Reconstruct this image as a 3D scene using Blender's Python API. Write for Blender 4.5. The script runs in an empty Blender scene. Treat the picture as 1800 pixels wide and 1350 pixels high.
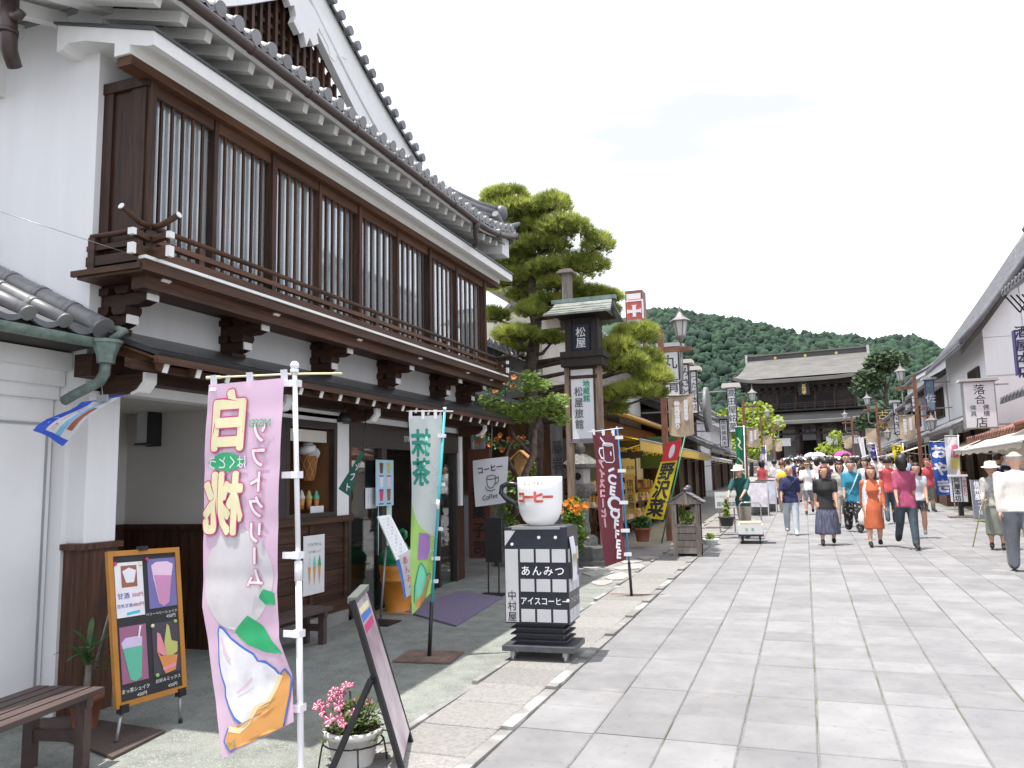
import bpy, bmesh, math, random
import numpy as np
from mathutils import Vector, Matrix
random.seed(7)
SC=bpy.context.scene
COL=SC.collection
# ---------------------------------------------------------------- camera
RM=Matrix(((0.93857977,0.06159023,0.33952122),(0.34442107,-0.10725685,-0.93266827),(-0.02102728,0.99232183,-0.12188208)))
EYE=Vector((0,0,1.6)); FP=1400.0; SLOPE=0.022
cam=bpy.data.cameras.new('camera'); camo=bpy.data.objects.new('camera',cam); COL.objects.link(camo)
camo.matrix_world=Matrix.Translation(EYE)@RM.to_4x4()
cam.sensor_width=36; cam.lens=28.0; cam.clip_start=0.05; cam.clip_end=6000
SC.camera=camo
# ---------------------------------------------------------------- sky, sun, exposure
SUNV=Vector((-0.20,-0.13,1.0)).normalized()      # towards the sun
W=bpy.data.worlds.new('World'); SC.world=W; W.use_nodes=True
nt=W.node_tree; nt.nodes.clear()
def N(t,**k):
    n=nt.nodes.new(t)
    for a,b in k.items(): setattr(n,a,b)
    return n
out=N('ShaderNodeOutputWorld'); sky=N('ShaderNodeTexSky'); sky.sky_type='NISHITA'; sky.sun_disc=False
sky.sun_elevation=math.asin(SUNV.z); sky.sun_rotation=math.atan2(SUNV.x,SUNV.y); sky.air_density=1.0; sky.dust_density=2.0
b1=N('ShaderNodeBackground'); b1.inputs[1].default_value=0.12; nt.links.new(sky.outputs[0],b1.inputs[0])
tc=N('ShaderNodeTexCoord'); mp=N('ShaderNodeMapping'); mp.inputs['Scale'].default_value=(1.1,1.1,4.2)
nt.links.new(tc.outputs['Generated'],mp.inputs[0])
nz=N('ShaderNodeTexNoise'); nz.inputs['Scale'].default_value=2.1; nz.inputs['Detail'].default_value=5; nz.inputs['Roughness'].default_value=.45
nt.links.new(mp.outputs[0],nz.inputs[0])
cr=N('ShaderNodeValToRGB'); cr.color_ramp.elements[0].position=.34; cr.color_ramp.elements[0].color=(.49,.495,.545,1)
cr.color_ramp.elements[1].position=.54; cr.color_ramp.elements[1].color=(.90,.93,1.0,1)
nt.links.new(nz.outputs[0],cr.inputs[0])
b2=N('ShaderNodeBackground'); b2.inputs[1].default_value=1.38; nt.links.new(cr.outputs[0],b2.inputs[0])
mx=N('ShaderNodeMixShader'); mx.inputs[0].default_value=.80
nt.links.new(b1.outputs[0],mx.inputs[1]); nt.links.new(b2.outputs[0],mx.inputs[2]); nt.links.new(mx.outputs[0],out.inputs[0])
sun=bpy.data.lights.new('sun','SUN'); sun.energy=4.4; sun.angle=math.radians(.55); sun.color=(1,.955,.90)
suno=bpy.data.objects.new('sun',sun); COL.objects.link(suno); suno.location=(0,0,60)
suno.rotation_euler=SUNV.to_track_quat('Z','Y').to_euler()
SC.view_settings.view_transform='Standard'; SC.view_settings.look='None'; SC.view_settings.gamma=1.0
SC.view_settings.use_curve_mapping=False; SC.view_settings.exposure=0.70
SC.render.engine='CYCLES'; SC.cycles.max_bounces=6; SC.cycles.transparent_max_bounces=12
# ---------------------------------------------------------------- picture-to-place helpers (used to lay things out at their own distance)
def ray(u,v): return RM@Vector((u-900,675-v,-FP))
def G(u,v,dz=0):
    d=ray(u,v); t=(EYE.z-dz)/(SLOPE*d.y-d.z); return EYE+d*t
def PX(u,v,x):
    d=ray(u,v); return EYE+d*(x/d.x)
def PY(u,v,y):
    d=ray(u,v); return EYE+d*(y/d.y)
def gz(y): return SLOPE*y if y>-40 else -.88
# ---------------------------------------------------------------- materials
MATS={}
def mat(name,col,rough=.6,var=.12,scale=6.0,bump=0.0,bscale=None,metal=0.0,spec=.5,col2=None,stretch=None,trans=0.0,emit=0.0,coat=0.0,spots=None,detail=5):
    """procedural surface: base colour varied by noise, optional second colour, relief and translucency"""
    if name in MATS: return MATS[name]
    m=bpy.data.materials.new(name); m.use_nodes=True; t=m.node_tree; bs=t.nodes['Principled BSDF']
    bs.inputs['Roughness'].default_value=rough; bs.inputs['Metallic'].default_value=metal
    bs.inputs['Specular IOR Level'].default_value=spec
    if coat: bs.inputs['Coat Weight'].default_value=coat
    col=tuple(col)+(1,)
    L=t.links.new
    if var>0 or col2 or bump>0:
        tc=t.nodes.new('ShaderNodeTexCoord'); mp=t.nodes.new('ShaderNodeMapping'); L(tc.outputs['Object'],mp.inputs[0])
        if stretch: mp.inputs['Scale'].default_value=stretch
        nz=t.nodes.new('ShaderNodeTexNoise'); nz.inputs['Scale'].default_value=scale; nz.inputs['Detail'].default_value=detail; nz.inputs['Roughness'].default_value=.62
        L(mp.outputs[0],nz.inputs[0])
        rp=t.nodes.new('ShaderNodeValToRGB'); e=rp.color_ramp.elements
        e[0].position=.33; e[1].position=.68
        c2=tuple(col2)+(1,) if col2 else tuple(min(1,c*(1+var)) for c in col[:3])+(1,)
        e[0].color=tuple(c*(1-var) for c in col[:3])+(1,) ; e[1].color=c2
        L(nz.outputs[0],rp.inputs[0]); src=rp.outputs[0]
        if spots:
            vz=t.nodes.new('ShaderNodeTexNoise'); vz.inputs['Scale'].default_value=spots[1]; vz.inputs['Detail'].default_value=2
            L(tc.outputs['Object'],vz.inputs[0])
            r2=t.nodes.new('ShaderNodeValToRGB'); r2.color_ramp.elements[0].position=spots[2]; r2.color_ramp.elements[1].position=spots[2]+.12
            mxn=t.nodes.new('ShaderNodeMix'); mxn.data_type='RGBA'
            L(vz.outputs[0],r2.inputs[0]); L(r2.outputs[0],mxn.inputs['Factor']); L(src,mxn.inputs['A']); mxn.inputs['B'].default_value=tuple(spots[0])+(1,)
            src=mxn.outputs['Result']
        L(src,bs.inputs['Base Color'])
        if bump>0:
            bz=t.nodes.new('ShaderNodeTexNoise'); bz.inputs['Scale'].default_value=bscale or scale*6; bz.inputs['Detail'].default_value=4
            L(mp.outputs[0],bz.inputs[0])
            bn=t.nodes.new('ShaderNodeBump'); bn.inputs['Strength'].default_value=min(1,bump*3); bn.inputs['Distance'].default_value=bump*.05
            L(bz.outputs[0],bn.inputs['Height']); L(bn.outputs[0],bs.inputs['Normal'])
    else: bs.inputs['Base Color'].default_value=col
    if trans>0:
        tr=t.nodes.new('ShaderNodeBsdfTranslucent'); ms=t.nodes.new('ShaderNodeMixShader'); ms.inputs[0].default_value=trans
        o=t.nodes['Material Output']
        if bs.inputs['Base Color'].is_linked: L(bs.inputs['Base Color'].links[0].from_socket,tr.inputs[0])
        else: tr.inputs[0].default_value=col
        L(bs.outputs[0],ms.inputs[1]); L(tr.outputs[0],ms.inputs[2]); L(ms.outputs[0],o.inputs[0])
    if emit: bs.inputs['Emission Color'].default_value=col; bs.inputs['Emission Strength'].default_value=emit
    MATS[name]=m; return m
def glassmat(name,tint=(.8,.85,.85),rough=.02,base=.07):
    if name in MATS: return MATS[name]
    m=bpy.data.materials.new(name); m.use_nodes=True; t=m.node_tree; bs=t.nodes['Principled BSDF']
    gl=t.nodes.new('ShaderNodeBsdfGlossy'); gl.inputs['Roughness'].default_value=rough
    tp=t.nodes.new('ShaderNodeBsdfTransparent'); tp.inputs[0].default_value=tuple(tint)+(1,)
    lw=t.nodes.new('ShaderNodeLayerWeight'); lw.inputs[0].default_value=.5
    mr=t.nodes.new('ShaderNodeMapRange'); mr.inputs['To Min'].default_value=base; mr.inputs['To Max'].default_value=1.0
    pw=t.nodes.new('ShaderNodeMath'); pw.operation='POWER'; pw.inputs[1].default_value=3.0
    ms=t.nodes.new('ShaderNodeMixShader')
    t.links.new(lw.outputs['Facing'],pw.inputs[0]); t.links.new(pw.outputs[0],mr.inputs[0])
    t.links.new(mr.outputs[0],ms.inputs[0]); t.links.new(tp.outputs[0],ms.inputs[1]); t.links.new(gl.outputs[0],ms.inputs[2])
    t.links.new(ms.outputs[0],t.nodes['Material Output'].inputs[0])
    MATS[name]=m; return m
FL=lambda n,c,r=.55: mat(n,c,r,var=.05,scale=9)       # flat printed or painted colour
# ---------------------------------------------------------------- mesh builder
class MB:
    def __init__(s): s.v=[]; s.f=[]; s.m=[]; s.sm=[]
    def add(s,vs,fs,mi=0,sm=False):
        n=len(s.v); s.v+= [tuple(p) for p in vs]
        for f in fs: s.f.append(tuple(i+n for i in f)); s.m.append(mi); s.sm.append(sm)
        return s
    def box(s,a,b,mi=0):
        x0,x1=sorted((a[0],b[0])); y0,y1=sorted((a[1],b[1])); z0,z1=sorted((a[2],b[2]))
        return s.add([(x0,y0,z0),(x1,y0,z0),(x1,y1,z0),(x0,y1,z0),(x0,y0,z1),(x1,y0,z1),(x1,y1,z1),(x0,y1,z1)],
          [(0,3,2,1),(4,5,6,7),(0,1,5,4),(1,2,6,5),(2,3,7,6),(3,0,4,7)],mi)
    def beam(s,p,q,w,h,mi=0,up=(0,0,1)):
        p=Vector(p);q=Vector(q);d=(q-p).normalized(); u=Vector(up); r=d.cross(u)
        if r.length<1e-4: r=d.cross(Vector((1,0,0)))
        r.normalize(); u=r.cross(d).normalized(); vs=[]
        for c in (p,q):
            for a,b in((-1,-1),(1,-1),(1,1),(-1,1)): vs.append(c+r*(a*w/2)+u*(b*h/2))
        return s.add(vs,[(0,1,2,3),(7,6,5,4),(0,4,5,1),(1,5,6,2),(2,6,7,3),(3,7,4,0)],mi)
    def cyl(s,p,q,r0,r1=None,n=10,mi=0,caps=True,sm=True):
        r1=r0 if r1 is None else r1
        return s.tube([p,q],[r0,r1],n,mi,caps,sm)
    def tube(s,pts,rs,n=8,mi=0,caps=True,sm=True,sq=1.0):
        pts=[Vector(p) for p in pts]; k=len(pts)
        if not hasattr(rs,'__len__'): rs=[rs]*k
        vs=[]; prev=None
        for i,p in enumerate(pts):
            d=(pts[min(i+1,k-1)]-pts[max(i-1,0)]).normalized()
            if prev is None:
                r=d.cross(Vector((0,0,1)))
                if r.length<1e-3: r=d.cross(Vector((0,1,0)))
            else: r=prev-d*prev.dot(d)
            r.normalize(); prev=r; u=r.cross(d)
            for j in range(n):
                a=2*math.pi*j/n; vs.append(p+(r*math.cos(a)+u*math.sin(a)*sq)*rs[i])
        fs=[]
        for i in range(k-1):
            for j in range(n):
                j2=(j+1)%n; fs.append((i*n+j,i*n+j2,(i+1)*n+j2,(i+1)*n+j))
        s.add(vs,fs,mi,sm)
        if caps:
            b=len(s.v)-len(vs)
            s.f.append(tuple(b+j for j in range(n))[::-1]); s.m.append(mi); s.sm.append(False)
            s.f.append(tuple(b+(k-1)*n+j for j in range(n))); s.m.append(mi); s.sm.append(False)
        return s
    def prism(s,poly,ax,a,b,mi=0,mi2=None):
        """poly: 2-D points; ax: axis of extrusion; 'x': poly=(y,z) 'y': poly=(x,z) 'z': poly=(x,y)"""
        F={'x':lambda p,t:(t,p[0],p[1]),'y':lambda p,t:(p[0],t,p[1]),'z':lambda p,t:(p[0],p[1],t)}[ax]
        n=len(poly); vs=[F(p,a) for p in poly]+[F(p,b) for p in poly]
        s.add(vs,[tuple(range(n))[::-1],tuple(range(n,2*n))],mi if mi2 is None else mi2)
        k=len(s.v)-2*n
        for i in range(n):
            j=(i+1)%n; s.f.append((k+i,k+j,k+n+j,k+n+i)); s.m.append(mi); s.sm.append(False)
        return s
    def lathe(s,prof,c=(0,0,0),n=16,mi=0,sm=True,sx=1,sy=1):
        vs=[]; k=len(prof)
        for r,z in prof:
            for j in range(n):
                a=2*math.pi*j/n; vs.append((c[0]+r*math.cos(a)*sx,c[1]+r*math.sin(a)*sy,c[2]+z))
        fs=[]
        for i in range(k-1):
            for j in range(n):
                j2=(j+1)%n; fs.append((i*n+j,i*n+j2,(i+1)*n+j2,(i+1)*n+j))
        return s.add(vs,fs,mi,sm)
    def ball(s,c,r,n=10,m=6,mi=0):
        if not hasattr(r,'__len__'): r=(r,r,r)
        vs=[(c[0],c[1],c[2]-r[2])]; 
        for i in range(1,m):
            t=math.pi*i/m-math.pi/2
            for j in range(n):
                a=2*math.pi*j/n; vs.append((c[0]+r[0]*math.cos(t)*math.cos(a),c[1]+r[1]*math.cos(t)*math.sin(a),c[2]+r[2]*math.sin(t)))
        vs.append((c[0],c[1],c[2]+r[2])); fs=[]
        for j in range(n): fs.append((0,1+(j+1)%n,1+j))
        for i in range(m-2):
            for j in range(n): a=1+i*n; fs.append((a+j,a+(j+1)%n,a+n+(j+1)%n,a+n+j))
        e=len(vs)-1; a=1+(m-2)*n
        for j in range(n): fs.append((a+j,a+(j+1)%n,e))
        return s.add(vs,fs,mi,True)
    def grid(s,fn,nu,nv,mi=0,sm=True):
        vs=[fn(i/nu,j/nv) for j in range(nv+1) for i in range(nu+1)]
        fs=[(j*(nu+1)+i,j*(nu+1)+i+1,(j+1)*(nu+1)+i+1,(j+1)*(nu+1)+i) for j in range(nv) for i in range(nu)]
        return s.add(vs,fs,mi,sm)
    def quad(s,a,b,c,d,mi=0): return s.add([a,b,c,d],[(0,1,2,3)],mi)
    def mesh(s,name,mats,off=(0,0,0)):
        me=bpy.data.meshes.new(name)
        me.from_pydata([(p[0]-off[0],p[1]-off[1],p[2]-off[2]) for p in s.v],[],s.f)
        if not isinstance(mats,(list,tuple)): mats=[mats]
        for m in mats: me.materials.append(m)
        me.polygons.foreach_set('material_index',s.m); me.polygons.foreach_set('use_smooth',s.sm); me.update()
        return me
    def build(s,name,mats,parent=None,local=False,bev=0,**props):
        """one mesh object; vertices are in world space unless local"""
        off=(0,0,0)
        if parent is not None and not local:
            r=parent
            while r.parent is not None: r=r.parent
            off=r.location
        elif parent is None and not local and s.v:
            a=np.array(s.v); off=((a[:,0].min()+a[:,0].max())/2,(a[:,1].min()+a[:,1].max())/2,a[:,2].min())
        o=bpy.data.objects.new(name,s.mesh(name,mats,off)); COL.objects.link(o)
        if parent is not None: o.parent=parent
        elif not local: o.location=off
        if bev:
            b=o.modifiers.new('edge','BEVEL'); b.width=bev; b.segments=2; b.limit_method='ANGLE'; b.angle_limit=.9
        for k,v in props.items(): o[k]=v
        return o
def bulkmesh(name,V,T,m,parent=None,off=(0,0,0),smooth=True):
    """indexed triangles straight from arrays"""
    me=bpy.data.meshes.new(name); me.vertices.add(len(V)); me.vertices.foreach_set('co',(V-np.array(off)).astype('f4').ravel()); n=len(T)
    me.loops.add(n*3); me.loops.foreach_set('vertex_index',T.astype('i4').ravel()); me.polygons.add(n); me.polygons.foreach_set('loop_start',np.arange(0,n*3,3,dtype='i4')); me.polygons.foreach_set('use_smooth',np.full(n,smooth))
    me.update(); me.validate(); me.materials.append(m); o=bpy.data.objects.new(name,me); COL.objects.link(o)
    if parent is not None: o.parent=parent
    return o
def trimesh(name,T,m,parent,off):
    """N triangles as one mesh, straight from an array (N,3,3) in world space"""
    n=len(T); me=bpy.data.meshes.new(name); co=(T.reshape(-1,3)-np.array(off)).astype('f4').ravel(); me.vertices.add(n*3); me.vertices.foreach_set('co',co)
    me.loops.add(n*3); me.loops.foreach_set('vertex_index',np.arange(n*3,dtype='i4')); me.polygons.add(n); me.polygons.foreach_set('loop_start',np.arange(0,n*3,3,dtype='i4'))
    me.update(); me.validate(); me.materials.append(m); o=bpy.data.objects.new(name,me); COL.objects.link(o); o.parent=parent; return o
def thing(name,label,cat,loc=(0,0,0),rz=0,group=None):
    o=bpy.data.objects.new(name,None); COL.objects.link(o); o.location=loc; o.rotation_euler=(0,0,rz); o.empty_display_size=.2
    o['label']=label; o['category']=cat
    if group: o['group']=group
    return o
def piece(me,name,parent,loc=(0,0,0),rot=None,scale=None,world=True):
    """an object that shares mesh data; loc in world space (root never rotated) or local"""
    o=bpy.data.objects.new(name,me); COL.objects.link(o); o.parent=parent
    l=Vector(loc)
    if world and parent is not None:
        r=parent
        while r.parent is not None: r=r.parent
        l=l-r.location
    o.location=l
    if rot: o.rotation_euler=rot
    if scale: o.scale=scale
    return o
# ---------------------------------------------------------------- lettering
_tc=bpy.data.curves.new('glyph','FONT'); _to=bpy.data.objects.new('glyph',_tc); GL={}
def glyph(ch,off=0.0):
    k=(ch,round(off,4))
    if k in GL: return GL[k]
    if ch in ' \u3000': GL[k]=([],[],.5 if ch==' ' else 1); return GL[k]
    _tc.body=ch; _tc.size=1; _tc.offset=off; _tc.resolution_u=3
    COL.objects.link(_to); bpy.context.view_layer.update()
    me=bpy.data.meshes.new_from_object(_to.evaluated_get(bpy.context.evaluated_depsgraph_get()))
    vs=[(v.co.x,v.co.y) for v in me.vertices]; fs=[tuple(p.vertices) for p in me.polygons]
    bpy.data.meshes.remove(me); COL.objects.unlink(_to)
    w=1.0 if ord(ch)>0x2000 else (max(p[0] for p in vs)+.06)
    GL[k]=(vs,fs,w); return GL[k]
def layout(txt,size,off=0.0,vertical=False,gap=1.0,sx=1.0,mirror=False):
    """2-D verts and faces of a line of lettering, centred on 0,0"""
    if off>0: return bold(layout(txt,size,0,vertical,gap,sx,mirror),off*size*.6,6)
    V=[];F=[]; n=len(txt)
    if vertical:
        for i,ch in enumerate(txt):
            vs,fs,w=glyph(ch,off); b=len(V); cy=-(i-(n-1)/2)*gap
            rot=ch in 'ー～'
            for x,y in vs:
                x-=w/2; y-=.38
                if rot: x,y=y,-x
                V.append((x*sx*size*(-1 if mirror else 1),(y+cy)*size))
            F+=[tuple(i2+b for i2 in f) for f in fs]
    else:
        tw=sum(glyph(c,off)[2]*gap for c in txt); x0=-tw/2
        for ch in txt:
            vs,fs,w=glyph(ch,off); b=len(V)
            for x,y in vs: V.append(((x+x0+(gap-1)*w/2)*sx*size*(-1 if mirror else 1),(y-.38)*size))
            F+=[tuple(i2+b for i2 in f) for f in fs]; x0+=w*gap
    return V,F
def bold(VF,r,n=12):
    """rounded heavy lettering: copies of the shape shifted round a circle, each a hair above the last"""
    V=[];F=[]
    for k in range(n+1):
        dx,dy=(0,0) if k==n else (r*math.cos(6.2832*k/n),r*math.sin(6.2832*k/n)); b=len(V)
        V+=[(p[0]+dx,p[1]+dy,k*.00003) for p in VF[0]]; F+=[tuple(i+b for i in f) for f in VF[1]]
    return V,F
def put(mb,VF,o,r,u,mi=0,eps=.004,mapf=None):
    """lay 2-D lettering on a plane (origin, right, up) or through a mapping function"""
    V,F=VF
    if mapf: mb.add([mapf(*p) for p in V],F,mi); return
    o=Vector(o);r=Vector(r).normalized();u=Vector(u).normalized();n=r.cross(u)
    mb.add([o+r*p[0]+u*p[1]+n*(eps+(p[2] if len(p)>2 else 0)) for p in V],F,mi)
def lettering(parent,txt,o,r,u,size,m,off=0.0,vertical=False,gap=1.0,sx=1.0,eps=.004,name='lettering',local=False):
    mb=MB(); put(mb,layout(txt,size,off,vertical,gap,sx),o,r,u,0,eps); return mb.build(name,m,parent,local=local)
# ---------------------------------------------------------------- shared materials
plaster=mat('white plaster',(.75,.75,.76),.75,.035,3.2,stretch=(1.6,1.6,.22),bump=.02,bscale=60,spots=((.66,.65,.64),1.3,.62))
plaster2=mat('cream plaster',(.66,.63,.57),.8,.06,2.0,bump=.02,bscale=50)
woodd=mat('dark stained wood',(.036,.017,.011),.55,.35,5,spec=.3,col2=(.075,.034,.02),stretch=(1,.25,4),bump=.02,bscale=40)
woodv=mat('dark stained upright wood',(.036,.017,.011),.55,.35,7,spec=.3,col2=(.082,.036,.02),stretch=(5,5,.35),bump=.02,bscale=30)
woodm=mat('mid brown wood',(.062,.029,.016),.55,.3,5,spec=.3,col2=(.11,.05,.027),stretch=(1,.25,4))
woodw=mat('weathered grey wood',(.20,.165,.14),.8,.25,6,col2=(.30,.26,.23),stretch=(4,4,.6),bump=.03)
whitep=mat('white paint',(.78,.78,.77),.6,.04,8)
tile=mat('grey roof tile',(.105,.108,.118),.36,.22,9,bump=.01,spec=.6)
tile2=mat('silver roof tile',(.19,.19,.195),.42,.25,5,bump=.01,spec=.6,spots=((.12,.12,.115),9,.60))
copper=mat('green aged copper',(.12,.16,.14),.55,.3,9,col2=(.20,.27,.24))
gutm=mat('brown gutter metal',(.060,.040,.036),.4,.15,6)
blackm=mat('black metal',(.016,.016,.018),.42,.1,8)
darkal=mat('bronze aluminium',(.030,.024,.021),.38,.15,5)
glassw=glassmat('window glass')
steel=mat('grey steel',(.36,.36,.37),.35,.08,9,metal=.6)
rubber=mat('black rubber',(.02,.02,.02),.8,.1,9)
white_pl=mat('white plastic',(.80,.80,.80),.4,.03,8)
soil=mat('potting soil',(.045,.03,.02),.95,.4,30,bump=.1)
terra=mat('terracotta',(.30,.105,.06),.75,.15,7)
def vary(m,lo,hi):
    """each piece a little lighter or darker than its neighbour"""
    t=m.node_tree; oi=t.nodes.new('ShaderNodeObjectInfo'); mr=t.nodes.new('ShaderNodeMapRange'); mr.inputs['To Min'].default_value=lo; mr.inputs['To Max'].default_value=hi; t.links.new(oi.outputs['Random'],mr.inputs[0])
    hs=t.nodes.new('ShaderNodeHueSaturation'); bs=t.nodes['Principled BSDF']; src=bs.inputs['Base Color'].links[0].from_socket; t.links.new(src,hs.inputs['Color']); t.links.new(mr.outputs[0],hs.inputs['Value']); t.links.new(hs.outputs[0],bs.inputs['Base Color'])
for _m,_a,_b in ((woodd,.7,1.35),(woodv,.65,1.45),(woodm,.75,1.3),(tile,.7,1.25),(tile2,.72,1.2),(woodw,.75,1.2),(whitep,.93,1.02)): vary(_m,_a,_b)
# ================================================================ SETTING
asph=mat('worn asphalt',(.16,.16,.155),.9,.2,3,bump=.05,bscale=80)
g=MB(); XS=[-1600,-300,-60,-20,-6.6,6.5,20,60,300,1600]; YS=[-120,-40,-4,20,60,110,150,400,1200,2600]
g.grid(lambda a,b:(XS[round(a*9)],YS[round(b*9)],SLOPE*YS[round(b*9)]-.03),9,9,sm=False); g.build('ground',asph,kind='structure')
def sheet(name,x0,x1,y0,y1,dz,m,**k):
    b=MB(); n=max(1,int((y1-y0)/3)); b.grid(lambda s,t:(x0+(x1-x0)*s,y0+(y1-y0)*t,SLOPE*(y0+(y1-y0)*t)+dz),6,n,sm=False); return b.build(name,m,kind='structure',**k)
joint=mat('mossy joint sand',(.17,.165,.15),.95,.25,14,col2=(.23,.225,.21),bump=.1,spots=((.085,.10,.03),2.2,.52))
street=sheet('street',-1.76,5.0,-1,130,.0,joint)
def stone_mat(name,c,c2,sp,r=.72,sc=3.0):
    m=mat(name,c,r,.10,sc,col2=c2,bump=.035,bscale=70,spots=sp); t=m.node_tree
    oi=t.nodes.new('ShaderNodeObjectInfo'); ge=t.nodes.new('ShaderNodeNewGeometry'); ad=t.nodes.new('ShaderNodeMath'); fr=t.nodes.new('ShaderNodeMath'); fr.operation='FRACT'
    t.links.new(oi.outputs['Random'],ad.inputs[0]); t.links.new(ge.outputs['Random Per Island'],ad.inputs[1]); t.links.new(ad.outputs[0],fr.inputs[0])
    mr=t.nodes.new('ShaderNodeMapRange'); mr.inputs['To Min'].default_value=.86; mr.inputs['To Max'].default_value=1.10; t.links.new(fr.outputs[0],mr.inputs[0])
    hs=t.nodes.new('ShaderNodeHueSaturation'); bs=t.nodes['Principled BSDF']; src=bs.inputs['Base Color'].links[0].from_socket
    t.links.new(src,hs.inputs['Color']); t.links.new(mr.outputs[0],hs.inputs['Value']); t.links.new(hs.outputs[0],bs.inputs['Base Color'])
    sn=t.nodes.new('ShaderNodeTexNoise'); sn.inputs['Scale'].default_value=17; sn.inputs['Detail'].default_value=6; sn.inputs['Roughness'].default_value=.75
    sr=t.nodes.new('ShaderNodeValToRGB'); sr.color_ramp.elements[0].position=.30; sr.color_ramp.elements[0].color=(.62,.60,.58,1); sr.color_ramp.elements[1].position=.42; sr.color_ramp.elements[1].color=(1,1,1,1)
    ml=t.nodes.new('ShaderNodeMix'); ml.data_type='RGBA'; ml.blend_type='MULTIPLY'; ml.inputs['Factor'].default_value=.8
    t.links.new(sn.outputs[0],sr.inputs[0]); t.links.new(hs.outputs[0],ml.inputs['A']); t.links.new(sr.outputs[0],ml.inputs['B']); t.links.new(ml.outputs['Result'],bs.inputs['Base Color'])
    # world-space pattern so that no two stones match
    gp=t.nodes.new('ShaderNodeNewGeometry')
    for n in t.nodes:
        if n.type=='TEX_NOISE': t.links.new(gp.outputs['Position'],n.inputs['Vector'])
    return m
slabm=stone_mat('paving stone',(.200,.196,.200),(.243,.239,.241),((.275,.265,.25),2.3,.66))
slabm2=stone_mat('granular paver',(.205,.198,.186),(.285,.274,.26),((.17,.16,.15),90,.6),.85,40)
def slab_mesh(c=.006):
    b=MB(); d=.03
    b.add([(-.5,-.5,-d),(.5,-.5,-d),(.5,.5,-d),(-.5,.5,-d),(-.5,-.5,-c),(.5,-.5,-c),(.5,.5,-c),(-.5,.5,-c),(-.482,-.485,0),(.482,-.485,0),(.482,.485,0),(-.482,.485,0)],
     [(0,1,5,4),(1,2,6,5),(2,3,7,6),(3,0,4,7),(4,5,9,8),(5,6,10,9),(6,7,11,10),(7,4,8,11),(8,9,10,11)]); return b
sm_=slab_mesh()
edges=[-1.745,-1.272]+[-1.272+.4145*k for k in range(1,13)]
rs=random.Random(3); cand=[]
rowb=[2.0]
while rowb[-1]<62: rowb.append(rowb[-1]+rs.choice((.34,.40,.43,.47,.52)))
for ci in range(len(edges)-1):
    ys=[y+rs.uniform(-.02,.02) if rs.random()<.72 else y+rs.uniform(-.13,.13) for y in rowb]
    for a,b in zip(ys[:-1],ys[1:]):
        if b-a<.12: continue
        x0=edges[ci]+rs.uniform(.002,.006); x1=edges[ci+1]-rs.uniform(.002,.006)
        cand.append(((x0+x1)/2,(a+b)/2,x1-x0,b-a-.012,rs.uniform(-.0015,.0015),rs.uniform(-.002,.002),rs.uniform(-.002,.002),ci))
def inview(x,y):
    q=RM.transposed()@(Vector((x,y,gz(y)))-EYE); return q.z<-.1 and abs(q.x/-q.z)*FP<950 and -q.y/-q.z*FP<740
cand.sort(key=lambda c:(not inview(c[0],c[1]),c[0]**2+c[1]**2))
PSL=math.atan(SLOPE)
me_s=sm_.mesh('paving_stone',slabm); me_w=sm_.mesh('paving_stone_wide',slabm2)
for k,(x,y,w,l,dz,rx,ry,ci) in enumerate(cand[:290]):
    piece(me_s,'paving_stone',street,(x,y,gz(y)+.010+dz),(PSL+rx,ry,0),(w,l,1),world=False)
    street.location=street.location
# children of street: street root sits at its own centre, so shift
for o in street.children: o.location=Vector(o.location)-street.location
b=MB()
for x,y,w,l,dz,rx,ry,ci in cand[290:]:
    z=gz(y)+.010+dz
    b.add([(x+p[0]*w,y+p[1]*l,z+p[2]+p[1]*l*(SLOPE+rx)-p[0]*w*ry) for p in sm_.v],sm_.f)
b.build('distant_paving_stones',slabm,street,kind='stuff')
# pavement on the shop side
aggr=mat('exposed aggregate',(.17,.185,.165),.9,.2,5,col2=(.23,.245,.22),bump=.12,bscale=160,spots=((.42,.41,.37),120,.57))
fc=sheet('forecourt',-6.6,-2.36,-1,10.75,.004,aggr)
conc=mat('cracked concrete',(.215,.207,.195),.9,.15,3,col2=(.275,.265,.25),bump=.06,bscale=60,spots=((.27,.25,.23),7,.6))
sheet('side_pavement',-6.6,-2.36,10.75,130,.0,conc)
pv=sheet('pavement',-2.36,-1.76,-1,130,.0,joint)
rp=random.Random(5); y=2.2
me_p=sm_.mesh('paver',slabm2)
while y<27:
    l=rp.uniform(.42,.56)
    piece(me_p,'paver',pv,(-2.095,y+l/2,gz(y+l/2)+.018),(PSL+rp.uniform(-.006,.006),0,rp.uniform(-.004,.004)),(.51,l-.012,1)); y+=l
kerbm=mat('pale kerb concrete',(.20,.195,.185),.85,.2,4,col2=(.27,.262,.25),bump=.08,bscale=40,spots=((.48,.47,.45),2.2,.55))
k=MB(); yy=2.0
while yy<110:
    l=.9 if yy<40 else 6
    k.box((-1.835,yy+.004,gz(yy)-.03),(-1.755,yy+l-.004,gz(yy+l/2)+.020)); yy+=l
k.build('kerb',kerbm,kind='structure')
k=MB(); yy=2.0
while yy<30: k.box((-2.40,yy,gz(yy)-.03),(-2.355,yy+1.19,gz(yy+.6)+.02)); yy+=1.2
k.build('kerb_edging',kerbm,kind='structure')
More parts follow.
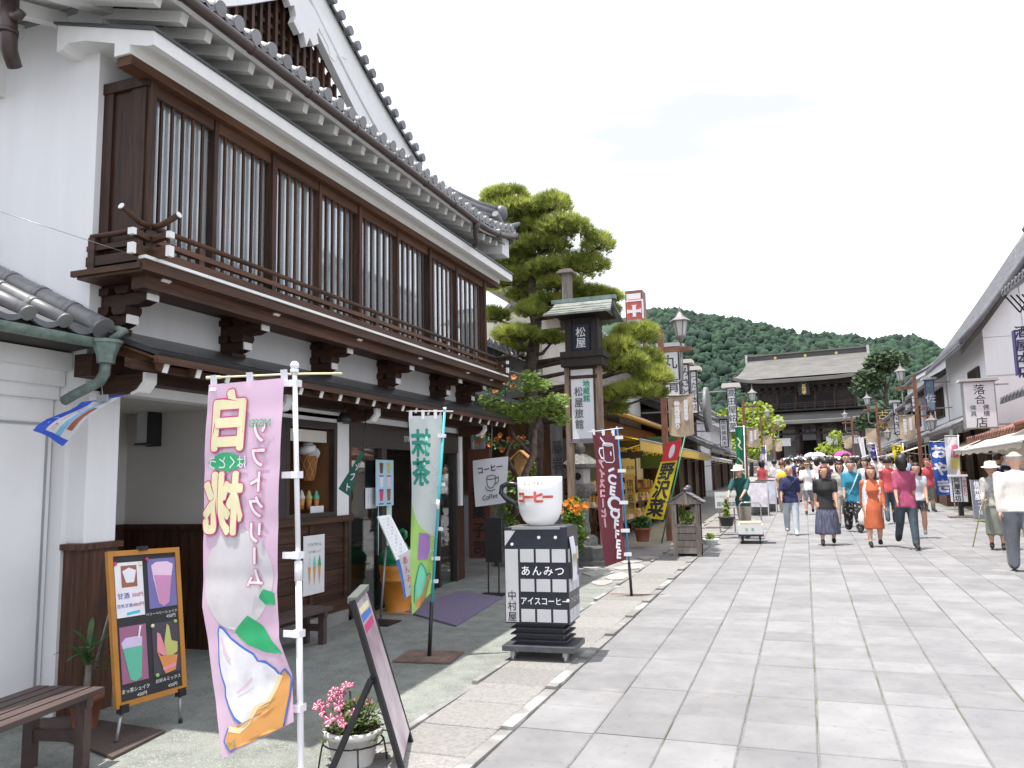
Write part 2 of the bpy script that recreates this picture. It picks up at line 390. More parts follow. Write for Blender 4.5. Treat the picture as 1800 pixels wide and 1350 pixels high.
# broken concrete patches beside the pavers
ck=MB(); rc=random.Random(8)
def shard(cx,cy,r,n=7,dz=.014):
    ps=[(cx+r*rc.uniform(.6,1.2)*math.cos(6.283*i/n)*.8,cy+r*rc.uniform(.6,1.2)*math.sin(6.283*i/n)*1.3) for i in range(n)]
    ck.add([(x,y,gz(y)+dz) for x,y in ps]+[(x,y,gz(y)-.01) for x,y in ps],[tuple(range(n))]+[(i,(i+1)%n+0,n+(i+1)%n,n+i) for i in range(n)])
for cx,cy,r in [(-2.62,10.6,.2),(-2.55,11.2,.28),(-2.9,11.6,.3),(-2.6,12.2,.3),(-3.2,12.3,.32),(-2.75,12.9,.25),(-3.6,11.4,.35),(-2.55,13.4,.2),(-3.1,13.3,.3)]: shard(cx,cy,r)
ck.build('broken_pavement',mat('broken pale concrete',(.33,.32,.305),.9,.12,5,bump=.06),kind='structure')
# wooded hills behind the town
forest=mat('hill foliage',(.010,.036,.024),.9,.35,.05,col2=(.022,.062,.032),detail=3)

_t=forest.node_tree; _g=_t.nodes.new('ShaderNodeNewGeometry'); _r=_t.nodes.new('ShaderNodeValToRGB'); _b=_t.nodes['Principled BSDF']; _x=_t.nodes.new('ShaderNodeMix'); _x.data_type='RGBA'; _x.blend_type='MULTIPLY'; _x.inputs['Factor'].default_value=1
_r.color_ramp.elements[0].color=(.55,.6,.7,1); _r.color_ramp.elements[1].color=(1.35,1.25,1.0,1); _t.links.new(_g.outputs['Random Per Island'],_r.inputs[0]); _t.links.new(_b.inputs['Base Color'].links[0].from_socket,_x.inputs['A']); _t.links.new(_r.outputs[0],_x.inputs['B']); _t.links.new(_x.outputs['Result'],_b.inputs['Base Color'])
fo=MB(); rh=random.Random(11); hillb=MB()
ICO=[]; 
CR=[]
def crown(cx,cy,cz,r,h): CR.append((cx,cy,cz,r,h))
def ridge(pts,yr,yb,rows,cols,tr):
    R=[PY(u,v,yr) for u,v in pts]; xs=[p.x for p in R]; zs=[p.z for p in R]
    def H(x,t):
        z=np.interp(x,xs,zs); base=SLOPE*150
        return base+(z-base-tr*.8)*math.sin(t*math.pi/2)**1.15+6*math.sin(x*.021+t*5)*t*(1-t)+4*math.sin(x*.06+t*11)*t*(1-t)
    def fn(a,t):
        x=xs[0]+(xs[-1]-xs[0])*a; y=yb+(yr-yb)*t; return (x*(.25+.75*y/yr) if False else x,y,H(x,t))
    hillb.grid(fn,cols,rows)
    hillb.grid(lambda a,t:(fn(a,1)[0],yr+(150*t),fn(a,1)[2]*(1-t)),cols,2)
    dx=xs[-1]-xs[0]; dy=yr-yb; st=tr*1.05
    for j in range(int(dy/st)):
        for i in range(int(dx/st)):
            a=(i+rh.uniform(-.6,.6))*st/dx; t=(j+rh.uniform(-.6,.6))*st/dy
            if not(0<=a<=1 and .12<=t<=1.0): continue
            x,y,z=fn(a,t); q=RM.transposed()@(Vector((x,y,z))-EYE); uu=900+FP*q.x/-q.z; vv=675-FP*q.y/-q.z
            if not(1130<uu<1720 and vv<760): continue
            r=tr*rh.choice((.35,.5,.6,.75,1.0))*rh.uniform(.8,1.2); crown(x,y,z-.2*tr,r,r*rh.uniform(1.0,1.9))
ridge([(700,640),(1000,580),(1150,566),(1215,563),(1260,569),(1300,577),(1350,586),(1400,602),(1440,603),(1480,604),(1530,616),(1580,640),(1660,700),(1760,760)],720,330,16,26,3.4)
ridge([(1380,680),(1450,640),(1500,622),(1530,606),(1560,602),(1590,606),(1610,614),(1626,632),(1660,660),(1760,700),(1900,720)],560,300,12,18,2.9)
hillb.build('hill',forest,kind='structure')
_c=np.array(CR); _n=7; _rg=np.random.default_rng(3); _rings=[(.40,.93),(.80,.72),(1,.40),(.80,.08)]
_tv=np.array([(0,0,1.0)]+[(q*math.cos(6.2832*(j+.5*(k%2))/_n),q*math.sin(6.2832*(j+.5*(k%2))/_n),z) for k,(q,z) in enumerate(_rings) for j in range(_n)])
_tf=[(0,1+j,1+(j+1)%_n) for j in range(_n)]
for k in range(3):
    for j in range(_n): a_=1+k*_n; _tf+=[(a_+j,a_+_n+j,a_+(j+1)%_n),(a_+(j+1)%_n,a_+_n+j,a_+_n+(j+1)%_n)]
_V=_tv[None]*(1+_rg.normal(0,.13,(len(_c),len(_tv),1)))*np.stack([_c[:,3],_c[:,3],_c[:,4]],1)[:,None,:]+_c[:,None,:3]
_T=(np.array(_tf)[None]+(np.arange(len(_c))*len(_tv))[:,None,None]).reshape(-1,3)
fo=bulkmesh('forest_on_hill',_V.reshape(-1,3),_T,forest)
for _k,_v in dict(label='dense green forest covering the hills behind the temple gate',category='forest',kind='stuff').items(): fo[_k]=_v
# ================================================================ COFFEE SHOP BUILDING
FX=-4.67
shop=thing('coffee_shop','two-storey white plaster coffee shop with dark wood balcony and latticed windows','building',(FX,4.15,.09))
B=lambda: MB()
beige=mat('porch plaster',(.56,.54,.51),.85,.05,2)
w=B()
w.box((-10,4.15,-.2),(FX-.16,4.30,5.15)); w.box((FX-.16,4.15,2.30),(FX,10.75,5.2)); w.box((-10,10.6,-.2),(FX-.161,10.75,5.2))
w.build('wall',plaster,shop)
w=B(); w.box((FX-.27,4.19,1.24),(FX,4.46,2.34)); w.build('pillar',plaster,shop,bev=.008)
w=B(); w.box((FX-.155,4.17,.09),(FX+.012,4.47,1.20)); w.box((FX-.155,4.135,1.20),(FX+.035,4.50,1.24)); w.build('pillar_base',woodv,shop)
# porch recess
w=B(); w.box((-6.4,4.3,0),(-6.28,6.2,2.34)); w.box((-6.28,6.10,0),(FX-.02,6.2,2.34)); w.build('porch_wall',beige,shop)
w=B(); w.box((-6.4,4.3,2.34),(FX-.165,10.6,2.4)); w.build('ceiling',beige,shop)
w=B()
w.box((-6.28,4.3,.05),(-6.25,6.1,1.22)); w.box((-6.25,6.07,.05),(FX-.02,6.10,1.22)); w.box((-6.3,4.3,1.22),(-6.22,6.1,1.27)); w.box((-6.25,6.04,1.22),(FX-.02,6.1,1.27))
for y in (4.9,5.6): w.box((-6.25,y,.05),(-6.22,y+.05,1.22))
w.build('porch_wainscot',woodv,shop)
p=PY(262,750,6.04)
lm=thing('wall_lantern','black wall lantern with frosted glass inside the shaded porch','lamp',(p.x,6.04,p.z-.16))
w=B(); w.box((p.x-.06,6.07,p.z-.19),(p.x+.10,6.0999,p.z+.21)); w.box((p.x-.07,5.93,p.z+.17),(p.x+.11,6.07,p.z+.20)); w.box((p.x-.07,5.93,p.z-.18),(p.x+.11,6.07,p.z-.165)); w.box((p.x+.085,5.93,p.z-.165),(p.x+.10,6.07,p.z+.17)); w.build('frame',blackm,lm)
w=B(); w.box((p.x-.055,5.945,p.z-.164),(p.x+.084,6.069,p.z+.169)); w.build('diffuser',mat('frosted glass',(.5,.52,.53),.35,.03),lm)
# kiosk window and its panelled base
w=B(); w.box((FX-.10,6.2,.05),(FX-.03,7.57,1.22))
for y in (6.2,6.86,7.50): w.box((FX-.03,y,.10),(FX,y+.07,1.24))
w.box((FX-.1,6.2,1.22),(FX+.05,7.60,1.285)); w.box((FX-.03,6.2,.30),(FX+.015,7.57,.42)); w.build('kiosk_base',woodm,shop)
w=B(); w.box((FX-.12,6.2,-.1),(FX+.01,7.57,.30)); w.build('plinth',conc,shop)
for y0,y1 in ((6.27,6.86),(6.93,7.50)):
    for k in range(5):
        q=B(); q.box((FX-.035,y0,.42+.16*k),(FX-.015-.004*(k%2),y1,.42+.16*k+.152)); q.build('board',woodd,shop)
w=B(); w.box((FX-.14,7.33,1.285),(FX,7.58,2.34)); w.box((FX-.14,6.2,2.26),(FX,7.34,2.34)); w.build('kiosk_post',plaster,shop)
w=B()
for a,b_ in (((FX-.05,6.44,1.285),(FX+.012,6.50,2.26)),((FX-.05,7.27,1.285),(FX+.012,7.33,2.26)),((FX-.05,6.50,2.19),(FX+.01,7.27,2.26)),((FX-.05,6.50,1.285),(FX+.01,7.27,1.33)),((FX-.05,6.2,1.285),(FX+.01,6.44,2.26))): w.box(a,b_)
w.build('kiosk_window_frame',darkal,shop)
w=B(); w.box((FX-.62,6.45,1.26),(FX-.05,7.32,1.30)); w.box((FX-.64,6.40,1.26),(FX-.60,7.36,2.3)); w.box((FX-.6,7.30,1.30),(FX-.05,7.36,2.26)); w.box((FX-.6,6.38,1.3),(FX-.05,6.44,2.26)); w.build('kiosk_interior',mat('kiosk wood',(.22,.105,.04),.6,.2,4,stretch=(1,1,.3)),shop)
w=B(); w.box((FX-.12,6.52,2.05),(FX-.07,7.25,2.17)); w.build('roller_blind',mat('cream blind',(.62,.60,.53),.7,.04),shop)
# entrance
w=B()
for y in (7.58,8.30,8.36,9.25,9.85,10.42): w.box((FX-.10,y,.12),(FX,y+.055,2.30))
w.box((FX-.12,7.58,2.02),(FX+.012,10.48,2.30)); w.box((FX-.1,7.58,.12),(FX,10.48,.22)); w.build('door_frame',darkal,shop)
for y0,y1 in ((7.635,8.30),(9.305,9.85),(9.905,10.42)):
    q=B(); q.box((FX-.06,y0,.22),(FX-.052,y1,2.02)); q.build('door_pane',glassw,shop)
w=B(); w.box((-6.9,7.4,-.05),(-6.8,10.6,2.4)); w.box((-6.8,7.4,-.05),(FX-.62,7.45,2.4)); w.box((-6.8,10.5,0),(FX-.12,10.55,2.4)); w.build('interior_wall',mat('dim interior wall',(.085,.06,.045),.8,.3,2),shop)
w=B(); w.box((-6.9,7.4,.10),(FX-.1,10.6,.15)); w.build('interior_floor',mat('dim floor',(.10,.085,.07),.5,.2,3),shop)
for y in (8.4,9.3):   # interior furniture seen through the glass
    q=B(); q.box((-5.9,y,.85),(-5.3,y+.6,.89)); q.box((-5.63,y+.27,.15),(-5.57,y+.33,.85)); q.box((-5.85,y+.05,.15),(-5.4,y+.5,.18)); q.build('table',woodm,shop)
lettering(shop,'甘味処',(FX+.014,8.95,2.16),(0,1,0),(0,0,1),.085,whitep,.01,gap=1.05)
lettering(shop,'喫茶',(FX+.014,9.33,2.155),(0,1,0),(0,0,1),.105,whitep,.012)
w=B(); w.box((FX-.02,10.49,1.28),(FX+.03,10.59,2.34)); w.build('end_post',whitep,shop)
w=B(); w.box((FX-.12,10.48,0),(FX-.03,10.76,2.3)); w.build('end_panel',woodv,shop)
# lower metal roof over the shop front
w=B(); seg=.30; y=4.12
w.prism([(FX,2.755),(FX,2.72),(-3.99,2.485),(-3.97,2.505)],'y',4.10,11.08); w.build('lower_roof',mat('dark metal roof',(.045,.045,.048),.38,.12,4,metal=.3),shop)
for k in range(5):
    q=B(); x=FX+.12+.13*k; z=2.755-(.25/.70)*(x-FX)
    q.prism([(x,z+.010),(x-.13,z+.057),(x-.13,z+.047),(x-.005,z)],'y',4.10,11.08); q.build('roof_slat',mat('roof slat metal',(.06,.06,.064),.33,.15,5,metal=.4),shop)
w=B(); w.prism([(-4.02,2.49),(-3.985,2.484),(-3.985,2.435),(-4.02,2.44)],'y',4.10,11.08); w.prism([(-4.17,2.47),(-4.11,2.445),(-4.11,2.39),(-4.17,2.41)],'y',4.0,11.0); w.build('eave_board',woodd,shop)
w=B(); w.prism([(FX,2.715),(-4.02,2.48),(-4.02,2.46),(FX,2.695)],'y',4.12,11.06); w.build('eave_soffit',woodm,shop)
raf=B(); raf.beam((FX,0,2.655),(-4.035,0,2.415),.04,.06); raf.beam((-4.0365,0,2.4145),(-4.028,0,2.4115),.042,.062,1)
me_r=raf.mesh('rafter',[woodm,whitep])
y=4.22
while y<11.0: piece(me_r,'rafter',shop,Vector((0,y,0)),world=True); y+=.31
# carved beam under the rafters, its white noses
w=B(); w.box((FX+.002,4.05,2.375),(FX+.16,10.95,2.53)); w.build('wall_plate',woodd,shop)
nose=B(); nose.prism([(-.02,.11),(.36,.11),(.36,.06),(.30,-.0),(-.02,-.03)],'y',-.05,.05)
nose.prism([(.3605,.115),(.385,.115),(.385,.045),(.33,-.02),(.26,-.035),(.255,-.02),(.31,.0),(.3605,.055)],'y',-.052,.052,1)
me_n=nose.mesh('beam_nose',[woodd,whitep])
for y in (4.3,5.9,7.45,9.0,10.5): piece(me_n,'beam_nose',shop,(FX+.05,y,2.29))
# bracket arms carrying the balcony
def bracket():
    b=B()
    def arm(L,z,h=.085,w=.10):
        b.prism([(0,z+h),(L,z+h),(L,z+.3*h),(L-.07,z),(0,z)],'y',-w/2,w/2)
        b.box((L,-w/2-.001,z+.28*h),(L+.012,w/2+.001,z+h+.001),1)
    def blk(x,z,h=.065):
        b.prism([(x-.045,z),(x+.045,z),(x+.065,z+.03),(x+.065,z+h),(x-.065,z+h),(x-.065,z+.03)],'y',-.075,.075)
    b.prism([(0,2.72),(.12,2.72),(.16,2.76),(.16,2.79),(0,2.79)],'y',-.085,.085)
    arm(.24,2.79); blk(.03,2.875); blk(.19,2.875); arm(.42,2.94); blk(.03,3.025,.05); blk(.21,3.025,.05); blk(.37,3.025,.05)
    b.prism([(0,3.16),(.50,3.16),(.50,3.075),(0,3.075)],'y',-.05,.05)
    b.prism([(.50,3.16),(.53,3.15),(.56,3.165),(.59,3.16),(.60,3.135),(.57,3.12),(.555,3.10),(.53,3.085),(.515,3.06),(.50,3.05)],'y',-.04,.04,1)
    return b
me_b=bracket().mesh('bracket',[woodd,whitep])
BRY=[4.30,5.55,6.90,8.25,9.65,10.50]
for y in BRY: piece(me_b,'bracket',shop,(FX,y,-.045))
# balcony
w=B(); w.box((FX,4.04,3.055),(-4.09,10.95,3.10)); w.box((-4.26,4.12,2.965),(-4.14,10.98,3.055)); w.build('balcony_deck',woodd,shop)
w=B(); w.box((-4.09,4.03,3.06),(-4.06,10.97,3.135)); w.box((FX-.04,4.02,3.075),(-4.0905,4.05,3.115)); w.build('balcony_fascia',woodm,shop)
y=4.02
while y<10.95:
    q=B(); q.box((-4.105,y+.001,3.136),(-4.045,min(y+.6,10.97)-.001,3.158)); q.build('fascia_cap',whitep,shop); y+=.6
def rail(z,h,w_,name,rnd=False):
    b=B(); x=-4.11
    if rnd: b.tube([(x,4.10,z),(x,10.6,z)],h/2,8)
    else: b.box((x-w_/2,4.10,z-h/2),(x+w_/2,10.86,z+h/2))
    b.build(name,woodm,shop)
    b=B()
    if rnd: b.tube([(FX+.02,4.13,z-.002),(x,4.13,z-.002)],h/2,8)
    else: b.box((FX+.0,4.13-w_/2,z-h/2+.002),(x-w_/2,4.13+w_/2,z+h/2+.002))
    b.build(name,woodd,shop)
rail(3.195,.07,.05,'bottom_rail'); rail(3.29,.038,.045,'middle_rail'); rail(3.385,.042,.042,'top_rail',True)
for y,sgn in ((4.13,-1),(10.66,1)):
    q=B()     # crossed rail ends beyond the corner post, tips painted white
    q.tube([(-4.11,y,3.385),(-4.11,y+sgn*.10,3.39),(-4.11,y+sgn*.26,3.45)],.021,8); q.tube([(-4.11,y+sgn*.2605,3.4502),(-4.11,y+sgn*.267,3.4528)],.0225,8,1)
    q.tube([(-4.11,y,3.385),(-4.02,y,3.39),(-3.88,y,3.44)],.021,8); q.tube([(-3.8795,y,3.4402),(-3.872,y,3.443)],.0225,8,1)
    for z,h in ((3.29,.04),(3.195,.07)):
        for (dx,dy) in ((0,sgn),(1,0)):
            a=Vector((-4.11,y,z)); e=a+Vector((dx,dy,0))*.15+Vector((0,0,.02 if h<.05 else 0)); f=e+Vector((dx,dy,0))*.03
            q.beam(a,e,.045,h); q.beam(e+Vector((dx,dy,0))*.0005,f,.048,h+.004,1)
    q.build('rail_end',[woodm,whitep],shop)
for y in [4.13]+[4.6+.86*k for k in range(8)]:
    q=B(); q.box((-4.130,y-.026,3.101),(-4.090,y+.026,3.36)); q.build('baluster',woodd,shop)
q=B(); q.box((-4.2,4.10,3.10),(-4.15,4.16,3.36)); q.build('baluster',woodd,shop)
for x in (-4.62,): 
    q=B(); q.box((x-.03,4.10,3.10),(x+.03,4.155,3.37)); q.build('baluster',woodd,shop)
# latticed bay
BX=-4.28
w=B(); w.box((FX,4.22,3.12),(BX-.05,4.27,4.56)); w.box((FX+.002,4.20,3.14),(FX+.09,4.221,4.5)); w.box((FX+.26,4.205,3.14),(BX,4.221,4.5)); w.box((FX,4.19,4.48),(BX+.02,4.22,4.56)); w.build('bay_side',woodv,shop)
w=B(); w.box((FX,10.62,3.1),(BX-.05,10.68,4.56)); w.build('bay_side',woodv,shop)
w=B(); w.box((BX-.06,4.0,4.53),(BX+.07,11.05,4.60)); w.build('bay_head',woodm,shop)
w=B(); w.box((BX-.07,4.22,3.10),(BX+.03,10.68,3.20)); w.build('bay_sill',woodd,shop)
MY=[4.25,4.93,5.66,6.40,7.12,7.98,8.80,9.64,10.62]
for i,y in enumerate(MY):
    wd=.06 if i%2==0 else .045
    q=B(); q.box((BX-.05,y-wd/2,3.20),(BX+(.03 if i%2==0 else .012),y+wd/2,4.53)); q.build('mullion',woodv,shop)
shade=mat('white window curtain',(.80,.80,.80),.8,.05,3)
slat=B(); slat.box((-.010,-.0105,0),(.010,.0105,1.0)); me_sl=slat.mesh('lattice_bar',woodv)
for i in range(8):
    y0,y1=MY[i]+.03,MY[i+1]-.03
    q=B(); q.box((BX-.045,y0,4.44),(BX+.006,y1,4.53)); q.build('sash_head',woodm,shop); q=B(); q.box((BX-.045,y0,3.20),(BX+.006,y1,3.27)); q.build('sash_sill',woodm,shop)
    q=B(); q.box((BX-.05,y0,3.27),(BX-.045,y1,4.44)); q.build('pane',glassmat('reflective window glass',(.9,.92,.93),.03,.12),shop)
    n=5
    for k in range(n):
        piece(me_sl,'lattice_bar',shop,(BX-.02,y0+(y1-y0)*(k+.9)/(n+.8),3.27),scale=(1,1,1.17))
    q=B(); q.box((BX-.075,y0-.02,3.22),(BX-.068,y1+.02,4.52)); q.build('curtain',shade,shop)
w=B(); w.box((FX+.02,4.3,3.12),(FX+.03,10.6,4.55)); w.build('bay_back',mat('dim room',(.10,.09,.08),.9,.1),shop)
# white eave over the bay
w=B(); PE=[(-4.9,4.96),(-4.0,4.715),(-4.0,4.615),(-4.05,4.615),(-4.21,4.66),(-4.21,4.60),(-4.35,4.60),(-4.35,4.70),(-4.62,4.78),(-4.8,4.80),(-4.85,4.76),(-4.9,4.76)]
w.prism(PE,'y',3.98,11.1); w.build('bay_eave',whitep,shop)
w=B(); w.prism([(-4.92,4.985),(-3.98,4.735),(-3.98,4.716),(-4.0,4.7165),(-4.92,4.967)],'y',3.96,11.12); w.build('eave_flashing',mat('dark flashing',(.05,.06,.065),.4,.3,5),shop)
# main roof: rafters, soffit, gutter, tiles
def lift(y): return .0 if y<9.2 else .26*((y-9.2)/1.6)**2
EX=-3.84
w=B(); w.grid(lambda a,b_:(FX-.3+(EX-FX+.3)*a,3.55+7.30*b_,5.28-.32*(a)+lift(3.55+7.3*b_)*a),4,30); w.build('roof_soffit',plaster,shop)
w=B(); w.grid(lambda a,b_:(EX+.0,3.55+7.30*b_,4.93+.09*a+lift(3.55+7.3*b_)),1,30); w.grid(lambda a,b_:(EX+.0-.05*a,3.55+7.30*b_,4.93+lift(3.55+7.3*b_)),1,30); w.build('eave_fascia',whitep,shop)
rf=B(); rf.beam((FX-.25,0,5.17),(EX-.10,0,4.905),.065,.08); me_rf=rf.mesh('white_rafter',whitep)
y=3.7
while y<10.8: piece(me_rf,'white_rafter',shop,(0,y,lift(y)*.7)); y+=.245
w=B(); gp=[(EX+.045,3.5+.25*k,4.945+lift(3.5+.25*k)) for k in range(30)]; w.tube(gp,.042,8)
for k in range(2,30,3): w.tube([gp[k]-Vector((0,.02,0)) if False else (gp[k][0],gp[k][1]-.02,gp[k][2]),(gp[k][0],gp[k][1]+.02,gp[k][2])],.047,8)
w.build('gutter',gutm,shop)
w=B(); w.tube([(EX+.045,9.22,4.94),(EX+.03,9.23,4.86),(EX-.01,9.30,4.80),(EX-.04,9.42,4.72),(EX-.10,9.45,4.70)],[.06,.04,.03,.03,.03],8); w.build('downpipe',gutm,shop)
# eave tiles: capped barrel + pan, one piece for each column
RX,RZ=-5.05,5.86      # top of the lower slope
def rz(a): return 5.06+(RZ-5.06)*(a**1.12)
def col_tile():
    b=B(); n=5; pts=[(EX+.02+(RX-EX-.02)*k/n,0,rz(k/n)) for k in range(n+1)]; L=len(pts); m=6
    vs=[]
    for p in pts:
        for j in range(m+1):
            a=math.pi*j/m; vs.append((p[0],math.cos(a)*.046,p[2]+.015+math.sin(a)*.052))
    b.add(vs,[(i*(m+1)+j,i*(m+1)+j+1,(i+1)*(m+1)+j+1,(i+1)*(m+1)+j) for i in range(L-1) for j in range(m)],0,True)
    b.cyl((EX+.045,0,rz(0)+.012),(EX+.012,0,rz(0)+.018),.058,n=12)      # round cap
    for k in range(1,10):                                                # overlaps of the barrels
        t=k/10; x=EX+.02+(RX-EX-.02)*t; b.tube([(x+.014,0,rz(t)-.004+.012),(x-.014,0,rz(t)+.010+.008)],.051,8,sm=False)
    return b
me_ct=col_tile().mesh('roof_tile_column',tile2)
def pan_tile():
    b=B(); n=6
    for k in range(8):
        t0,t1=k/8,(k+1.15)/8
        def fn(a,c): x=EX+.035+(RX-EX-.035)*(t0+(t1-t0)*c); return (x,-.055+.11*a,rz(t0+(t1-t0)*c)-.01-.022*math.sin(a*math.pi)+.012*(1-c))
        b.grid(fn,4,1)
        if k==0: b.add([fn(0,0),fn(.5,0),fn(1,0),(fn(1,0)[0],.055,fn(1,0)[2]-.03),(fn(.5,0)[0],0,fn(.5,0)[2]-.035),(fn(0,0)[0],-.055,fn(0,0)[2]-.03)],[(0,5,4,1),(1,4,3,2)])
    return b
me_pt=pan_tile().mesh('pan_tile_column',tile)
y=3.6
while y<10.72:
    piece(me_ct,'roof_tile_column',shop,(0,y,lift(y))); piece(me_pt,'pan_tile_column',shop,(0,y+.1,lift(y+.1))); y+=.2
w=B(); w.prism([(RX,RZ-.05),(-10.5,7.9),(-10.5,5.2),(FX-.3,5.25),(EX-.04,5.0),(EX-.04,5.03)],'y',4.0,10.5); w.build('roof_body',tile,shop)
w=B()   # hip ridge at the far corner
hp=[(-5.2,9.55,6.02),(-4.7,9.95,5.72),(-4.25,10.30,5.50),(-3.98,10.55,5.43)]
for r,dz in ((.10,-.05),(.085,.03),(.06,.11)): w.tube([(p[0],p[1],p[2]+dz) for p in hp],r,8)
w.ball((-3.96,10.56,5.50),(.10,.10,.13)); w.tube([(-3.98,10.55,5.34),(-3.84,10.70,5.33),(-3.76,10.80,5.40)],[.06,.05,.025],8); w.build('hip_ridge',tile,shop)
w=B(); w.grid(lambda a,b_:(EX-(.0+5*b_),10.74+.03*math.sin(a*50)*0,4.95+lift(10.74)+.4*b_*1.1-.12*a),1,6); w.build('far_eave_edge',tile2,shop)
w=B()
for k in range(12): x=-3.95-.2*k; w.tube([(x,10.80,5.24+.02*k),(x,10.3,5.42+.02*k)],.05,8)
w.build('far_eave_tiles',tile2,shop,kind='stuff')
w=B(); w.prism([(-3.9,4.86),(-5.2,4.95),(-5.2,5.25),(-3.9,5.12)],'y',10.42,10.70); w.build('corner_soffit',plaster,shop)
# street gable
GX=-5.05; gy=7.05
def arch(t,r):   # half arch outline: t 0 apex .. 1 foot ; r offset outward
    y=2.95*t; z=7.58-.34*t-1.02*t**1.25+.38*(t-.5)**2*0-.28*math.sin(t*math.pi)*.55
    return y,z+r
outer=[arch(t/16,0) for t in range(17)]; inner=[(y*.80-.02 if y>.3 else y*.8,z-.52-.10*t/16) for t,(y,z) in enumerate(outer)]
for sg in (1,-1):
    w=B(); n=17
    vs=[(GX+.05,gy+sg*y,z) for y,z in outer]+[(GX+.05,gy+sg*y,z) for y,z in inner]; vs+=[(x-.09,y,z) for x,y,z in vs]
    fs=[]
    for i in range(16): fs+=[(i,i+1,n+i+1,n+i),(n+i,n+i+1,3*n+i+1,3*n+i),(2*n+i,3*n+i,3*n+i+1,2*n+i+1),(i,2*n+i,2*n+i+1,i+1)]
    w.add(vs,fs)
    mid=[((o[0]*.35+i_[0]*.65),(o[1]*.35+i_[1]*.65)) for o,i_ in zip(outer,inner)]
    w.tube([(GX+.055,gy+sg*y,z) for y,z in mid],.018,6); w.build('bargeboard',whitep,shop)
    w=B(); w.add([(GX+.10,gy+sg*y,z+.02) for y,z in outer]+[(GX-.45,gy+sg*y,z+.02) for y,z in outer],[(i,i+1,n+i+1,n+i) for i in range(16)])
    w.add([(GX+.10,gy+sg*y,z-.03) for y,z in outer]+[(GX+.10,gy+sg*y,z+.02) for y,z in outer],[(i,i+1,n+i+1,n+i) for i in range(16)]); w.build('verge_bed',tile,shop)
    vt=B(); vt.cyl((GX+.14,0,0),(GX-.06,0,.0),.06,n=12); vt.cyl((GX-.06,0,0),(GX-.3,0,.0),.05,n=10); me_v=vt.mesh('verge_tile',tile)
    acc=0; prev=outer[0]
    for i in range(1,161):
        c=arch(i/160,0); acc+=math.hypot(c[0]-prev[0],c[1]-prev[1]); prev=c
        if acc>.205: acc=0; piece(me_v,'verge_tile',shop,(0,gy+sg*c[0],c[1]+.055))
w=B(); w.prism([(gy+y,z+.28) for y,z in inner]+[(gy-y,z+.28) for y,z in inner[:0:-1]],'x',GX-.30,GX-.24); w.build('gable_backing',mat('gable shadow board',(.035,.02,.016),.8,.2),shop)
bar=B(); bar.box((-.02,-.022,0),(.02,.022,1)); me_g=bar.mesh('gable_lattice_bar',woodv)
for k in range(-17,18):
    y=gy+.13*k; zt=np.interp(abs(.13*k),[p[0] for p in inner],[p[1] for p in inner])
    if zt>5.75: piece(me_g,'gable_lattice_bar',shop,(GX-.08,y,5.65),scale=(1,1,zt-5.6))
for k in range(11):
    z=5.78+.13*k; h=[y for y,zz in inner if zz>z]
    if h: piece(me_g,'gable_lattice_bar',shop,(GX-.115,gy+max(h),z),(math.pi/2,0,0),(1,1,2*max(h)))
w=B()  # carved pendant below the bargeboard
pg=[(0,-.52),(.16,-.50),(.30,-.56),(.36,-.68),(.30,-.75),(.24,-.70),(.20,-.80),(.24,-.90),(.13,-.98),(.06,-.92),(0,-1.06),(-.06,-.92),(-.13,-.98),(-.24,-.90),(-.20,-.80),(-.24,-.70),(-.30,-.75),(-.36,-.68),(-.30,-.56),(-.16,-.50)]
w.prism([(gy+.12+y,7.56+z+.02) for y,z in pg],'x',GX+.06,GX-.02); w.build('gable_pendant',whitep,shop)
for dy in (.62,-.62):
    w=B(); ph=[(-.22,.06),(-.05,.10),(.20,-.04),(.34,-.16),(.24,-.18),(.22,-.26),(.12,-.22),(.08,-.32),(-.02,-.30),(-.06,-.2),(-.16,-.14),(-.24,-.02)]
    w.prism([(gy+dy+(y if dy>0 else -y),6.96+z) for y,z in ph],'x',GX+.058,GX+.0); w.build('gable_ornament',whitep,shop)
# south side of the roof, seen from below
w=B(); w.prism([(3.55,5.0),(4.15,5.22),(4.15,5.27),(3.55,5.05)],'x',-10,EX-.02); w.build('south_soffit',plaster,shop)
for k in range(4):
    x=-4.62-.34*k-.1*k; q=B(); q.beam((x,4.16,5.13),(x,3.66,4.97),.09,.10); q.build('white_rafter',whitep,shop)
q=B(); q.prism([(4.16,4.62),(4.16,5.05),(3.55,5.0),(3.62,4.85),(3.85,4.66)],'x',-5.75,-5.62); q.build('white_bracket',whitep,shop)
p=PY(14,60,3.7)
q=B(); q.tube([(p.x,3.7,p.z+.3),(p.x,3.7,p.z+.05),(p.x-.01,3.72,p.z-.10),(p.x-.05,3.80,p.z-.18)],[.06,.06,.055,.05],10); q.tube([(p.x,3.7,p.z+.0),(p.x,3.7,p.z+.03)],.068,10); q.tube([(p.x,3.7,p.z+.15),(p.x+.10,3.69,p.z+.10),(p.x+.14,3.69,p.z+.13)],[.05,.035,.03],8); q.build('downpipe',gutm,shop)
